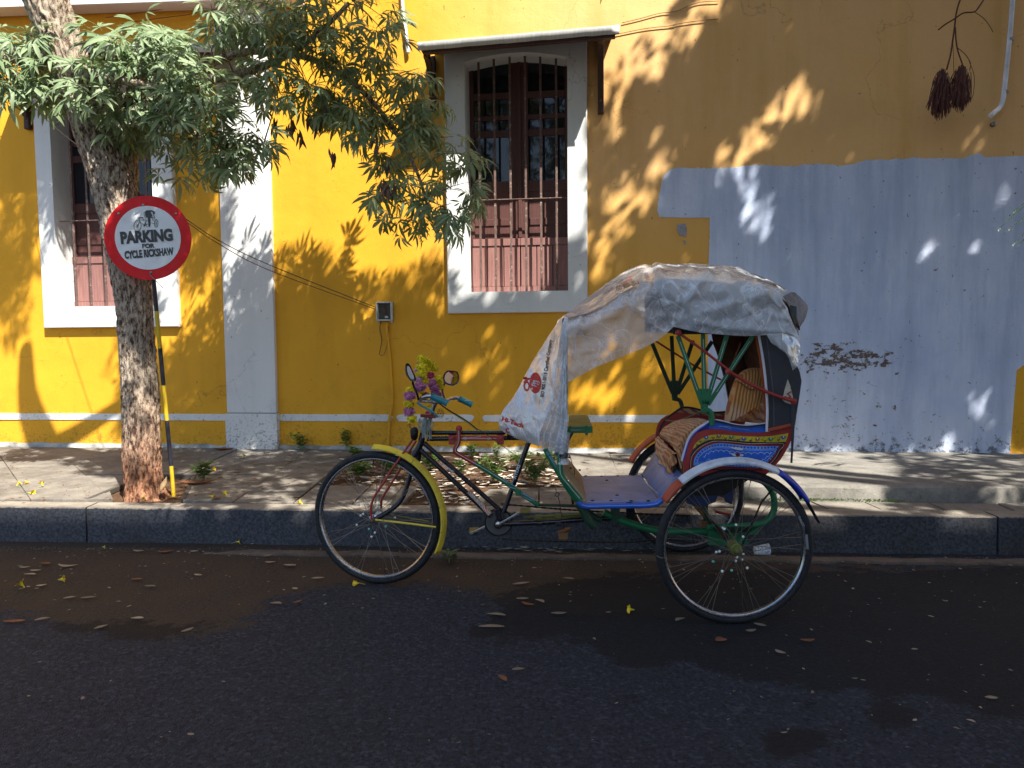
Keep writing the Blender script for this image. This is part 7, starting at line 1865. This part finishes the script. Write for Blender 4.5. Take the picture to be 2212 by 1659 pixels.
m = MB(); m.lathe([(0, .02), (.03, .02), (.035, .012)], Wpt(*cR(2030, 690), .0), WN, 12); o = m.build('wall_stub', STEEL, None, smooth=True); tag(o, 'short metal stub sticking out of the wall under the drain outlet', 'stub')
# dry inflorescence hanging at the top right
dr = empty('dried_branch', P(2060, 0, 6.0), 'withered reddish branch with two drooping tufts hanging before the wall at top right', 'dried branch')
DY = 5.9; r6 = random.Random(6)
for pts, r in (([(1862, -20), (1845, 20), (1830, 80), (1822, 150), (1812, 220), (1800, 300), (1785, 360), (1778, 385)], .006), ([(1985, -5), (1955, 40), (1930, 65), (1870, 72), (1820, 105), (1770, 135), (1732, 165)], .0055), ([(1935, 68), (1975, 95), (2010, 135), (2035, 178)], .0025), ([(1826, 150), (1830, 220), (1840, 280), (1860, 340), (1870, 370)], .005), ([(1835, 262), (1880, 300), (1910, 350), (1905, 390)], .003), ([(1812, 220), (1815, 300), (1818, 400)], .002), ([(1900, 330), (1930, 420), (1925, 520), (1905, 560)], .002)):
    tbm('stem', [P(*cR(x, y), DY) for x, y in pts], r, DRYRED, dr)
m = MB()
for (cx, cy, rx, y1) in ((1755, 400, 62, 690), (1862, 380, 58, 640)):
    for k in range(330):
        x = cx + r6.gauss(0, rx * .28); top_ = cy + r6.uniform(-30, 110) + abs(x - cx) * .9; a_ = r6.uniform(-1, 1)
        x1 = cx + (x - cx) * 1.5 + r6.uniform(-12, 12) - 14; yb_ = top_ + r6.uniform(60, max(80, y1 - top_)) * (1 - .25 * abs(a_)); yb_ = min(yb_, y1 - abs(x1 - cx + 14) * 1.2)
        if yb_ < top_ + 20: continue
        dp = r6.uniform(-.07, .07); q = [P(*cR(x, top_), DY + dp * .5), P(*cR((x * .4 + x1 * .6) + r6.uniform(-6, 6), (top_ + yb_) / 2), DY + dp), P(*cR(x1, yb_), DY + dp)]
        m.tube(catmull(q, 3), [.003, .0035, .004, .0045, .004, .003, .0015][:len(catmull(q, 3))], 3, cap=False)
m.build('tuft', DRYRED, dr, kind='stuff')
# ================================================================== weeds
r7 = random.Random(17)
def weed(pos, h, wdt, n, label, leaf=.022, mat=LEAFD, cat='weed', grp='weeds sprouting from the pavement'):
    e = empty('weed', pos, label, cat, grp); m = MB(); lf = MB()
    ns = max(2, n // 14)
    for s in range(ns):
        a = r7.uniform(0, 6.283); r = wdt * r7.uniform(.1, 1) * .5; top_ = pos + V((r * math.cos(a), r * math.sin(a) * .7, h * r7.uniform(.55, 1))); q = catmull([pos, pos.lerp(top_, .5) + V((0, 0, h * .1)), top_], 5); m.tube(q, .0016, 4, cap=False)
        for k in range(int(1.5 * n) // ns):
            t = r7.uniform(.25, 1); c = q[min(len(q) - 1, int(t * len(q)))]; b = r7.uniform(0, 6.283); d = V((math.cos(b), math.sin(b), r7.uniform(-.3, .5))).normalized(); L = leaf * r7.uniform(.9, 2.2); sd_ = d.cross(V((0, 0, 1))).normalized() * L * .38; o_ = c + d * L * .4
            lf.add([o_, o_ + d * L * .35 + sd_, o_ + d * L, o_ + d * L * .35 - sd_], [(0, 1, 2), (0, 2, 3)])
    m.build('stem', GREENTWIG, e); lf.build('foliage', mat, e); return e
weed(Gw(650, 973), .15, .16, 120, 'bushy green weed at the foot of the wall right of the white pilaster')
weed(Gw(748, 972), .19, .12, 90, 'taller green weed against the wall left of the conduit pipe')
weed(Gw(770, 988), .09, .20, 110, 'low spreading weed behind the top of the front tyre')
weed(Gw(441, 1040), .15, .17, 110, 'weed with rounded leaves on the edge of the tree pit', .026)
weed(Gw(1021, 985), .11, .10, 70, 'small weed against the wall behind the red frame bar')
weed(Gw(1072, 992), .12, .14, 80, 'feathery weed by the wall left of the seat tube', .016)
weed(Gw(1000, 1030), .14, .14, 80, 'pale weed standing on the soil behind the down tube', .018)
weed(Gw(1066, 1040), .20, .30, 230, 'bushy fern-like weed on the bare soil left of the seat tube', .018)
weed(Gw(1155, 1045), .22, .30, 260, 'largest bushy weed on the bare soil right of the seat tube', .02)
weed(Gw(1120, 1010), .16, .26, 170, 'weed clump behind the seat tube near the wall', .018)
weed(Gw(780, 1030), .10, .28, 170, 'low clover-like weed seen through the front wheel', .024)
weed(Gw(845, 1020), .12, .24, 150, 'weed seen through the right half of the front wheel', .022)
weed(Gw(930, 1010), .10, .22, 130, 'low weed on the soil just behind the yellow mudguard', .022)
weed(Gw(1190, 1010), .15, .18, 130, 'weed at the right end of the soil strip behind the green strut', .02)
weed(G(970, 1216, .0), .10, .06, 30, 'single pale weed growing in the gutter under the rickshaw', .024, leafmat('pale_weed', (.10, .18, .10), (.2, .28, .16), .3))
m = MB()
for k in range(500):
    x = 1780 + r7.uniform(-180, 170); p = G(x, 1081 + (x - 1750) * .012 + r7.uniform(-2, 3), .23); L = r7.uniform(.006, .018); a = r7.uniform(0, 6.28); d = V((math.cos(a) * .5, -.4, r7.uniform(.3, 1))).normalized(); s_ = d.cross(V((0, 1, .2))).normalized() * L * .3; m.add([p, p + d * L + s_, p + d * L - s_], [(0, 1, 2)])
m.build('moss_and_grass', LEAFD, None, kind='stuff'); tag(bpy.data.objects['moss_and_grass'], 'thin line of moss and tiny grass along the foot of the cement step', 'moss')
# ================================================================== fallen flowers, leaves and scraps
def ground_at(u, v): return Gw(u, v) if v < 1112 else G(u, v, .004)
FLW = [((cO(180, 655)), 'yellow trumpet flower farthest back on the sunlit paving at the left'), (cO(100, 677), 'flattened yellow flower on the sunlit paving near the left edge'), (cO(260, 680), 'yellow flower on the sunlit paving left of the tree pit'), (cO(172, 720), 'largest yellow flower on the sunlit paving close to the kerb'), (cO(883, 767), 'yellow flower on the kerb top in front of the tree'), (cO(1262, 738), 'yellow flower with a curled leaf right of the tree pit'), (cO(1370, 738), 'wide open yellow flower on the paving beside another one'), (cO(1463, 507), 'yellow flower lying near the white pilaster foot'), (cN(1365, 1405), 'yellow flower on the kerb top left of the front wheel'), (cO(1275, 582), 'yellow flower caught on the weed by the tree pit'), (cO(770, 608), 'small orange-yellow flower behind the trunk base'), (cO(350, 1248), 'upright yellow flower on the brown dusty road'), (cO(150, 1295), 'large yellow flower with long stem on the road at the left'), (cO(613, 1048), 'tiny yellow petal at the kerb foot'), (cB(605, 1508), 'yellow flower on the road under the front tyre'), (cO(1425, 1018), 'faded yellow flower in the gutter'), (cG(478, 1305), 'yellow flower on the dark road left of the rear wheel')]
for i, ((u, v), lab) in enumerate(FLW):
    s = .019 * (1.25 if 'large' in lab else .6 if 'tiny' in lab or 'small' in lab else 1); p = ground_at(u, v) + V((0, 0, .012))
    e = empty('fallen_flower', p, lab, 'flower', 'fallen yellow flowers')
    blossom(p, s, Matrix.Rotation(r7.uniform(-.9, .9) + (1.1 if i % 2 else -1.2), 3, 'Y') @ Matrix.Rotation(r7.uniform(-.6, .6), 3, 'X'), 'petals', e)
    m = MB(); m.tube([p, p + V((r7.choice((-1, 1)) * .03, 0, -.008))], .0025, 5); m.build('flower_stalk', GREENTWIG, e)
def dleaf(p, L, w_, a, mat, curl=.25, name='fallen_leaf', label=None, grp=None, par=None, m=None, lift=.004):
    own = m is None; m = m or MB(); d = V((math.cos(a), math.sin(a), 0)); s = V((-math.sin(a), math.cos(a), 0)); rows = []; cu_ = r7.uniform(.3, 1) * curl; bend = r7.uniform(-.18, .18)
    for i in range(7):
        t = i / 6; ww = w_ * max(.04, math.sin(math.pi * min(.97, t * .94 + .05))) ** .8; c = p + d * (L * (t - .5)) + s * (bend * L * math.sin(math.pi * t)) + V((0, 0, lift + cu_ * L * (t - .5) ** 2 * 1.3))
        rows.append([c + s * ww / 2 + V((0, 0, ww * cu_ * .9)), c, c - s * ww / 2 + V((0, 0, ww * cu_ * .9))])
    m.grid(rows)
    if own:
        o = m.build(name, mat, par, smooth='all', sol=.0006)
        if label: tag(o, label, 'leaf', grp)
        return o
BIG = [(cO(1190, 655), .27, .10, .15, 'large curled reddish-brown leaf lying beside the tree pit'), (cO(1350, 455), .19, .09, .05, 'large brown leaf against the foot of the pilaster'), (cO(1325, 620), .05, .04, 1.2, 'torn orange leaf scrap beside the curled brown leaf')]
for (u, v), L, w_, a, lab in BIG: dleaf(ground_at(u, v), L, w_ * .8, a, LITTERB, .38, label=lab)
# dry husk at the trunk foot
e = empty('dry_husk', Gw(350, 1068), 'curled tan seed husk leaning on the foot of the trunk', 'husk'); m = MB(); rows = []
for i in range(12):
    t = i / 11; c = P(*cO(985 - 20 * math.cos(t * 3), 705 - 85 * t), 5.1); rows.append([c + V((.022 * math.sin(math.pi * t) * math.cos(a / 8 * 4.2 - 2.1), -.022 * math.sin(math.pi * t + .1) * math.cos(a / 8 * 3 - 1.5), .01 * math.sin(a))) for a in range(9)])
m.grid(rows); m.build('husk_shell', M('tan_husk', (.50, .33, .16), .6, var=.3, scale=40), e, smooth='all', sol=.003)
ROADL = [(cO(270, 1146), .6, 3.0), (cO(410, 1155), 1.0, 3.0), (cO(180, 1208), .6, 3.05), (cO(250, 1275), .4, .5), (cO(905, 1280), .5, 3.0), (cO(1000, 1073), .7, .35), (cO(835, 1067), .6, 2.9), (cO(1630, 1132), .5, 3.1), (cO(1748, 1155), .6, 3.0), (cO(610, 1528), .5, .9), (cO(1665, 1385), .5, 2.9), (cO(1132, 1545), .5, 1.0), (cO(828, 1477), .5, 3.1), (cO(420, 1352), .45, .5), (cO(535, 1352), .6, .2), (cO(88, 1495), .8, .12), (cO(255, 1483), .5, .6), (cO(1195, 1210), .45, 2.7), (cO(150, 1163), .5, .1), (cO(215, 1183), .5, 0), (cO(825, 1240), .5, 3.1), (cO(1172, 1067), .4, .1)]
def cP(x, y): return crop(1000, 2200, 1.4747)(x, y)
ROADL += [(cP(1600, 205), .8, .35), (cP(1452, 390), .75, 2.9), (cP(1424, 461), .95, 3.1), (cP(1640, 322), .6, 2.5), (cP(1607, 296), .5, .05), (cP(1708, 308), .5, 2.3), (cP(1822, 382), .6, .05), (cP(1880, 175), .5, 2.8), (cP(283, 315), .45, 1.0), (cP(152, 322), .5, 2.95), (cP(400, 174), .55, .15), (cP(265, 235), .3, 2.7), (cP(1583, 714), .4, .15), (cP(1488, 768), .5, 2.1), (cP(105, 40), .4, .6), (cP(240, 96), .5, 3.0)]
def cU(x, y): return crop(2500, 2300, 1.386)(x, y)
ROADL += [(cU(308, 256), .5, .6), (cU(698, 316), .4, .3), (cU(1010, 369), .5, 3.1), (cU(861, 432), .4, 2.2), (cU(748, 285), .45, 2.5), (cU(2030, 688), .35, 3.0)]
ROADL += [(cN(345, 1170), .45, .2), (cN(728, 1045), .4, .5), (cN(1172, 1050), .45, 3.1), (cN(1290, 1290), .5, 2.6), (cN(1325, 898), .45, .1), (cN(725, 853), .4, 3.0), (cN(490, 972), .45, .2), (cN(1075, 912), .4, 2.8), (cN(110, 1195), .4, 2.0), (cN(1190, 815), .35, .1), (cN(710, 1378), .4, .1), (cN(215, 1322), .6, 3.1)]
for i, ((u, v), s, a) in enumerate(ROADL):
    on_road = v > 1150
    tone = 'pale' if i % 5 else 'brown'; sz_ = 'long' if s >= .6 else 'short' if s < .45 else 'narrow'
    hz = [w_ for lim, w_ in ((120, 'near the left edge'), (260, 'at the left'), (420, 'below the tree'), (690, 'left of front wheel'), (900, 'by front wheel'), (1080, 'right of front wheel'), (1250, 'between the wheels'), (1420, 'left of rear wheel'), (1760, 'below rear wheel'), (9999, 'right of rear wheel')) if u < lim][0]
    vz = [w_ for lim, w_ in ((1215, 'by the kerb'), (1262, 'on the brown dusty strip'), (1310, 'on the asphalt'), (1400, 'in mid road'), (9999, 'on the lower road')) if v < lim][0] if on_road else ('near the wall' if v < 1010 else 'in mid paving' if v < 1050 else 'close to the kerb')
    leaf_label = f'{tone} {sz_} dry leaf {hz}, {vz}' if on_road else f'{tone} {sz_} dry leaf on the slabs {vz}, {hz}'
    dleaf(ground_at(u, v), .12 * s, .026 * (.7 + .5 * s), a, LITTER if i % 5 else LITTERB, .35, label=leaf_label, grp='dry leaves on the road' if on_road else 'dry leaves on the paving')
o = dleaf(G(*cU(533, 366), .004), .05, .045, .2, LITTERB, .1, label='square brown scrap of leaf on the dark road below the rear wheel')
# tiny litter nobody could count
m = MB()
for k in range(800):
    u = r7.uniform(0, 2212)
    if r7.random() < .45: v = 1180 + abs(r7.gauss(0, 60))
    else: v = r7.uniform(1175, 1659)
    if v > 1620: continue
    if u < 1500 and v > 1330 and r7.random() < .82: continue
    p = G(u, v, .004); L = r7.choice((.005, .007, .009, .014, .022)) * r7.uniform(.6, 1.3); dleaf(p, L, L * r7.uniform(.3, .6), r7.uniform(0, 3.14), None, .3, m=m, lift=.003)
o = m.build('road_litter', LITTER, None, kind='stuff', smooth='all'); tag(o, 'tiny pale leaf scraps scattered over the asphalt', 'litter')
m = MB()
for k in range(700):
    u = r7.uniform(0, 1600); v = r7.uniform(975, 1088)
    if any(abs(v - q) < 0 for q in (0,)): continue
    p = Gw(u, v); L = r7.uniform(.008, .028); dleaf(p, L, L * r7.uniform(.2, .5), r7.uniform(0, 3.14), None, .5, m=m, lift=.004)
o = m.build('paving_litter', LITTERB, None, kind='stuff', smooth='all'); tag(o, 'small brown leaf scraps and twigs on the paving', 'litter')
m = MB(); SO = [(690, 1046), (740, 985), (860, 980), (1000, 982), (1120, 982), (1220, 985), (1222, 1050), (1060, 1055), (1030, 1088), (905, 1086), (900, 1048)]
for k in range(420):
    u, v = rand_in(SO, r7); p = Gw(u, v) + V((0, 0, -.02)); L = r7.uniform(.03, .10); dleaf(p, L, L * r7.uniform(.25, .45), r7.uniform(-1.4, 1.4), None, .7, m=m, lift=r7.uniform(.0, .018))
o = m.build('leaf_litter', M('bleached_leaf', (.48, .42, .34), .7, var=.5, scale=9, dirt=.5, dcol=(.2, .11, .06)), None, kind='stuff', smooth='all'); tag(o, 'bleached curled leaves littering the bare soil behind the rickshaw', 'leaf litter')
m = MB()
for k in range(90):
    u = r7.uniform(960, 1600); v = 1187 + r7.gauss(0, 3); p = G(u, v, .004); L = r7.uniform(.01, .06); dleaf(p, L, L * .25, r7.uniform(-.3, .3), None, .5, m=m)
o = m.build('gutter_litter', LITTER, None, kind='stuff'); tag(o, 'pale leaf scraps gathered in the gutter', 'litter')
e_ = [Gw(1035, 985), Gw(1200, 981)]
m = MB(); m.bar(e_[0] + V((0, 0, .012)), e_[1] + V((0, 0, .012)), .03, .02); o = m.build('stone_strip', concrete('pale_stone_strip', (.34, .31, .27), (.48, .45, .4)), None, bevel=.004); tag(o, 'narrow pale stone strip lying along the foot of the wall', 'stone')
m = MB()
for k in range(1600):
    u = r7.uniform(-50, 2250); v = 1176 + u * .0136 + abs(r7.gauss(0, 5)) + (4 if u < 450 else 0); p = G(u, v, .003); L = r7.uniform(.002, .008)
    m.box(p, (L, L * .8, L * .7), Matrix.Rotation(r7.uniform(0, 3), 3, 'Z'))
o = m.build('grit', M('gutter_grit', (.13, .10, .07), .9, var=.5), None, kind='stuff'); tag(o, 'brown grit and sand drifted along the foot of the kerb', 'grit')
# paper cup
e = empty('paper_cup', P(*cG(1500, 800), 3.9), 'crushed white patterned paper cup seen through the near rear wheel', 'cup')
c0 = P(*cG(1442, 808), 3.84); c1 = P(*cG(1560, 800), 3.84)
b = NB('patterned_cup'); vo = b.n('ShaderNodeTexVoronoi'); vo.inputs['Scale'].default_value = 90; b.t.links.new(b.co, vo.inputs['Vector']); b.bsdf(b.mix(b.ramp(vo.outputs['Distance'], .35, .4), (.35, .38, .45), (.75, .77, .82)), .5)
m = MB(); d = (c1 - c0); m.lathe([(0, .020), (.002, .022), (d.length * .98, .030), (d.length, .0315)], c0, d, 22); m.build('cup_body', b.m, e, smooth=True)
for (x, y, L) in ((1645, 2140, 0),): pass
